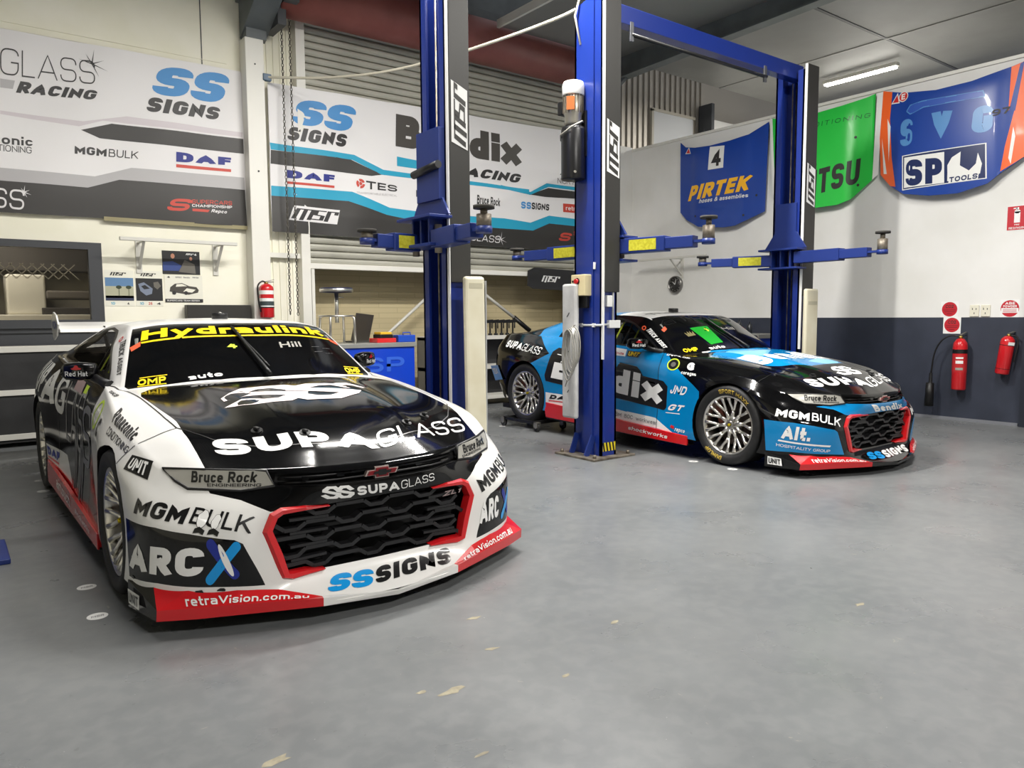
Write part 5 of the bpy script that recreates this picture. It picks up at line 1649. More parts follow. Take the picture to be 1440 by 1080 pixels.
# ---------------------------------------------------------------- printed sheets: a base outline with layers of colour and lettering on it
class Sheet:
    """fn(a, b) -> point on the sheet, nrm(a, b) -> outward direction; everything ends up in ONE mesh"""
    def __init__(self, fn, nrm, step=.25):
        self.fn, self.nrm, self.step = fn, nrm, step
        self.mb = MB()
    def lay(self, V, F, m, layer, smooth=True):
        P = []
        for q in V:
            k = layer * .0012 + (q[2] * .0003 if len(q) > 2 else 0)
            P.append(self.fn(q[0], q[1]) + self.nrm(q[0], q[1]) * k)
        vs, fs = self.mb.add(P, F, m, smooth)
        for f in fs:
            f.normal_update()
            c = f.calc_center_median()
            if f.normal.dot(self.nrm(V[0][0], V[0][1])) < 0: f.normal_flip()
    def poly(self, pts, m, layer=1, step=None):
        V, F = poly2d(pts, step or self.step)
        self.lay(V, F, m, layer)
    def text(self, quad, s, m, layer=2, wt=.2, wide=1.0, slant=0.0, gap=.14):
        V, F, w = text2d(s, wt, wide, slant, gap, .3)
        a, b, c, d = [Vector(q) for q in quad]
        P = []
        for q in V:
            u, v = q[0] / w, q[1]
            p = (a * (1 - u) + b * u) * (1 - v) + (d * (1 - u) + c * u) * v
            P.append((p.x, p.y, q[2]))
        self.lay(P, F, m, layer)
    def shape(self, quad, V, F, m, layer=2):
        a, b, c, d = [Vector(q) for q in quad]
        P = []
        for q in V:
            u, v = q[0], q[1]
            p = (a * (1 - u) + b * u) * (1 - v) + (d * (1 - u) + c * u) * v
            P.append((p.x, p.y, q[2] if len(q) > 2 else 0))
        self.lay(P, F, m, layer)
    def back(self, outline, m, thick):
        """the sheet's own body: a rear skin and an edge"""
        n = len(outline)
        V, F = poly2d(outline, self.step)
        P = [self.fn(q[0], q[1]) - self.nrm(q[0], q[1]) * thick for q in V]
        self.mb.add(P, [f[::-1] for f in F], m, True)
        E = []
        for q in outline:
            p, nn = self.fn(q[0], q[1]), self.nrm(q[0], q[1])
            E += [p, p - nn * thick]
        self.mb.add(E, [(2 * i, 2 * i + 1, (2 * i + 3) % (2 * n), (2 * i + 2) % (2 * n)) for i in range(n)], m)
    def build(self, name, parent=None):
        return self.mb.build(name, parent, normals=False)
def quad_in(q, u0, v0, u1, v1):
    a, b, c, d = [Vector(p) for p in q]
    def at(u, v):
        p = (a * (1 - u) + b * u) * (1 - v) + (d * (1 - u) + c * u) * v
        return (p.x, p.y)
    return [at(u0, v0), at(u1, v0), at(u1, v1), at(u0, v1)]
def rect(x0, y0, x1, y1):
    return [(x0, y0), (x1, y0), (x1, y1), (x0, y1)]
def team_mark(sh, quad, fg, bg, layer=2, frame=True):
    """the low heavy m s r mark in its slanted box"""
    if frame and bg: sh.poly(quad, bg, layer)
    q = quad_in(quad, .05, .14, .95, .86)
    for pl in ([(.03, .02), (.08, .92), (.43, .92), (.38, .02)], [(.255, .92), (.21, -.10)], [(.70, .92), (.52, .92), (.50, .52), (.68, .46), (.66, .08), (.47, .08)], [(.78, .02), (.82, .92), (1.0, .92), (.99, .70)]):
        v, f = stroke(pl, .10, .3)
        sh.shape(q, [(a, min(max(b, -.12), 1), 1) for a, b in v], f, fg, layer + 1)
# ---------------------------------------------------------------- the workshop itself
M_CREAM = noise_col(mat('cream_wall', (241, 238, 220), .75), (237, 234, 214), (244, 241, 226), 1.5)
M_WWALL = noise_col(mat('white_wall', (226, 225, 221), .7), (220, 219, 214), (230, 229, 226), 1.2)
M_NAVYW = noise_col(mat('navy_wall', (47, 52, 66), .5), (43, 48, 61), (51, 56, 70), 3)
M_SLATE = mat('slate_frame', (58, 60, 64), .5)
M_BEAM = noise_col(mat('grey_steel_paint', (92, 98, 100), .45), (84, 90, 92), (100, 106, 108), 3)
M_LINING = noise_col(mat('ceiling_lining', (134, 134, 130), .5), (126, 126, 122), (142, 142, 138), .8)
M_TRIM = mat('white_trim', (226, 224, 216), .5)
M_CONCRETE = mat('block_wall', (150, 138, 106), .85)

def floor_material():
    m = mat('grey_epoxy_floor', (122, 125, 129), .34)
    nt = m.node_tree
    b = nt.nodes['Principled BSDF']
    tc = nt.nodes.new('ShaderNodeTexCoord')
    def noise(scale, detail=5, dist=0):
        n = nt.nodes.new('ShaderNodeTexNoise')
        n.inputs['Scale'].default_value = scale
        n.inputs['Detail'].default_value = detail
        n.inputs['Distortion'].default_value = dist
        nt.links.new(tc.outputs['Object'], n.inputs['Vector'])
        return n.outputs['Fac']
    def ramp(src, p0, p1, c0, c1):
        r = nt.nodes.new('ShaderNodeValToRGB')
        r.color_ramp.elements[0].position, r.color_ramp.elements[1].position = p0, p1
        r.color_ramp.elements[0].color, r.color_ramp.elements[1].color = c0, c1
        nt.links.new(src, r.inputs[0])
        return r.outputs[0]
    def mix(fac, a, c):
        x = nt.nodes.new('ShaderNodeMix')
        x.data_type = 'RGBA'
        nt.links.new(fac, x.inputs['Factor'])
        if isinstance(a, tuple): x.inputs['A'].default_value = a
        else: nt.links.new(a, x.inputs['A'])
        x.inputs['B'].default_value = c
        return x.outputs['Result']
    W, K = (1, 1, 1, 1), (0, 0, 0, 1)
    base = ramp(noise(.9, 6, .4), .3, .7, srgb(101, 104, 106), srgb(116, 118, 119))
    c = mix(ramp(noise(26, 3), .70, .74, K, (.5, .5, .5, 1)), base, srgb(84, 86, 88))
    c = mix(ramp(noise(13.0, 3, 1.2), .74, .77, K, (.7, .7, .7, 1)), c, srgb(146, 142, 130))
    c = mix(ramp(noise(60, 2), .76, .79, K, (.8, .8, .8, 1)), c, srgb(164, 164, 162))
    c = mix(ramp(noise(14, 8, .3), .42, .62, K, (.30, .30, .30, 1)), c, srgb(126, 127, 127))
    nt.links.new(c, b.inputs['Base Color'])
    rr = ramp(noise(2.2, 5), .3, .7, (.24, .24, .24, 1), (.40, .40, .40, 1))
    nt.links.new(rr, b.inputs['Roughness'])
    bp = nt.nodes.new('ShaderNodeBump')
    bp.inputs['Strength'].default_value = .03
    nt.links.new(noise(7, 4), bp.inputs['Height'])
    nt.links.new(bp.outputs[0], b.inputs['Normal'])
    return m

def struct(name, mb, parent=None):
    o = mb.build(name, parent)
    if parent is None: o['kind'] = 'structure'
    return o

def build_room():
    f = MB(); f.bx((-5, -6, -.1), (16, 12, 0), floor_material()); struct('floor', f)
    # peeled flakes of paint on the floor
    # back wall, with the roller-door opening
    w = MB()
    w.bx((-5, 9.45, 1.22), (-1.55, 9.6, 6.2), M_CREAM)
    w.bx((1.40, 9.45, 1.22), (3.0, 9.6, 6.2), M_CREAM)
    w.bx((-1.55, 9.45, 2.08), (1.40, 9.6, 6.2), M_CREAM)
    w.bx((-1.55, 9.45, 1.22), (1.40, 9.6, 1.26), M_CREAM)
    w.bx((-5, 9.45, 0), (3.0, 9.6, 1.22), M_SLATE)
    w.bx((3.0, 9.47, 0), (3.74, 9.6, 6.2), M_CREAM)
    for i in range(5):                                  # ribbed sheet beside the column
        w.bx((3.30 + i * .085, 9.455, 0), (3.345 + i * .085, 9.48, 5.6), M_CREAM)
    w.bx((3.0, 9.46, 0), (3.3, 9.5, 6.2), M_CREAM)
    w.bx((8.45, 9.45, 0), (9.8, 9.6, 4.2), M_WWALL)
    w.bx((3.0, 9.45, 5.35), (8.6, 9.6, 6.2), M_BEAM)
    struct('wall_back', w)
    g = MB(); g.bx((2.615, 9.443, 4.22), (2.625, 9.452, 6.0), M_SLATE); g.bx((-5, 9.44, 4.30), (2.9, 9.451, 4.306), M_CREAM); struct('trim_1', g)
    # block wall seen under the roller door
    b = MB()
    nt = M_CONCRETE.node_tree
    br = nt.nodes.new('ShaderNodeTexBrick')
    tc = nt.nodes.new('ShaderNodeTexCoord')
    mp = nt.nodes.new('ShaderNodeMapping')
    mp.inputs['Rotation'].default_value = (math.pi / 2, 0, 0)
    br.inputs['Color1'].default_value = srgb(196, 182, 144)
    br.inputs['Color2'].default_value = srgb(186, 172, 136)
    br.inputs['Mortar'].default_value = srgb(178, 165, 130)
    br.inputs['Scale'].default_value = 1.0
    br.inputs['Mortar Size'].default_value = .006
    br.inputs['Brick Width'].default_value = .60
    br.inputs['Row Height'].default_value = .075
    nt.links.new(tc.outputs['Object'], mp.inputs[0])
    nt.links.new(mp.outputs[0], br.inputs['Vector'])
    nt.links.new(br.outputs['Color'], nt.nodes['Principled BSDF'].inputs['Base Color'])
    b.bx((3.0, 9.95, 0), (9.8, 10.1, 3.0), M_CONCRETE)
    struct('wall_outside', b)
    # right wall: navy dado, white above, white capping rail
    r = MB()
    r.bx((9.8, 3.32, 0), (9.95, 9.6, 1.247), M_NAVYW)
    r.bx((9.8, 3.32, 1.247), (9.95, 9.6, 4.13), M_WWALL)
    r.bx((9.78, 3.0, 4.13), (9.97, 9.6, 4.17), M_TRIM)
    struct('wall_right', r)
    s = MB(); s.bx((9.775, 3.34, 0), (9.8, 9.45, .035), mat('pale_kerb', (120, 122, 128), .5)); struct('baseboard_right', s)
    d = MB()
    d.bx((9.74, 3.22, 0), (9.98, 3.32, 2.35), mat('dark_door_frame', (38, 42, 52), .4))
    d.bx((9.74, 1.9, 2.25), (9.98, 3.22, 2.35), mat('dark_door_frame', (38, 42, 52), .4))
    d.bx((9.84, 1.9, 0), (9.9, 3.24, 2.27), M_NAVYW)
    struct('door_2', d)
    e = MB(); e.bx((9.8, -6, 0), (9.95, 1.9, 4.13), M_WWALL); e.bx((9.8, 1.9, 2.35), (9.95, 3.32, 4.13), M_WWALL); struct('wall_right_front', e)
    # walls that close the workshop behind and beside the camera
    e = MB(); e.bx((-5, -6.1, 0), (16, -6, 6), mat('dim_front_wall', (96, 94, 90), .8)); struct('wall_front', e)
    e = MB(); e.bx((-5.1, -6, 0), (-5, 9.6, 6), M_CREAM); struct('wall_left', e)
    # the room beyond the low wall: ribbed sheeting, a white window, far white wall
    c = MB()
    mc = mat('galvanised_sheet', (158, 152, 142), .45, .4)
    x = 8.60
    while x < 11.75:
        c.bx((x, 9.50, 3.9), (x + .07, 9.53, 6), mc)
        c.bx((x + .07, 9.53, 3.9), (x + .14, 9.56, 6), mc)
        x += .14
    c.bx((9.95, 9.56, 0), (16, 9.6, 6), mc); c.bx((8.55, 9.56, 3.9), (9.95, 9.6, 6), mc)
    struct('wall_beyond', c)
    n = MB()
    n.bx((10.35, 9.47, 4.15), (11.42, 9.49, 4.92), mat('obscure_glass', (196, 198, 200), .12))
    n.bx((10.30, 9.46, 4.92), (11.48, 9.5, 4.97), mat('window_putty', (170, 164, 150), .5))
    n.bx((10.30, 9.46, 4.1), (10.35, 9.5, 4.95), mat('window_putty', (170, 164, 150), .5))
    struct('window_2', n)
    n = MB(); n.bx((11.62, 9.2, 0), (11.70, 9.5, 5.2), M_SLATE); n.bx((13.4, 3, 0), (13.5, 9.5, 4.9), M_WWALL); n.bx((11.7, 9.44, 0), (13.4, 9.5, 5.0), M_WWALL); struct('wall_far_room', n)
    # ceiling lining with joint strips, and the foil roof to its left
    k = MB()
    k.bx((6.45, -6, 5.32), (16, 8.80, 5.36), M_LINING)
    struct('ceiling', k)
    k = MB()
    for yy in (1.0, 3.4, 5.8):
        k.bx((6.45, yy, 5.312), (16, yy + .05, 5.32), M_SLATE)
    for xx in (8.9, 11.3, 13.7):
        k.bx((xx, -6, 5.31), (xx + .05, 8.8, 5.32), mat('joint_strip', (140, 140, 136), .5))
    k.bx((6.42, -6, 5.29), (6.46, 8.80, 5.40), M_TRIM)
    struct('trim_2', k)
    k = MB()
    foil = mat('foil_insulation', (120, 122, 126), .5, .3)
    V, F = [], []
    xs = [-5 + .10 * i for i in range(116)]
    for i, xx in enumerate(xs):
        zz = 6.05 + (.02 if i % 2 else 0)
        V += [(xx, -6, zz), (xx, 9.6, zz)]
    F = [(2 * i, 2 * i + 1, 2 * i + 3, 2 * i + 2) for i in range(len(xs) - 1)]
    k.raw((V, F), foil)
    struct('ceiling_roof', k)
    # rafters running toward the camera, purlins across, columns
    def ibeam(name, x, y0, z0, y1, z1, dep=.34, wid=.18):
        m = MB()
        m.bar((x, y0, z0), (x, y1, z1), wid, .02, M_BEAM)
        m.bar((x, y0, z0 + dep), (x, y1, z1 + dep), wid, .02, M_BEAM)
        m.bar((x, y0, z0 + dep / 2), (x, y1, z1 + dep / 2), .015, dep, M_BEAM)
        struct(name, m)
    ibeam('beam_1', 8.75, 9.45, 4.98, -6, 5.30)
    ibeam('beam_2', 3.20, 9.45, 5.05, -6, 5.75, .40, .34)
    m = MB()
    m.prism([(3.06, 9.42, 4.62), (3.06, 9.42, 5.3), (3.06, 8.2, 5.3), (3.06, 8.5, 5.08)], (.30, 0, 0), M_BEAM)
    m.bx((3.08, 9.24, 4.60), (3.32, 9.45, 5.3), M_BEAM)
    m.bar((8.75, 9.40, 4.55), (8.75, 8.6, 5.0), .06, .06, M_BEAM)
    m.bx((8.65, 9.25, 4.2), (8.85, 9.45, 5.1), M_BEAM)
    struct('beam_3', m)
    m = MB()
    for yy in (7.0, 4.6, 2.2):
        m.bx((-5, yy, 5.72), (6.4, yy + .08, 5.95), mat('purlin_blue', (84, 100, 116), .4, .3))
    m.bx((3.4, 9.1, 5.45), (9.4, 9.3, 5.62), M_BEAM)
    struct('beam_4', m)
    m = MB()
    m.bx((3.06, 9.24, 0), (3.28, 9.46, 4.60), M_TRIM, .008)
    m.cyl((3.17, 9.236, 3.05), (3.17, 9.244, 3.05), .012, M_BLACK, 10)
    m.cyl((3.17, 9.236, 4.30), (3.17, 9.244, 4.30), .010, M_BLACK, 10)
    m.bx((3.28, 9.38, 2.04), (3.74, 9.45, 2.10), M_TRIM)
    struct('column_1', m)
    # low dark wedge of insulation at the top left of the door
    # roller door: curtain, bottom rail, guides, drum, chain
    d = MB()
    slat = noise_col(mat('roller_slat', (176, 174, 162), .45), (170, 168, 156), (184, 182, 170), 2)
    V, F = [], []
    prof = []
    z = 1.98
    while z < 5.2:
        prof += [(9.40, z), (9.385, z + .020), (9.378, z + .045), (9.385, z + .064), (9.40, z + .074), (9.435, z + .078), (9.435, z + .084)]
        z += .090
    for y, z in prof: V += [(3.72, y, z), (8.46, y, z)]
    F = [(2 * i, 2 * i + 1, 2 * i + 3, 2 * i + 2) for i in range(len(prof) - 1)]
    d.raw((V, F), slat)
    struct('door_1', d)
    root = bpy.data.objects['door_1']
    d = MB(); d.bx((3.72, 9.35, 1.915), (8.46, 9.43, 1.985), M_TRIM, .006); d.build('bottom_rail', root)
    d = MB(); d.bx((3.715, 9.33, 0), (3.83, 9.46, 5.2), M_TRIM); d.bx((3.85, 9.36, 0), (3.89, 9.40, 1.93), M_TRIM); d.build('door_guide', root)
    d = MB(); d.bx((8.40, 9.33, 0), (8.52, 9.46, 5.2), M_TRIM); d.build('door_guide', root)
    d = MB()
    d.lathe([(.0, 3.40), (.30, 3.40), (.30, 8.56), (.0, 8.56)], noise_col(mat('oxide_red_drum', (140, 78, 72), .5), (130, 70, 65), (150, 86, 80), 2), 40, (0, 9.08, 5.17), 'X')
    d.build('door_drum', root)
    d = MB(); d.bx((3.36, 8.95, 4.72), (3.46, 9.40, 5.5), M_SLATE); d.bx((3.40, 8.78, 4.95), (3.56, 9.40, 5.6), mat('drum_bracket', (70, 72, 74), .5)); d.build('drum_bracket', root)
    # left window: slate frame, dark pane, room behind
    w = MB()
    for a, b_ in (((-1.6, 9.40, 1.19), (1.46, 9.5, 1.28)), ((-1.6, 9.40, 2.04), (1.46, 9.5, 2.115)), ((1.33, 9.40, 1.28), (1.46, 9.5, 2.04)), ((-1.6, 9.40, 1.28), (-1.5, 9.5, 2.04))):
        w.bx(a, b_, M_SLATE)
    struct('window_1', w)
    root = bpy.data.objects['window_1']
    p = MB(); p.bx((-1.5, 9.437, 1.27), (1.34, 9.443, 2.05), glass_mat('office_glass', (40, 40, 40), (.92, .9, .86), .02, .22, .5)); p.build('pane', root)
    i = MB()                                           # the office behind the pane
    oc = mat('office_wall', (150, 144, 128), .8)
    i.bx((-2.2, 10.9, .9), (2.2, 11.0, 2.7), oc)
    i.bx((-2.3, 9.6, .9), (-2.2, 11.0, 2.7), oc)
    i.bx((2.2, 9.6, .9), (2.3, 11.0, 2.7), oc)
    i.bx((-2.3, 9.6, 2.7), (2.3, 11.0, 2.75), oc)
    i.bx((-2.3, 9.6, .85), (2.3, 11.0, .9), oc)
    i.build('office_room', root)
    i = MB()
    od, om, ol = mat('office_dark', (62, 58, 54), .7), mat('office_mid', (104, 98, 90), .7), mat('office_pale', (206, 202, 188), .6)
    i.bx((-1.9, 10.2, .9), (2.1, 10.85, 1.34), ol, .01)
    i.bx((-1.9, 10.6, 1.86), (2.1, 10.88, 2.25), od, .01)
    i.bx((.62, 10.3, 1.34), (1.0, 10.75, 1.80), ol, .02)
    i.bx((1.0, 10.3, 1.52), (1.6, 10.7, 1.62), om, .02)
    i.bx((-.4, 10.35, 1.60), (.55, 10.7, 1.78), om, .02)
    i.bx((.95, 10.25, 1.34), (1.5, 10.5, 1.42), od, .01)
    i.build('office_furniture', root)
    lamp('office_fill', (.2, 9.95, 2.62), 1.0, .3, 34)  # added fill lamp, keeps the room behind the pane from going dark
    l = MB()
    wire = mat('mesh_wire', (190, 186, 170), .5)
    for k in range(-16, 30):
        x0 = .06 * k * 1.6
        for sg in (1, -1):
            a = Vector((x0, 9.56, 1.72)); b_ = Vector((x0 + .16 * sg, 9.56, 1.88))
            if -1.45 < min(a.x, b_.x) and max(a.x, b_.x) < 1.31: l.bar(a, b_, .009, .009, wire, (0, 1, 0))
    l.build('wire_mesh', root)
    t = MB(); t.bx((-5, 9.43, 1.14), (1.6, 9.45, 1.20), M_SLATE); struct('trim_3', t)

def lamp(name, loc, sx, sy, energy, col=(1, .97, .92), tilt=(0, 0, 0)):
    l = bpy.data.lights.new(name, 'AREA')
    l.shape = 'RECTANGLE'
    l.size, l.size_y = sx, sy
    l.energy = energy
    l.color = col
    o = bpy.data.objects.new(name, l)
    COL.objects.link(o)
    o.location = loc
    o.rotation_euler = tilt
    return o
def batten(x, y, z, along, energy, label, L=1.3):
    o = empty('ceiling_light', (x, y, z), 0, label, 'light')
    o['group'] = 'fluorescent battens'
    t = mat('tube_glow', (255, 255, 250), .4, emit=(255, 252, 244), estr=14)
    a = (L / 2, .05) if along == 'x' else (.05, L / 2)
    b = MB(); b.bx((-a[0], -a[1], .03), (a[0], a[1], .09), M_TRIM, .005); b.build('housing', o)
    for s in (-1, 1):
        b = MB()
        d = (.0, .035 * s) if along == 'x' else (.035 * s, 0)
        e = (a[0] - .03, 0) if along == 'x' else (0, a[1] - .03)
        b.cyl((d[0] - e[0], d[1] - e[1], .012), (d[0] + e[0], d[1] + e[1], .012), .013, t, 10)
        b.build('tube', o)
    if energy:
        lamp('batten_light', (x, y, z - .03), (L if along == 'x' else .10), (.10 if along == 'x' else L), energy)
    return o
# ---------------------------------------------------------------- banners
PR_WHITE = mat('banner_white', (226, 224, 224), .55)
PR_BLACK = mat('banner_black', (52, 50, 48), .5)
PR_GREY = mat('banner_grey', (176, 174, 175), .55)
PR_INK = mat('banner_ink', (44, 42, 42), .5)
PR_BLUE = mat('banner_blue', (70, 140, 200), .55)
PR_TEAL = mat('banner_teal', (34, 156, 190), .55)
PR_RED = mat('banner_red', (196, 70, 56), .55)
PR_NAVY = mat('banner_navy', (34, 44, 130), .55)
def star(sh, p, r, m, layer):
    for a, k in ((80, 1.0), (25, .8), (-20, 1.0), (-65, .9), (120, .7), (165, .8)):
        c, s = math.cos(math.radians(a)), math.sin(math.radians(a))
        v, f = [(p[0] - s * .006, p[1] + c * .006), (p[0] + s * .006, p[1] - c * .006), (p[0] + c * r * k, p[1] + s * r * k)], [(0, 1, 2)]
        sh.lay(v, f, m, layer)
def build_banners():
    def fn(a, b):
        y = 9.40 + .010 * math.sin(a * 3.1 + b * 1.2) + .008 * math.sin(a * 7 - b * 3.2) + .006 * math.sin(b * 6 + a)
        return Vector((a, y, b))
    nr = lambda a, b: Vector((0, -1, 0))
    T = TB
    s = Sheet(fn, nr, .12)
    out = [(-1.7, 2.36), (3.06, 2.40), (3.06, 4.235), (-1.7, 4.20)]
    s.back(out, PR_WHITE, .006)
    s.poly(out, PR_WHITE, 0)
    s.poly([(-1.7, 2.68)] + T['black1'][:4] + [(3.06, 2.40), (-1.7, 2.36)], PR_BLACK, 1)
    s.poly([(-1.7, 2.84)] + T['grey1'][:-1] + [(T['grey1'][-1]), (-1.7, 2.70)], PR_GREY, 1)
    s.poly(T['arrow1'], PR_BLACK, 1)
    s.poly(T['pale1'], mat('banner_pale', (206, 198, 202), .55), 1)
    s.text(T['glass1'], 'GLASS', PR_INK, 2, .055, 1.0)
    g = T['glass1']
    s.text([(-1.3, 3.60), (g[0][0] - .06, g[0][1]), (g[3][0] - .06, g[3][1]), (-1.3, 3.97)], 'SUPA', PR_INK, 2, .26, 1.2)
    s.text(T['racing1'], 'RACING', PR_INK, 2, .27, .85, .2)
    s.poly(T['bar1'], PR_GREY, 1)
    star(s, T['star1'][0], .16, PR_INK, 3)
    s.text(T['ss1'], 'SS', PR_BLUE, 2, .27, .8, .12, .05)
    s.text(T['signs1'], 'SIGNS', PR_INK, 2, .28, .8, .1)
    s.text(T['mgm1'], 'MGM', PR_INK, 2, .24, .85)
    s.text(T['bulk1'], 'BULK', PR_INK, 2, .13, 1)
    s.text(T['sonic1'], 'Panasonic', PR_INK, 2, .2, 1)
    s.text(T['tion1'], 'AIR CONDITIONING', PR_INK, 2, .12, 1)
    s.text(T['daf1'], 'DAF', PR_NAVY, 2, .29, .85)
    s.poly(T['dafbar1'], PR_RED, 2)
    s.text(T['gl1'], 'GLASS', PR_WHITE, 2, .1, 1)
    star(s, (T['gl1'][2][0] - .01, T['gl1'][2][1] - .02), .07, PR_WHITE, 3)
    s.text(T['sup_s'], 'S', PR_RED, 2, .24, 1.5, .25)
    s.text(T['supt'], 'SUPERCARS', PR_RED, 2, .16, 1.2)
    s.text(T['cht'], 'CHAMPIONSHIP', PR_WHITE, 2, .18, 1.0)
    s.text(T['rep'], 'Repco', PR_WHITE, 2, .2, 1.0, .15)
    s.poly(T['repb'], PR_RED, 2)
    tag(s.build('banner'), 'white and black sponsor banner with a thin GLASS RACING title, above the dark window', 'banner', 'sponsor banners on the back wall')
    hem = MB()
    hem.bx((1.5, 9.385, 2.36), (3.06, 9.392, 2.405), mat('hem_cloth', (150, 142, 110), .8)); hem.build('hem', bpy.data.objects['banner'])
    # second banner
    s = Sheet(lambda a, b: fn(a, b) - Vector((0, .075, 0)), nr, .12)
    out = [(3.345, 2.352), (8.48, 2.33), (8.52, 4.24), (3.345, 4.14)]
    s.back(out, PR_WHITE, .006)
    s.poly(out, PR_WHITE, 0)
    bl = T['blkL']
    s.poly(bl[:-2] + [(8.48, 2.33), (3.345, 2.352)], PR_BLACK, 1)
    for k in ('tealL', 'teal2', 'teal3', 'tbar2'): s.poly(T[k], PR_TEAL, 1)
    s.poly(T['blk2'], PR_BLACK, 1)
    s.poly(T['blk3'], PR_BLACK, 1)
    s.text(T['ss2'], 'SS', PR_BLUE, 2, .27, .8, .12, .05)
    s.text(T['signs2'], 'SIGNS', PR_INK, 2, .28, .8, .1)
    s.text(T['bendix2'], 'Bendix', mat('banner_bendix', (74, 70, 66), .4), 2, .29, .95, 0, .08)
    s.text(T['racing2'], 'RACING', PR_INK, 2, .27, .85, .2)
    s.text(T['daf2'], 'DAF', PR_NAVY, 2, .29, .85)
    s.poly(T['dafbar2'], PR_RED, 2)
    s.text(T['tes2'], 'TES', PR_INK, 2, .2, 1.3)
    c = T['swirl2'][0]
    for k in range(3):
        v, f = disc2d(c[0], c[1], .062, .062, 8, .45, 20 + 120 * k, 115 + 120 * k)
        s.lay(v, f, PR_RED, 2)
    v, f = disc2d(c[0], c[1], .022); s.lay(v, f, PR_RED, 2)
    s.text(T['tes2b'], 'TRANSPORTABLE ELECTRICAL', PR_GREY, 2, .14, 1)
    s.text(T['mgm2'], 'MGM', PR_INK, 2, .2, 1)
    team_mark(s, T['msr2'], PR_INK, PR_WHITE)
    s.text(T['br2'], 'Bruce Rock', PR_INK, 2, .2, .85, .1)
    q = T['sss2']
    s.text(quad_in(q, 0, 0, .34, 1), 'SS', PR_BLUE, 2, .26, 1.2, .1)
    s.text(quad_in(q, .36, 0, 1, 1), 'SIGNS', PR_INK, 2, .24, 1.0, .1)
    s.poly(T['retra2'], PR_RED, 2)
    s.text(quad_in(T['retra2'], .08, .25, .95, .75), 'retraVision', PR_WHITE, 3, .16, 1)
    s.text(T['gl2'], 'SUPAGLASS', PR_WHITE, 2, .12, 1)
    star(s, (T['gl2'][2][0], T['gl2'][2][1] - .05), .12, PR_WHITE, 3)
    s.text(T['sup2'], 'S', PR_RED, 2, .24, 1.5, .25)
    q = T['sup2']
    s.text([(q[1][0] + .1, q[1][1] + .10), (q[1][0] + .8, q[1][1] + .10), (q[1][0] + .8, q[1][1] + .17), (q[1][0] + .1, q[1][1] + .17)], 'SUPERCARS', PR_RED, 2, .16, 1.2)
    t = T['tri2']
    s.poly([t[0], (t[1][0] + .35, t[1][1]), (t[2][0] + .22, t[2][1] + .08)], PR_INK, 2)
    s.poly([(t[0][0] + .06, t[0][1] + .03), (t[1][0] + .28, t[1][1] + .03), (t[2][0] + .20, t[2][1] + .0)], PR_TEAL, 3)
    s.text(T['nick2'], 'NICK PERCAT', PR_INK, 2, .1, 1)
    tag(s.build('banner'), 'white, teal and black sponsor banner with a big Bendix title, across the roller door', 'banner', 'sponsor banners on the back wall')

# ---------------------------------------------------------------- the bonnets hung on the right wall
def hung_bonnet(out, bulge, name_label, base, paint_fn, edge=None):
    ys = [p[0] for p in out]; zs = [p[1] for p in out]
    y0, y1, z0, z1 = min(ys), max(ys), min(zs), max(zs)
    yc, zc, hy, hz = (y0 + y1) / 2, (z0 + z1) / 2, (y1 - y0) / 2, (z1 - z0) / 2
    def fn(a, b):
        u, v = (a - yc) / hy, (b - zc) / hz
        d = .05 + bulge * (1 - min(1, u * u) * .9) * (.75 + .25 * (1 - v * v))
        k = 1 / (1 + math.exp((abs(u) - .62) / .035)) * (1 - 1 / (1 + math.exp(-(v - .80) / .06)))
        d += .025 * k
        return Vector((9.79 - d, a, b))
    def nr(a, b):
        e = .02
        n = (fn(a + e, b) - fn(a - e, b)).cross(fn(a, b + e) - fn(a, b - e)).normalized()
        return n if n.x < 0 else -n
    s = Sheet(fn, nr, .06)
    s.back(out, edge or base, .012)
    s.poly(out, base, 0, .05)
    paint_fn(s)
    return tag(s.build('car_bonnet'), name_label, 'car bonnet', 'race bonnets hung on the white wall')
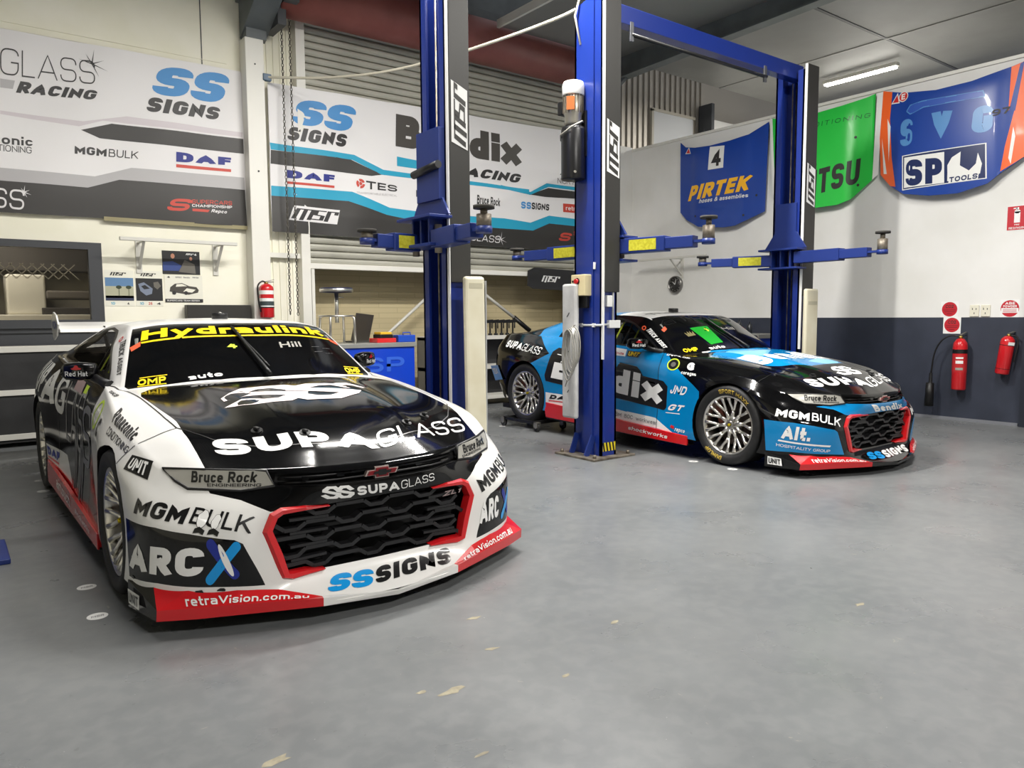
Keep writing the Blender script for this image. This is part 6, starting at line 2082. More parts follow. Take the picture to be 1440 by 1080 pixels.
def build_bonnets():
    T = TB
    G = dict(rough=.22, coat=.6)
    gp = lambda n, c: mat(n, c, .32, 0, .3)
    NAVY, WH, YEL = gp('bonnet_navy', (16, 62, 152), ), gp('bonnet_white', (232, 232, 228)), gp('bonnet_yellow', (250, 186, 30))
    def pir(s):
        s.poly(T['p4'], WH, 1)
        s.text(quad_in(T['p4'], .25, .12, .80, .88), '4', PR_INK, 2, .24, 1)
        s.text(T['pir'], 'PIRTEK', YEL, 2, .25, .85, .12)
        s.text(T['hos'], 'hoses & assemblies', WH, 2, .18, 1.0, .1)
        a = T['ptri']
        s.poly(a, WH, 1)
        c = Vector((sum(p[0] for p in a) / 3, sum(p[1] for p in a) / 3))
        s.poly([tuple(c.lerp(Vector(p), .72)) for p in a], D_RED, 2)
        for p in ((6.85, 3.05), (7.95, 2.86), (7.05, 2.78)):
            v, f = disc2d(p[0], p[1], .018); s.lay(v, f, PR_INK, 2)
    hung_bonnet(T['p_out'], .06, 'navy blue car bonnet with a yellow PIRTEK title, hung nearest the corner', NAVY, pir)
    GRN = gp('bonnet_green', (40, 196, 70))
    def fuj(s):
        s.poly(T['fw1'], WH, 1)
        s.poly(T['fw2'], WH, 1)
        s.text(T['fcond'], 'AIR CONDITIONING', gp('bonnet_dark_green', (20, 92, 50)), 2, .12, 1.2, .15, .4)
        s.text(T['fuj'], 'FUJITSU', PR_INK, 2, .22, .8)
        c = T['finf'][0]
        for dy in (-.03, .03):
            v, f = disc2d(c[0] + dy, c[1], .034, .05, 18, .6); s.lay(v, f, PR_INK, 2)
        for p in ((5.3, 2.98), (6.45, 3.1), (5.35, 3.6)):
            v, f = disc2d(p[0], p[1], .018); s.lay(v, f, PR_INK, 2)
    hung_bonnet([(max(a, 5.12), b) for a, b in T['f_out']], .06, 'bright green car bonnet with black FUJITSU lettering, hung between two blue ones', GRN, fuj)
    BLU, ORG = gp('bonnet_royal_blue', (20, 62, 148)), gp('bonnet_orange', (244, 102, 40))
    LB = gp('bonnet_ghost_blue', (84, 140, 196))
    def sp(s):
        s.poly(T['so1'], ORG, 1)
        s.poly(T['so2'], ORG, 1)
        s.poly(T['sb2'], BLU, 2)
        for k in ('sw1', 'sw1b', 'sw2'): s.poly(T[k], WH, 2)
        for k, ch in (('sS', 'S'), ('sV', 'V'), ('sG', 'G')): s.text(T[k], ch, LB, 1, .27, .62)
        s.poly(T['ridge_shine'], gp('ridge_highlight', (48, 84, 172)), 1)  # highlight of the raised ridge painted as lighter blue, paler outline below
        v, f = stroke([tuple(p) for p in T['ridge_shine']] + [tuple(T['ridge_shine'][0])], .012, .2, cap=False)
        s.lay(v, f, LB, 2)
        s.poly(T['spbox'], WH, 1)
        q = T['spbox']
        s.poly(quad_in(q, .015, .025, .985, .975), gp('bonnet_deep_navy', (14, 34, 84)), 2)
        s.poly(T['spw'], WH, 3)
        s.text(T['sptxt'], 'SP', gp('bonnet_deep_navy', (14, 34, 84)), 4, .26, .8)
        s.poly(T['wr'], WH, 3)
        s.poly(quad_in(T['tools'], -.03, -.15, 1.03, 1.1), WH, 3)
        s.text(T['tools'], 'TOOLS', gp('bonnet_deep_navy', (14, 34, 84)), 4, .24, 1.2)
        a = T['stri']
        s.poly(a, WH, 2)
        c = Vector((sum(p[0] for p in a) / 3, sum(p[1] for p in a) / 3))
        s.poly([tuple(c.lerp(Vector(p), .72)) for p in a], D_RED, 3)
        c = T['se'][0]
        v, f = disc2d(c[0], c[1], .062); s.lay(v, f, WH, 2)
        v, f = disc2d(c[0], c[1], .052); s.lay(v, f, D_RED, 3)
        s.text([(c[0] + .025, c[1] - .035), (c[0] - .025, c[1] - .035), (c[0] - .025, c[1] + .035), (c[0] + .025, c[1] + .035)], 'E', WH, 4, .22, 1)
        s.text([(3.72, 3.52), (3.55, 3.53), (3.55, 3.60), (3.72, 3.59)], '97', PR_INK, 4, .2, 1)
    hung_bonnet([(min(a, 5.03), b) for a, b in T['s_out']], .07, 'royal blue and orange car bonnet with an SP TOOLS panel, beside the green one', BLU, sp)

# ---------------------------------------------------------------- two-post hoists
HB = mat('hoist_blue', (22, 46, 128), .34, 0, .3)
HB2 = mat('hoist_blue_arm', (26, 48, 118), .42)
COVER = mat('cover_charcoal', (50, 49, 46), .5)
GALV = mat('zinc_plate', (164, 160, 148), .4, .8)
WORN = noise_col(mat('worn_steel', (120, 112, 100), .5, .6), (96, 88, 78), (150, 142, 128), 9)
PADW = noise_col(mat('cream_cover', (228, 222, 196), .55), (222, 214, 186), (234, 229, 206), 3)
LABY = noise_col(mat('yellow_label', (196, 190, 40), .5), (180, 172, 30), (206, 202, 60), 40)
def post(x, y, face, height=4.05, W=.19, D=.36):
    """channel column: face = +1 when it opens to +x, -1 to -x; (x, y) is the middle of its plan"""
    m = MB()
    x0, x1, y0, y1 = -W / 2, W / 2, -D / 2, D / 2
    t = .022
    bk = x0 if face > 0 else x1 - t
    m.bx((bk, y0, .02), (bk + t, y1, height), HB)
    m.bx((x0, y0, .02), (x1, y0 + t, height), HB)
    m.bx((x0, y1 - t, .02), (x1, y1, height), HB)
    lip = x1 - t if face > 0 else x0
    m.bx((lip, y0, .02), (lip + t, y0 + .085, height), HB)
    m.bx((lip, y1 - .085, .02), (lip + t, y1, height), HB)
    if face > 0:
        m.bx((x0 - .012, y0 + .10, .02), (x0, y1 - .12, height), HB)      # pressed rib down the back
    return m
def arm(root, a, b, padh, z):
    """telescoping arm from the pivot a to the pad b, both (x, y) relative to the post"""
    o = empty('lift_arm'); o.parent = root
    A, B = Vector((a[0], a[1], z)), Vector((b[0], b[1], z))
    d = (B - A).normalized()
    L = (B - A).length
    m = MB()
    m.bar(A, A + d * L * .55, .13, .13, HB2, bev=.006)
    m.bar(A + d * L * .5, A + d * (L * .86), .10, .098, HB2, bev=.005)
    m.bar(A + d * L * .84, B, .075, .022, HB2)
    m.cyl(B - Vector((0, 0, .03)), B + Vector((0, 0, .014)), .055, HB2, 20)
    m.build('boom', o)
    n = Vector((-d.y, d.x, 0))
    if n.y > 0: n = -n
    p = MB()
    c = A + d * L * .30 + n * .0665
    p.bar(c - d * L * .16, c + d * L * .16, .003, .095, LABY)
    p.build('rating_label', o)
    p = MB()
    p.cyl(A - Vector((0, 0, .10)), A + Vector((0, 0, .11)), .028, WORN, 14)
    p.build('pivot_pin', o)
    p = MB()
    if padh > .12:
        p.cyl(B, B + Vector((0, 0, padh * .62)), .050, WORN, 20)
        p.cyl(B + Vector((0, 0, padh * .62)), B + Vector((0, 0, padh - .02)), .024, WORN, 14)
    else:
        p.cyl(B, B + Vector((0, 0, padh - .02)), .044, WORN, 18)
    p.cyl(B + Vector((0, 0, padh - .022)), B + Vector((0, 0, padh)), .072, mat('pad_rubber', (52, 50, 46), .8), 24)
    p.build('lift_pad', o)
def carriage(root, face, z, D=.36):
    m = MB()
    x = .10 * face
    m.prism([(x + .015 * face, -.13, z + .62), (x + .015 * face, .13, z + .62), (x + .015 * face, .13, z + .30), (x + .015 * face, .27, z + .11), (x + .015 * face, -.27, z + .11), (x + .015 * face, -.13, z + .30)], (.02 * face, 0, 0), HB2, .003)
    for zz in (z - .115, z + .095):
        m.box((x + .09 * face, 0, zz), (.20, .50, .022), HB2, None, .004)
    for yy in (-.12, .0, .12):
        m.box((x + .06 * face, yy, z), (.12, .02, .20), HB2)
    return m.build('carriage', root)
def msr_label(root, y, x0, x1, z0, z1, face=1):
    s = Sheet(lambda a, b: Vector((a, y, b)), lambda a, b: Vector((0, -1, 0)), .3)
    # the mark reads up the cover
    q = [(x1 - .012, z0), (x1 - .012, z1), (x0 + .012, z1 + .02), (x0 + .012, z0 + .02)]
    team_mark(s, [(x1, z0 - .02), (x1, z1 - .06), (x0, z1), (x0, z0 + .03)], COVER, D_WHITE)
    o = s.build('team_label', root)
    return tag(o, 'white vertical team label')
def build_hoists():
    # overhead hoist around the blue car ---------------------------------------------------
    root = empty('two_post_hoist', (0, 0, 0), 0, 'royal blue overhead two-post car hoist standing around the cyan car', 'car hoist')
    mx, my = 4.80, 5.08
    o = post(mx, my, 1).build('post', root, loc=(mx, my, 0)); P1 = o
    o = post(7.90, 5.08, -1, 4.0, .22).build('post', root, loc=(7.90, 5.08, 0)); P2 = o
    for P, W in ((P1, .19), (P2, .22)):
        b = MB()
        b.bx((-.26, -.27, 0), (.26, .27, .02), WORN, .004)
        for dx, dy in ((-.21, -.22), (.21, -.22), (-.21, .22), (.21, .22)):
            b.cyl((dx, dy, .018), (dx, dy, .05), .016, WORN, 8)
        b.bar((-.20, -.10, .02), (-.11, -.10, .20), .012, .06, HB2)
        b.bar((-.18, .12, .02), (-.11, .12, .20), .012, .06, HB2)
        b.build('base_plate', P)
        c = MB()
        z0 = 1.50
        c.bx((-W / 2 + .004, -.215, z0), (W / 2, -.18, 4.05), COVER, .004)
        c.build('cable_cover', P)
        c = MB(); c.bx((-W / 2 - .002, -.212, 0.9), (-W / 2 + .006, -.182, 4.05), D_WHITE); c.build('edge_strip', P)
    k = MB()
    for dx in (-.03, .045):
        k.cyl((dx, .02, .1), (dx, .02, 3.9), .008, WORN, 6)
    k.build('lift_cable', P2)
    h = MB()
    h.bx((-.07, -.1815, .06), (.088, -.1805, .14), mat('hazard_yellow', (220, 200, 40), .5))
    for i in range(4):
        a = -.06 + i * .04
        h.prism([(a, -.1825, .06), (a + .018, -.1825, .06), (a + .003, -.1825, .14), (a - .015, -.1825, .14)], (0, .001, 0), M_BLACK)
    tag(h.build('hazard_strip', P1), 'yellow and black striped strip')
    msr_label(P1, -.2165, -.075, .078, 2.52, 3.0)
    msr_label(P2, -.2165, -.08, .085, 2.52, 2.98)
    carriage(P1, 1, 1.90); carriage(P2, -1, 1.93)
    arm(P1, (.16, -.17), (.34, -1.0), .20, 1.91)
    arm(P1, (.16, .15), (.02, 1.20), .09, 1.90)
    arm(P2, (-.16, -.17), (-.20, -1.16), .20, 1.93)
    arm(P2, (-.16, .15), (-.52, .86), .09, 1.91)
    b = MB()
    b.bx((4.72, 5.02, 3.92), (7.95, 5.14, 4.08), HB, .004)
    b.build('overhead_beam', root)
    b = MB()
    b.tube([(5.18, 5.02, 3.84), (7.25, 5.02, 3.84)], .018, M_BLACK, 8)
    for x in (5.18, 7.22):
        b.bx((x - .02, 5.01, 3.78), (x + .02, 5.03, 3.95), mat('bar_bracket', (110, 112, 116), .4, .6))
    b.build('safety_bar', root)
    # power pack on the back of the middle post
    pu = empty('power_unit'); pu.parent = P1; pu.location = (-.185, .10, .51); pu.scale = (1, 1, .88)
    m = MB(); m.lathe([(.0, 2.27), (.105, 2.27), (.108, 2.285), (.108, 2.76), (.100, 2.79), (.0, 2.79)], mat('tank_black', (24, 24, 25), .3), 28); m.cyl((-.06, -.088, 2.33), (-.062, -.098, 2.33), .013, GALV, 10); m.build('oil_tank', pu)
    m = MB()
    m.lathe([(.0, 2.80), (.07, 2.80), (.08, 2.83), (.078, 2.90), (.084, 2.92), (.084, 3.12), (.0, 3.12)], GALV, 24)
    for i in range(18):
        a = 2 * math.pi * i / 18
        m.box((.088 * math.cos(a), .088 * math.sin(a), 3.02), (.012, .006, .19), WORN, Matrix.Rotation(a, 3, 'Z'))
    m.box((-.075, -.05, 3.01), (.012, .07, .13), mat('copper_plate', (196, 110, 60), .4, .5), Matrix.Rotation(.7, 3, 'Z'))
    m.box((-.03, .10, 2.99), (.09, .06, .13), M_BLACK, None, .008)
    m.build('motor', pu)
    m = MB(); m.lathe([(.094, 3.10), (.098, 3.11), (.098, 3.20), (.086, 3.235), (.0, 3.24)], mat('fan_cowl', (214, 214, 208), .45), 28); m.build('fan_cowl', pu)
    m = MB(); m.tube([(.06, -.06, 2.84), (-.02, -.14, 2.82), (-.11, -.10, 2.76), (-.13, .02, 2.70), (-.04, .12, 2.68)], .009, mat('hose_grey', (140, 138, 128), .5), 8)
    m.tube([(.07, .02, 2.86), (.12, -.10, 2.90), (.10, -.16, 2.78), (.12, -.14, 2.66)], .008, GALV, 8)
    m.bx((.06, -.10, 2.5), (.10, .10, 2.95), M_BLACK)
    m.build('hydraulic_hose', pu)
    # switchgear
    m = MB(); m.bx((-.19, -.06, 1.47), (-.095, .12, 1.66), mat('control_cream', (222, 208, 164), .5), .006); m.bx((-.15, -.04, 1.36), (-.10, .08, 1.47), M_BLACK, .01); cb = m.build('control_box', P1)
    m = MB(); m.cyl((-.19, .035, 1.60), (-.215, .035, 1.60), .022, D_RED, 16); m.cyl((-.19, .035, 1.60), (-.196, .035, 1.60), .03, M_BLACK, 16); m.cyl((-.19, .09, 1.60), (-.2, .09, 1.60), .010, M_BLACK, 12); tag(m.build('push_button', cb), 'red push button')
    m = MB()
    m.bx((-.055, -.215, 1.37), (.01, -.18, 1.47), D_WHITE, .004)
    m.bx((-.03, -.225, 1.18), (.10, -.18, 1.25), D_WHITE, .004)
    m.tube([(.03, -.20, 1.25), (.03, -.20, 1.50)], .008, mat('conduit_grey', (196, 198, 198), .4), 8)
    m.tube([(-.03, -.20, 1.215), (-.105, -.195, 1.205), (-.112, .05, 1.205), (-.112, .17, 1.22)], .010, mat('conduit_grey', (196, 198, 198), .4), 8)
    for yy in (-.10, .06): m.box((-.112, yy, 1.205), (.02, .025, .035), D_WHITE)
    m.build('power_outlet', P1)
    m = MB(); m.box((-.102, -.06, 1.74), (.004, .10, .06), D_WHITE, Matrix.Rotation(.1, 3, 'X')); m.build('paper_tag', P1)
    o = empty('cable_coil', (mx - .275, my + .0, 1.10), 0, 'coiled grey cable hung from the conduit on the middle hoist post', 'cable')
    m = MB()
    for k in range(5):
        m.tube(spline([(-.01 * k, .075 * math.sin(t * math.pi / 6) + .012 * (k - 2), -.02 * k + (.17 + .015 * k) * math.cos(t * math.pi / 6) - .08) for t in range(13)], 2), .006, mat('cable_grey', (150, 148, 140), .5), 6)
    m.build('loops', o)
    m = MB(); m.tube([(.0, 0, .06), (.02, .02, .10), (.049, .03, .105)], .007, GALV, 8); m.build('hook', o)
    m = MB(); m.tube(spline([(0, .0, .10), (-.02, .06, -.05), (-.03, .09, -.25), (-.02, .05, -.36), (-.01, .09, -.45)], 5), .006, mat('cable_grey', (150, 148, 140), .5), 6); m.cyl((-.02, -.03, -.02), (-.02, -.03, .08), .014, D_WHITE, 10); m.build('plug_lead', o)
    # upright cream guards
    g = MB(); g.box((-.20, .115, .965), (.05, .19, 1.23), noise_col(mat('scuffed_white_cover', (206, 206, 204), .55), (190, 190, 188), (216, 216, 214), 6), None, .02)
    for zz, ln in ((1.30, .05), (1.12, .03), (.96, .04), (.78, .05), (.60, .03)):
        g.box((-.2265, .12, zz), (.002, ln, .008), M_SLATE, Matrix.Rotation(zz * 9, 3, 'X'))
    g.build('post_guard', P1)
    g = MB(); g.box((-.02, -.27, .86), (.24, .05, 1.44), PADW, None, .02); g.bx((-.11, -.297, 1.40), (.07, -.294, 1.44), mat('cover_seam', (196, 190, 166), .6)); g.build('post_guard', P2)
    # hydraulic line over the top, wires on top
    m = MB(); m.tube([(-.10, .1, 3.7), (-.13, .14, 3.95), (-.11, .10, 4.1), (0, .05, 4.12)], .01, mat('hose_pale', (210, 204, 186), .5), 8); m.build('hose', P1)
    # hoist over the white car ---------------------------------------------------------------
    root = empty('two_post_hoist', (0, 0, 0), 0, 'dark blue two-post car hoist whose post stands beside the black and white car', 'car hoist')
    o = post(3.19, 5.08, -1).build('post', root, loc=(3.19, 5.08, 0)); P3 = o
    b = MB(); b.bx((-.26, -.27, 0), (.26, .27, .02), WORN, .004); b.build('base_plate', P3)
    c = MB(); c.bx((-.085, -.215, 1.55), (.095, -.18, 4.05), COVER, .004); c.build('cable_cover', P3)
    c = MB(); c.bx((-.097, -.212, .2), (-.088, -.182, 4.05), D_WHITE); c.build('edge_strip', P3)
    k = MB()
    for dy in (-.02, .05):
        k.cyl((-.03, dy, .1), (-.03, dy, 3.95), .008, WORN, 6)
    k.cyl((-.02, .0, 2.66), (-.02, .0, 3.95), .016, GALV, 10)
    k.build('lift_cable', P3)
    msr_label(P3, -.2165, -.07, .075, 2.56, 3.04)
    carriage(P3, -1, 1.94)
    m = MB()
    m.bx((-.155, -.17, 2.17), (-.10, .16, 2.70), HB2, .004)
    m.build('carriage_plate', P3)
    m = MB(); m.tube([(-.17, -.19, 2.42), (-.17, .18, 2.39)], .030, M_BLACK, 10); m.build('rubber_bumper', P3)
    arm(P3, (-.16, -.16), (-.28, -.93), .15, 1.87)
    arm(P3, (-.18, .14), (-.62, .10), .08, 1.86)
    g = MB(); g.box((.055, -.32, .78), (.18, .05, 1.62), PADW, Matrix.Rotation(-.012, 3, 'Y'), .02); g.bx((.146, -.335, .0), (.156, -.30, 1.56), mat('guard_edge', (170, 172, 174), .5)); g.bx((-.01, -.347, 1.50), (.11, -.345, 1.54), mat('cover_seam', (196, 190, 166), .6)); g.build('post_guard', P3)
    # its partner stands outside the frame; the base plate reaches in
    o = post(-.06, 5.0, 1).build('post', root, loc=(-.06, 5.0, 0))
    b = MB(); b.bx((-.28, -.30, 0), (.285, .15, .03), HB2, .006); b.build('base_plate', o)

# ---------------------------------------------------------------- along the back wall
def build_back():
    W = mat('rack_white', (206, 204, 196), .5)
    RUB = noise_col(mat('black_board', (40, 40, 41), .6), (36, 36, 37), (46, 46, 47), 5)
    def shelves(x0, x1, label, solid):
        o = empty('storage_shelf', ((x0 + x1) / 2, 9.1, 0), 0, label, 'shelf', 'white edged shelves along the back wall')
        w = (x1 - x0) / 2
        b = MB(); b.bx((-w, .18, .05), (w, .20, 1.0), RUB)
        if solid: b.bx((-w, -.10, .05), (w, -.08, .96), RUB)
        b.build('back_board', o)
        for z in (.985, .555, .11):
            m = MB(); m.bx((-w, -.12, z - .028), (w, .18, z + .028), W, .003)
            if solid: m.cyl((.2 - w * .2, -.121, z), (.2 - w * .2, -.125, z), .008, M_SLATE, 8)
            m.build('shelf_board', o)
        n = max(2, int(2 * w / 1.2) + 1)
        for i in range(n):
            m = MB(); x = -w + .02 + (2 * w - .04) * i / (n - 1); m.bx((x - .02, -.06 if solid else -.11, 0), (x + .02, .18, 1.0), RUB if solid else mat('upright_grey', (120, 118, 112), .5)); m.build('upright', o)
        return o
    shelves(-2.6, 2.9, 'long black boarded shelf with white rails under the dark window', True)
    shelves(5.35, 7.6, 'open shelf with white edges against the block wall, behind the cyan car tail', False)
    # clamps on the shelf
    for i in range(5):
        o = MB()
        x = 6.46 + i * .105
        o.cyl((0, 0, 0), (0, 0, .03), .03, M_BLACK, 10); o.bar((0, 0, .02), (0, 0, .20), .018, .018, M_BLACK); o.bar((-.052, 0, .20), (.05, 0, .21), .03, .045, M_BLACK); o.cyl((.035, 0, .10), (.035, 0, .20), .010, M_BLACK, 8)
        tag(o.build('bar_clamp', loc=(x, 9.08, 1.013)), 'black T-headed clamp standing on the white shelf behind the cyan car', 'clamp', 'clamps lined up on the white shelf')
    # blue workbench
    o = empty('workbench', (4.15, 8.62, 0), 0, 'bright blue steel workbench with a pale metal top, left of the first hoist post', 'workbench')
    b = MB(); b.bx((-.60, -.30, .06), (.60, .30, .92), mat('bench_blue', (14, 62, 190), .35, 0, .3), .006); b.bx((-.58, -.28, 0), (.58, .28, .06), M_BLACK); b.build('cabinet', o)
    b = MB(); b.bx((-.62, -.32, .92), (.62, .32, .975), mat('bench_top', (176, 176, 170), .35, .6), .004); b.build('bench_top', o)
    s = Sheet(lambda a, c: Vector((a, -.304, c)), lambda a, c: Vector((0, -1, 0)), .4)
    s.text([(-.1, .62), (.45, .62), (.45, .80), (-.1, .80)], 'SP', mat('bench_blue_mark', (50, 96, 206), .4), 1, .2, 1.2)
    s.build('bench_mark', o)
    Z = .975
    # chrome stool standing on it
    o = empty('workshop_stool', (3.82, 8.55, Z), 0, 'chrome workshop stool with a blue rimmed round seat, standing on the blue workbench', 'stool')
    b = MB(); b.lathe([(.0, .668), (.185, .668), (.195, .655), (.19, .612), (.0, .600)], mat('seat_blue_black', (28, 34, 66), .45), 32); b.build('seat', o)
    b = MB(); b.lathe([(.192, .618), (.198, .624), (.198, .650), (.192, .656)], M_CHROME, 32); b.build('seat_rim', o)
    b = MB(); b.cyl((0, 0, .25), (0, 0, .62), .024, M_CHROME, 16); b.cyl((0, 0, .56), (.09, 0, .55), .007, M_CHROME, 8); b.build('column', o)
    b = MB(); b.tube([(.21 * math.cos(t * math.pi / 16), .21 * math.sin(t * math.pi / 16), .33) for t in range(32)], .011, M_CHROME, 8, True)
    b.tube([(-.21, 0, .33), (.21, 0, .33)], .009, M_CHROME, 8); b.tube([(0, -.21, .33), (0, .21, .33)], .009, M_CHROME, 8); b.build('foot_ring', o)
    for k in range(4):
        a = math.pi / 4 + k * math.pi / 2
        c, q = math.cos(a), math.sin(a)
        b = MB(); b.tube([(.19 * c, .19 * q, .335), (.215 * c, .215 * q, .30), (.225 * c, .225 * q, .0)], .015, M_CHROME, 10); b.build('leg', o)
    # things on the bench
    o = empty('laptop', (4.22, 8.74, Z), .2, 'dark open laptop lid standing on the blue workbench beside the stool', 'laptop')
    b = MB(); b.bx((-.15, -.02, 0), (.15, .14, .02), mat('laptop_grey', (60, 58, 54), .5), .004); b.build('keyboard_base', o)
    b = MB(); b.box((-.01, -.05, .185), (.28, .012, .35), mat('laptop_lid', (58, 54, 48), .5), Matrix.Rotation(.22, 3, 'X') @ Matrix.Rotation(.1, 3, 'Y'), .006); b.build('screen_lid', o)
    o = empty('parts_case', (4.37, 8.45, Z), .05, 'red parts case with a yellow top layer on the workbench, right of the laptop', 'case')
    b = MB(); b.bx((-.13, -.10, 0), (.14, .10, .055), D_RED, .008); b.build('case_body', o)
    b = MB(); b.bx((-.08, -.09, .055), (.10, .09, .10), M_BLACK, .006); b.build('tray', o)
    b = MB(); b.bx((-.07, -.08, .10), (.09, .08, .13), mat('case_yellow', (226, 180, 50), .5), .006); b.build('lid', o)
    o = empty('tool_case', (4.66, 8.42, Z), -.05, 'small blue plastic tool case at the right end of the workbench top', 'case')
    b = MB(); b.bx((-.12, -.08, 0), (.12, .08, .09), mat('case_blue', (24, 70, 176), .4), .010); b.build('case_body', o)
    b = MB(); b.tube([(-.05, -.07, .09), (-.05, -.07, .12), (.05, -.07, .12), (.05, -.07, .09)], .008, mat('case_blue', (24, 70, 176), .4), 8); b.build('handle', o)
    # poles leaning on the block wall
    b = MB(); b.tube([(4.62, 9.62, .70), (5.75, 9.62, 1.60)], .022, W, 10); tag(b.build('door_brace', ), 'white steel brace sloping up to the right behind the workbench', 'brace')
    o = empty('door_brace', (0, 0, 0), 0, 'white steel brace with a black foot, sloping down to the right toward the cyan car', 'brace')
    b = MB(); b.tube([(6.20, 9.62, 1.98), (7.24, 9.5, 1.26)], .024, W, 10); b.build('tube', o)
    b = MB(); b.tube([(7.22, 9.5, 1.275), (7.50, 9.45, 1.06)], .036, M_BLACK, 10); b.build('foot', o)
    # screen or board on the wall, extinguisher
    o = MB(); o.bx((2.30, 9.30, 1.20), (3.04, 9.42, 1.445), mat('black_cabinet', (40, 38, 34), .5), .006); tag(o.build('wall_cabinet'), 'low black cabinet against the cream wall, behind the white car roof', 'cabinet')
    extinguisher((3.19, 9.17, 1.29), .085, .47, 'red extinguisher with a white collar and a white label, on the white column', 'column')
    # wall bracket bars
    for kind, lab in (('back', 'white folding wall rack bar on the cream wall above the team posters'), ('right', 'white folding wall rack bar on the white wall above the clock')):
        o = empty('wall_rack', (0, 0, 0), 0, lab, 'wall rack')
        if kind == 'back':
            b = MB(); b.bx((1.60, 9.12, 2.135), (2.85, 9.17, 2.175), W, .005); b.build('bar', o)
            for x in (1.84, 2.68):
                b = MB(); b.bar((x, 9.15, 2.13), (x, 9.445, 1.84), .03, .012, W); b.bar((x, 9.16, 2.14), (x, 9.445, 2.14), .03, .012, W); b.bx((x - .03, 9.435, 1.80), (x + .03, 9.448, 2.20), W); b.build('bracket', o)
        else:
            b = MB(); b.bx((9.48, 7.58, 2.20), (9.52, 9.02, 2.235), W, .005); b.build('bar', o)
            for y in (8.30,):
                b = MB(); b.bar((9.50, y, 2.20), (9.79, y, 1.94), .03, .012, W); b.bx((9.785, y - .03, 1.90), (9.799, y + .03, 2.26), W); b.bar((9.50, y, 2.21), (9.79, y, 2.21), .03, .012, W); b.build('bracket', o)
    # posters and calendars
    def sheet(x0, z0, x1, z1, y=9.446):
        s = Sheet(lambda a, c: Vector((a, y, c)), lambda a, c: Vector((0, -1, 0)), .5)
        s.back(rect(x0, z0, x1, z1), D_WHITE, .002)
        s.poly(rect(x0, z0, x1, z1), mat('poster_paper', (232, 230, 216), .6), 0)
        return s
    s = sheet(1.48, 1.43, 1.775, 1.83)
    team_mark(s, [(1.53, 1.765), (1.69, 1.762), (1.705, 1.81), (1.54, 1.815)], PR_INK, None)
    s.poly(rect(1.485, 1.49, 1.77, 1.745), mat('sky_print', (92, 130, 170), .6), 1)
    s.poly(rect(1.485, 1.52, 1.77, 1.65), mat('pale_print', (176, 176, 150), .6), 2)
    s.poly(rect(1.485, 1.49, 1.77, 1.545), mat('crowd_print', (52, 58, 84), .6), 2)
    for x in (1.62, 1.72):
        v, f = disc2d(x, 1.64, .03, .02, 10); s.lay(v, f, mat('palm_print', (52, 62, 38), .6), 3)
        s.poly(rect(x - .003, 1.54, x + .003, 1.63), mat('palm_print', (52, 62, 38), .6), 3)
    s.text([(1.535, 1.445), (1.575, 1.445), (1.575, 1.475), (1.535, 1.475)], '10', PR_TEAL, 1, .2)
    s.text([(1.70, 1.445), (1.72, 1.445), (1.72, 1.475), (1.70, 1.475)], '4', PR_INK, 1, .2)
    tag(s.build('wall_calendar'), 'calendar with a pale blue crowd picture, beside the window frame', 'calendar', 'calendars on the cream wall')
    s = sheet(1.79, 1.43, 2.08, 1.83)
    team_mark(s, [(1.84, 1.765), (2.0, 1.762), (2.015, 1.81), (1.85, 1.815)], PR_INK, None)
    s.poly(rect(1.795, 1.49, 2.075, 1.745), mat('night_print', (24, 24, 26), .5), 1)
    s.poly([(1.82, 1.68), (1.88, 1.70), (1.97, 1.63), (1.96, 1.57), (1.90, 1.55), (1.84, 1.60)], mat('car_print', (120, 130, 150), .6), 2)
    s.poly([(1.85, 1.655), (1.89, 1.67), (1.94, 1.63), (1.88, 1.62)], mat('night_print', (24, 24, 26), .5), 3)
    s.poly([(1.98, 1.70), (2.03, 1.71), (2.06, 1.66), (2.02, 1.62), (1.985, 1.65)], mat('car_print_dull', (104, 100, 92), .6), 2)
    for x, t, m in ((1.85, '10', PR_TEAL), (1.94, '26', PR_RED), (2.03, '4', PR_INK)):
        s.text([(x - .02, 1.445), (x + .02, 1.445), (x + .02, 1.475), (x - .02, 1.475)], t, m, 1, .2)
    tag(s.build('wall_calendar'), 'calendar with a dark picture of two cars, next to the pale blue one', 'calendar', 'calendars on the cream wall')
    s = sheet(2.085, 1.80, 2.50, 2.07)
    s.poly(rect(2.085, 1.80, 2.50, 2.07), mat('night_print', (30, 30, 34), .5), 1)
    s.poly([(2.09, 1.84), (2.26, 1.84), (2.30, 1.90), (2.20, 1.95), (2.09, 1.94)], mat('blue_print', (44, 66, 130), .5), 2)
    s.poly([(2.26, 1.83), (2.45, 1.81), (2.44, 1.92), (2.33, 1.97)], mat('car_print_dull', (104, 100, 92), .6), 2)
    v, f = disc2d(2.20, 2.01, .022, .03, 12); s.lay(v, f, mat('face_print', (186, 130, 104), .6), 2)
    v, f = disc2d(2.40, 1.985, .016, .022, 12); s.lay(v, f, mat('face_print', (186, 130, 104), .6), 2)
    team_mark(s, [(2.34, 2.025), (2.43, 2.022), (2.44, 2.05), (2.35, 2.053)], D_WHITE, None)
    s.text([(2.44, 2.022), (2.465, 2.022), (2.465, 2.05), (2.44, 2.05)], '4', D_WHITE, 2, .2)
    tag(s.build('poster'), 'dark poster of a driver and a blue car, topmost of the four prints', 'poster')
    s = sheet(2.10, 1.475, 2.52, 1.79, 9.4445)
    s.poly(rect(2.10, 1.475, 2.52, 1.515), PR_INK, 1)
    s.text([(2.12, 1.487), (2.48, 1.487), (2.48, 1.504), (2.12, 1.504)], 'SUPERCARS TEAM SERIES', D_WHITE, 2, .18)
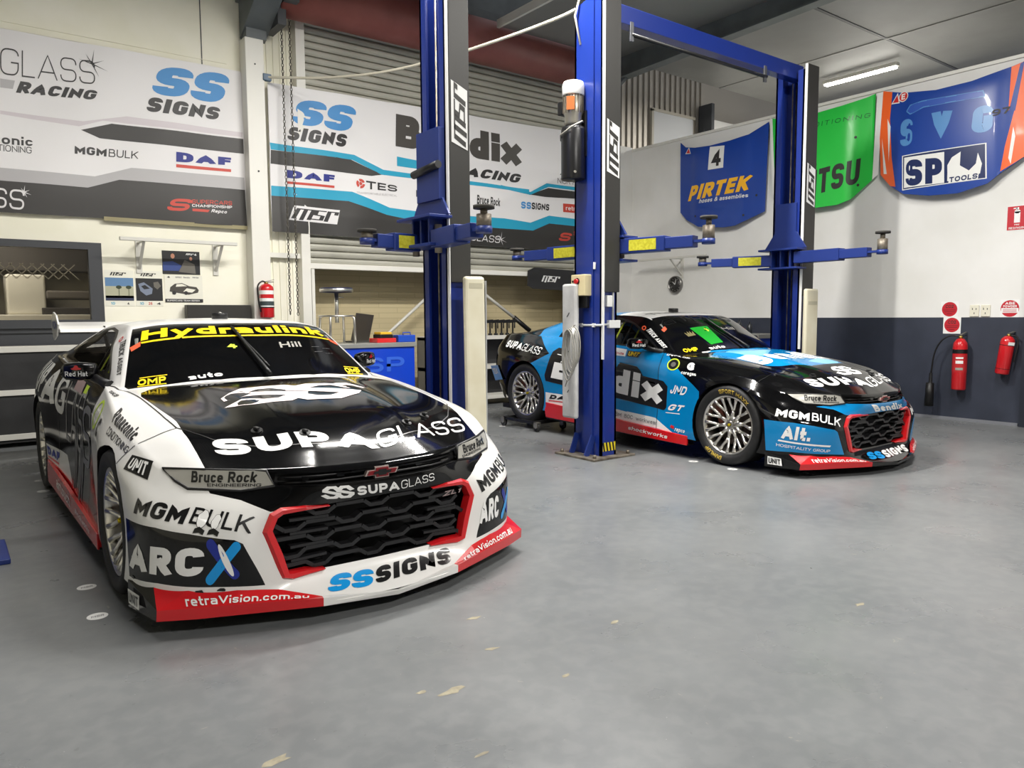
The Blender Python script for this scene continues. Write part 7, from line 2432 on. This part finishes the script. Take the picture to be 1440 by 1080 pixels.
    car = [(2.15, 1.60), (2.16, 1.65), (2.21, 1.69), (2.29, 1.70), (2.37, 1.665), (2.45, 1.655), (2.475, 1.62), (2.465, 1.59), (2.36, 1.565), (2.30, 1.575), (2.20, 1.59)]
    s.poly(car, mat('car_sketch', (70, 66, 60), .6), 1)
    s.poly([(2.22, 1.655), (2.23, 1.685), (2.29, 1.69), (2.345, 1.665)], mat('poster_paper', (232, 230, 216), .6), 2)
    s.poly([(2.30, 1.60), (2.40, 1.59), (2.44, 1.625), (2.34, 1.64)], mat('poster_paper', (232, 230, 216), .6), 2)
    for x in (2.20, 2.33):
        v, f = disc2d(x, 1.585, .022); s.lay(v, f, PR_INK, 3)
    s.text([(2.13, 1.755), (2.16, 1.755), (2.16, 1.78), (2.13, 1.78)], '4', PR_INK, 1, .22)
    for x0, t in ((2.22, 'SPEC'), (2.31, 'Bendix'), (2.41, 'PIRTEK')):
        s.text([(x0, 1.757), (x0 + .07, 1.757), (x0 + .07, 1.775), (x0, 1.775)], t, D_GREY, 1, .2)
    tag(s.build('poster'), 'white poster of a sketched race car over a black band, below the dark poster', 'poster')
    # hanging chains
    for x, zt in ((3.50, 4.75), (3.60, 5.0)):
        c = MB()
        z = zt
        i = 0
        while z > 1.33:
            r = []
            for k in range(8):
                a = 2 * math.pi * k / 8
                d, e = .013 * math.cos(a), .022 * math.sin(a)
                r.append((d, 0, z + e) if i % 2 else (0, d, z + e))
            c.tube(r, .0048, mat('chain_steel', (96, 92, 84), .5, .6), 4, True)
            z -= .037
            i += 1
        tag(c.build('door_chain', loc=(x, 9.22, 0)), 'hanging door chain %s' % ('nearer the white column' if x < 3.55 else 'further from the white column'), 'chain', 'roller door chains')
    # pale air hose slung from the column to the hoist post
    c = MB()
    pts = [(3.28, 9.25, 4.17), (3.38, 9.18, 4.17), (3.8, 8.7, 4.12), (4.2, 8.0, 4.08), (4.5, 7.2, 4.08), (4.7, 6.3, 4.08), (4.80, 5.6, 4.08), (4.80, 5.2, 4.08)]
    c.tube(spline(pts, 6), .016, mat('hose_pale', (210, 204, 186), .5), 8)
    c.bx((3.26, 9.22, 4.13), (3.36, 9.28, 4.21), mat('fitting_blue', (52, 84, 110), .4), .006)
    tag(c.build('air_hose'), 'pale overhead air hose slung from the white column to the middle hoist post', 'hose')
    # dark team board hung on the roller door rail
    s = Sheet(lambda a, cc: Vector((a, 9.30, cc)), lambda a, cc: Vector((0, -1, 0)), .4)
    out = [(7.34, 1.77), (7.46, 1.72), (8.2, 1.70), (8.38, 1.74), (8.40, 1.98), (8.3, 2.03), (7.48, 2.05), (7.36, 2.0)]
    s.back(out, PR_BLACK, .02); s.poly(out, mat('board_black', (34, 34, 36), .5), 0)
    team_mark(s, [(7.60, 1.82), (7.98, 1.81), (8.02, 1.94), (7.64, 1.955)], D_WHITE, None)
    tag(s.build('team_board'), 'black rounded team board with a white mark, hung at the roller door foot rail', 'board')

def extinguisher(loc, r, h, label, kind, tilt=0.0, hose=True, facing='y'):
    o = empty('fire_extinguisher', loc, 0, label, 'fire extinguisher', 'red fire extinguishers on the walls')
    RED = mat('extinguisher_red', (200, 26, 34), .28, 0, .5)
    b = MB(); b.lathe([(.0, .0), (r * .9, .0), (r, .012), (r, h * .74), (r * .92, h * .80), (r * .55, h * .86), (r * .3, h * .875), (.0, h * .875)], RED, 32); b.build('cylinder', o)
    b = MB()
    b.cyl((0, 0, h * .87), (0, 0, h * .92), r * .28, mat('brass', (176, 150, 84), .35, .9), 14)
    b.build('valve', o)
    b = MB(); b.bar((-.01, 0, h * .93), (.09, -.02, h * .98), .022, .008, GALV); b.bar((-.01, 0, h * .915), (.085, -.02, h * .92), .022, .008, M_BLACK); b.build('lever', o)
    b = MB()
    if kind == 'column':
        b.lathe([(r + .001, h * .60), (r + .001, h * .70)], D_WHITE, 32, cap=False)
        b.lathe([(r + .001, h * .27), (r + .001, h * .50)], D_WHITE, 32, cap=False)
        b.lathe([(r + .0016, h * .31), (r + .0016, h * .42)], mat('label_ink', (60, 72, 72), .5), 32, cap=False)
        b.lathe([(r + .002, h * .25), (r + .002, h * .28)], M_BLACK, 32, cap=False)
    elif kind == 'co2':
        b.lathe([(r + .001, h * .62), (r + .001, h * .69)], M_BLACK, 32, cap=False)
        b.lathe([(r + .001, h * .30), (r + .001, h * .60)], mat('label_red', (186, 40, 44), .4), 32, cap=False)
        for i in range(5):
            a = math.pi + .35 + (-.4 + .2 * i)
            for z0, z1 in ((.45, .50), (.34, .38), (.53, .56)):
                c, q = math.cos(a), math.sin(a)
                b.box(((r + .002) * c, (r + .002) * q, h * (z0 + z1) / 2), (.002, .017, h * (z1 - z0)), D_WHITE if z0 > .4 else D_SILVER, Matrix.Rotation(a, 3, 'Z'))
    else:
        b.lathe([(r + .001, h * .12), (r + .001, h * .13)], M_BLACK, 32, cap=False)
        b.lathe([(r + .001, h * .66), (r + .001, h * .675)], M_BLACK, 32, cap=False)
        a = math.pi + .9
        b.box(((r + .001) * math.cos(a), (r + .001) * math.sin(a), h * .71), (.003, .07, .035), D_WHITE, Matrix.Rotation(a, 3, 'Z'))
    b.build('label_band', o)
    if hose:
        b = MB()
        if kind == 'column':
            b.tube(spline([(0, 0, h * .9), (-.06, -.03, h * .93), (-.115, -.03, h * .80), (-.11, -.03, h * .45), (-.085, -.03, h * .15)], 5), .010, M_BLACK, 8)
        elif kind == 'co2':
            b.tube(spline([(0, 0, h * .9), (-.03, .10, h * .92), (-.05, .20, h * .82), (-.05, .27, h * .60), (-.05, .30, h * .25)], 6), .009, M_BLACK, 8)
        else:
            b.tube(spline([(0, 0, h * .9), (.03, -.08, h * .86), (.02, -.10, h * .6), (.01, -.095, h * .3)], 5), .009, M_BLACK, 8)
        b.build('hose', o)
    if kind == 'co2':
        b = MB(); b.tube([(-.05, .30, h * .27), (-.05, .30, h * .10), (-.05, .305, h * .09), (-.05, .31, -.22)], [.018, .020, .045, .050], M_BLACK, 16); b.build('discharge_horn', o)
    o.rotation_euler = (tilt, 0, 0)
    return o

def build_right():
    extinguisher((9.69, 3.95, .385), .078, .70, 'tall red extinguisher with a long hose and black horn, on the navy dado', 'co2')
    extinguisher((9.70, 3.50, .60), .072, .50, 'small tilted red extinguisher nearest the dark door frame', 'abe', .12)
    def wsheet(): return Sheet(lambda a, c: Vector((9.797, a, c)), lambda a, c: Vector((-1, 0, 0)), .5)
    RED = mat('sign_red', (190, 30, 44), .45)
    def sign(outline, label, fn):
        s = wsheet()
        s.back(outline, D_WHITE, .002)
        s.poly(outline, D_WHITE, 0)
        fn(s)
        tag(s.build('fire_sign'), label, 'sign', 'fire signs on the white wall')
    def co2(y, z):
        def f(s):
            v, g = disc2d(y, z, .088, .088, 32); s.lay(v, g, RED, 1)
            s.text([(y + .045, z + .015), (y - .045, z + .015), (y - .045, z + .055), (y + .045, z + .055)], 'CO2', PR_INK, 2, .2)
            for k, w in ((-.005, .07), (-.025, .06), (-.05, .03)):
                s.poly(rect(y + w, z + k, y - w, z + k - .007), mat('sign_ink', (110, 20, 30), .5), 2)
        return f
    sign(rect(4.235, 1.252, 4.035, 1.44), 'square sign with a red disc reading CO2, upper of the pair over the tall extinguisher', co2(4.135, 1.345))
    sign(rect(4.20, 1.05, 4.0, 1.252), 'square sign with a red disc, lower of the pair over the tall extinguisher', co2(4.10, 1.155))
    def abe(s):
        y, z = 3.485, 1.347
        v, g = disc2d(y, z, .095, .095, 32); s.lay(v, g, RED, 1)
        s.poly(rect(y + .088, z - .05, y - .088, z + .005), D_WHITE, 2)
        s.text([(y + .05, z + .045), (y - .05, z + .045), (y - .05, z + .075), (y + .05, z + .075)], 'AB(E)'.replace('(', '').replace(')', ''), D_WHITE, 2, .2)
        s.text([(y + .07, z + .012), (y - .07, z + .012), (y - .07, z + .038), (y + .07, z + .038)], 'POWDER', D_WHITE, 2, .22)
        for k in (-.008, -.022, -.036): s.poly(rect(y + .07, z + k, y - .07, z + k - .005), RED, 3)
    sign(rect(3.585, 1.247, 3.385, 1.45), 'square sign with a red and white disc reading POWDER, beside the door frame', abe)
    def loc(s):
        s.poly(rect(3.56, 2.235, 3.33, 2.50), RED, 1)
        s.poly(rect(3.49, 2.315, 3.43, 2.44), D_WHITE, 2)
        v, g = disc2d(3.46, 2.44, .03, .022, 16); s.lay(v, g, D_WHITE, 2)
        s.poly(rect(3.475, 2.455, 3.445, 2.485), D_WHITE, 2)
        s.poly(rect(3.50, 2.47, 3.46, 2.482), D_WHITE, 2)
        s.text([(3.54, 2.245), (3.36, 2.245), (3.36, 2.268), (3.54, 2.268)], 'FIRE EXTINGUISHER', D_WHITE, 2, .18)
        s.text([(3.485, 2.285), (3.435, 2.285), (3.435, 2.30), (3.485, 2.30)], 'FIRE', D_WHITE, 2, .18)
    sign(rect(3.565, 2.23, 3.325, 2.505), 'red rectangular sign with a white extinguisher picture, high near the door frame', loc)
    for y, lab in ((3.855, 'white power outlet nearer the round CO2 signs'), (3.735, 'white power outlet nearer the round POWDER sign')):
        o = empty('power_outlet', (9.79, y, 1.325), 0, lab, 'power outlet', 'power outlets on the white wall')
        b = MB(); b.bx((-.006, -.05, -.068), (.008, .05, .068), mat('outlet_plastic', (226, 222, 204), .4), .004); b.build('plate', o)
        b = MB()
        for dy, dz in ((-.02, .02), (.02, .02), (0, -.03)): b.bx((-.0075, dy - .004, dz - .010), (-.006, dy + .004, dz + .010), M_SLATE)
        b.build('socket', o)
        b = MB(); b.bx((-.010, .018, .035), (-.006, .032, .055), mat('outlet_plastic', (226, 222, 204), .4)); b.build('switch', o)
    # bench behind the cyan car, against the right wall
    o = empty('workbench', (9.42, 7.28, 0), 0, 'low blue workbench with a grey top against the navy dado, behind the cyan car windscreen', 'workbench')
    b = MB(); b.bx((-.28, -.90, .05), (.30, .90, .96), mat('bench_blue', (14, 62, 190), .35, 0, .3), .006); b.build('cabinet', o)
    b = MB(); b.bx((-.32, -.95, .96), (.33, .95, 1.02), mat('bench_top', (176, 176, 170), .35, .6), .004); b.build('bench_top', o)
    for y, h, lab in ((6.86, .20, 'tall dark bottle on the bench behind the cyan car, the one nearer the corner'), (6.68, .17, 'shorter dark bottle on the bench behind the cyan car')):
        b = MB(); b.lathe([(.0, 0), (.036, 0), (.038, .01), (.038, h * .7), (.016, h * .82), (.016, h), (.0, h)], mat('bottle_dark', (30, 34, 40), .3), 18)
        tag(b.build('bottle', loc=(9.38, y, 1.022)), lab, 'bottle', 'bottles on the bench behind the cyan car')
    # clock
    o = empty('wall_clock', (9.78, 8.42, 1.80), 0, 'round wall clock with a dark face and a silver rim, under the wall rack bar', 'clock')
    b = MB(); b.lathe([(.0, -.015), (.125, -.015), (.125, .015), (.0, .015)], mat('clock_face', (44, 42, 42), .4), 36, (0, 0, 0), 'X')
    b.build('dial', o)
    b = MB(); b.lathe([(.122, .0), (.125, -.035), (.140, -.035), (.145, .0), (.140, .018)], M_STEEL, 36, (0, 0, 0), 'X', True, False); b.build('rim', o)
    b = MB()
    for k in range(12):
        a = 2 * math.pi * k / 12
        b.box((-.017, .10 * math.cos(a), .10 * math.sin(a)), (.003, .012, .012), D_SILVER)
    b.build('hour_mark', o)
    b = MB(); b.bar((-.020, 0, 0), (-.020, .05, .045), .006, .008, D_WHITE, (1, 0, 0)); b.bar((-.020, 0, 0), (-.020, -.02, .085), .005, .006, D_WHITE, (1, 0, 0)); b.build('hand', o)

# ---------------------------------------------------------------- on the floor and by the cars
def build_small():
    # wheel skate under the blue car's rear wheel
    for y0, s, lab in ((5.42, -1, 'black four-castor wheel skate under the near rear wheel of the cyan car'),):
        o = empty('wheel_skate', (y0 + .02, 6.80, 0), 0, lab, 'wheel skate')
        b = MB()
        b.bx((-.21, -.30, .085), (.21, -.25, .12), M_BLACK, .004); b.bx((-.21, .25, .085), (.21, .30, .12), M_BLACK, .004)
        b.bx((-.21, -.28, .085), (-.18, .28, .115), M_BLACK); b.bx((.18, -.28, .085), (.21, .28, .115), M_BLACK)
        b.bar((.0, -.26, .11), (.0, -.17, .080), .30, .010, M_STEEL); b.bar((.0, .26, .11), (.0, .17, .080), .30, .010, M_STEEL)
        b.build('frame', o)
        for dx in (-.19, .19):
            for dy in (-.31, .31):
                c = empty('castor'); c.parent = o; c.location = (dx, dy, 0)
                m = MB(); m.lathe([(.022, -.014), (.047, -.013), (.050, -.006), (.050, .006), (.047, .013), (.022, .014)], mat('castor_tread', (34, 34, 34), .6), 22, (0, 0, .05), 'X'); m.build('tread', c)
                m = MB(); m.bx((-.026, -.03, .05), (-.018, .03, .105), GALV); m.bx((.018, -.03, .05), (.026, .03, .105), GALV); m.bx((-.026, -.032, .10), (.026, .032, .108), GALV); m.cyl((-.028, 0, .05), (.028, 0, .05), .010, GALV, 10); m.build('fork', c)
    # paper wheel-position discs on the floor
    spots = [((.489, 4.055), 'white floor disc beside the white car front wheel, the one further from the camera'),
             ((.471, 3.621), 'white floor disc beside the white car front wheel, the nearer of two'),
             ((.567, 7.02), 'white floor disc beside the white car rear wheel, the one further from the camera'),
             ((.545, 6.566), 'white floor disc beside the white car rear wheel, the nearer of two'),
             ((5.249, 4.29), 'white floor disc beside the cyan car front wheel, the one further from the camera'),
             ((5.233, 3.864), 'white floor disc beside the cyan car front wheel, the nearer of two'),
             ((5.22, 7.10), 'white floor disc beside the wheel skate, the one further from the camera'),
             ((5.26, 6.70), 'white floor disc beside the wheel skate, the nearer of two')]
    for i, ((x, y), lab) in enumerate(spots):
        s = Sheet(lambda a, c: Vector((a, c, .0012)), lambda a, c: Vector((0, 0, 1)), .2)
        v, f = disc2d(x, y, .042, .042, 24); s.lay(v, f, D_WHITE, 0)
        s.text([(x - .026, y - .012), (x + .024, y - .012), (x + .028, y + .012), (x - .022, y + .012)], 'MSR', D_GREY, .3, .2, 1.1)
        tag(s.build('floor_disc'), lab, 'floor marker', 'white floor discs at the wheels')
    # bare flakes in the floor paint
    CH = noise_col(mat('bare_concrete', (140, 132, 112), .8), (128, 121, 104), (152, 145, 124), 30)
    random.seed(5)
    m = MB()
    for (x, y, r) in ((1.34, 2.12, .045), (1.72, 1.97, .022), (.70, 2.09, .05), (.62, 2.02, .03), (1.75, 2.60, .03), (3.2, 1.67, .03), (1.64, 2.31, .03), (1.2, 1.75, .02), (2.2, 2.2, .025), (1.25, 2.18, .02)):
        n = 9
        pts = [(x + r * random.uniform(.5, 1.5) * math.cos(2 * math.pi * k / n), y + r * .5 * random.uniform(.4, 1.2) * math.sin(2 * math.pi * k / n), .0006) for k in range(n)]
        m.raw((pts, [tuple(range(n))]), CH)
    o = m.build('floor_wear'); o['kind'] = 'structure'

def build_lights():
    L = [(4.1, 5.0, 'x', 340), (5.6, 2.2, 'x', 210), (1.2, 4.4, 'x', 110), (2.6, -3.2, 'x', 420)]
    for i, (x, y, a, e) in enumerate(L):
        batten(x, y, 5.15, a, e, 'white fluorescent batten hung under the workshop roof', 2.4)
    batten(12.30, 6.75, 5.17, 'y', 140, 'lit fluorescent batten on the grey ceiling beyond the hung bonnets', 1.25)

build_room()
build_lights()
build_cars()
build_hoists()
build_banners()
build_bonnets()
build_back()
build_right()
build_small()
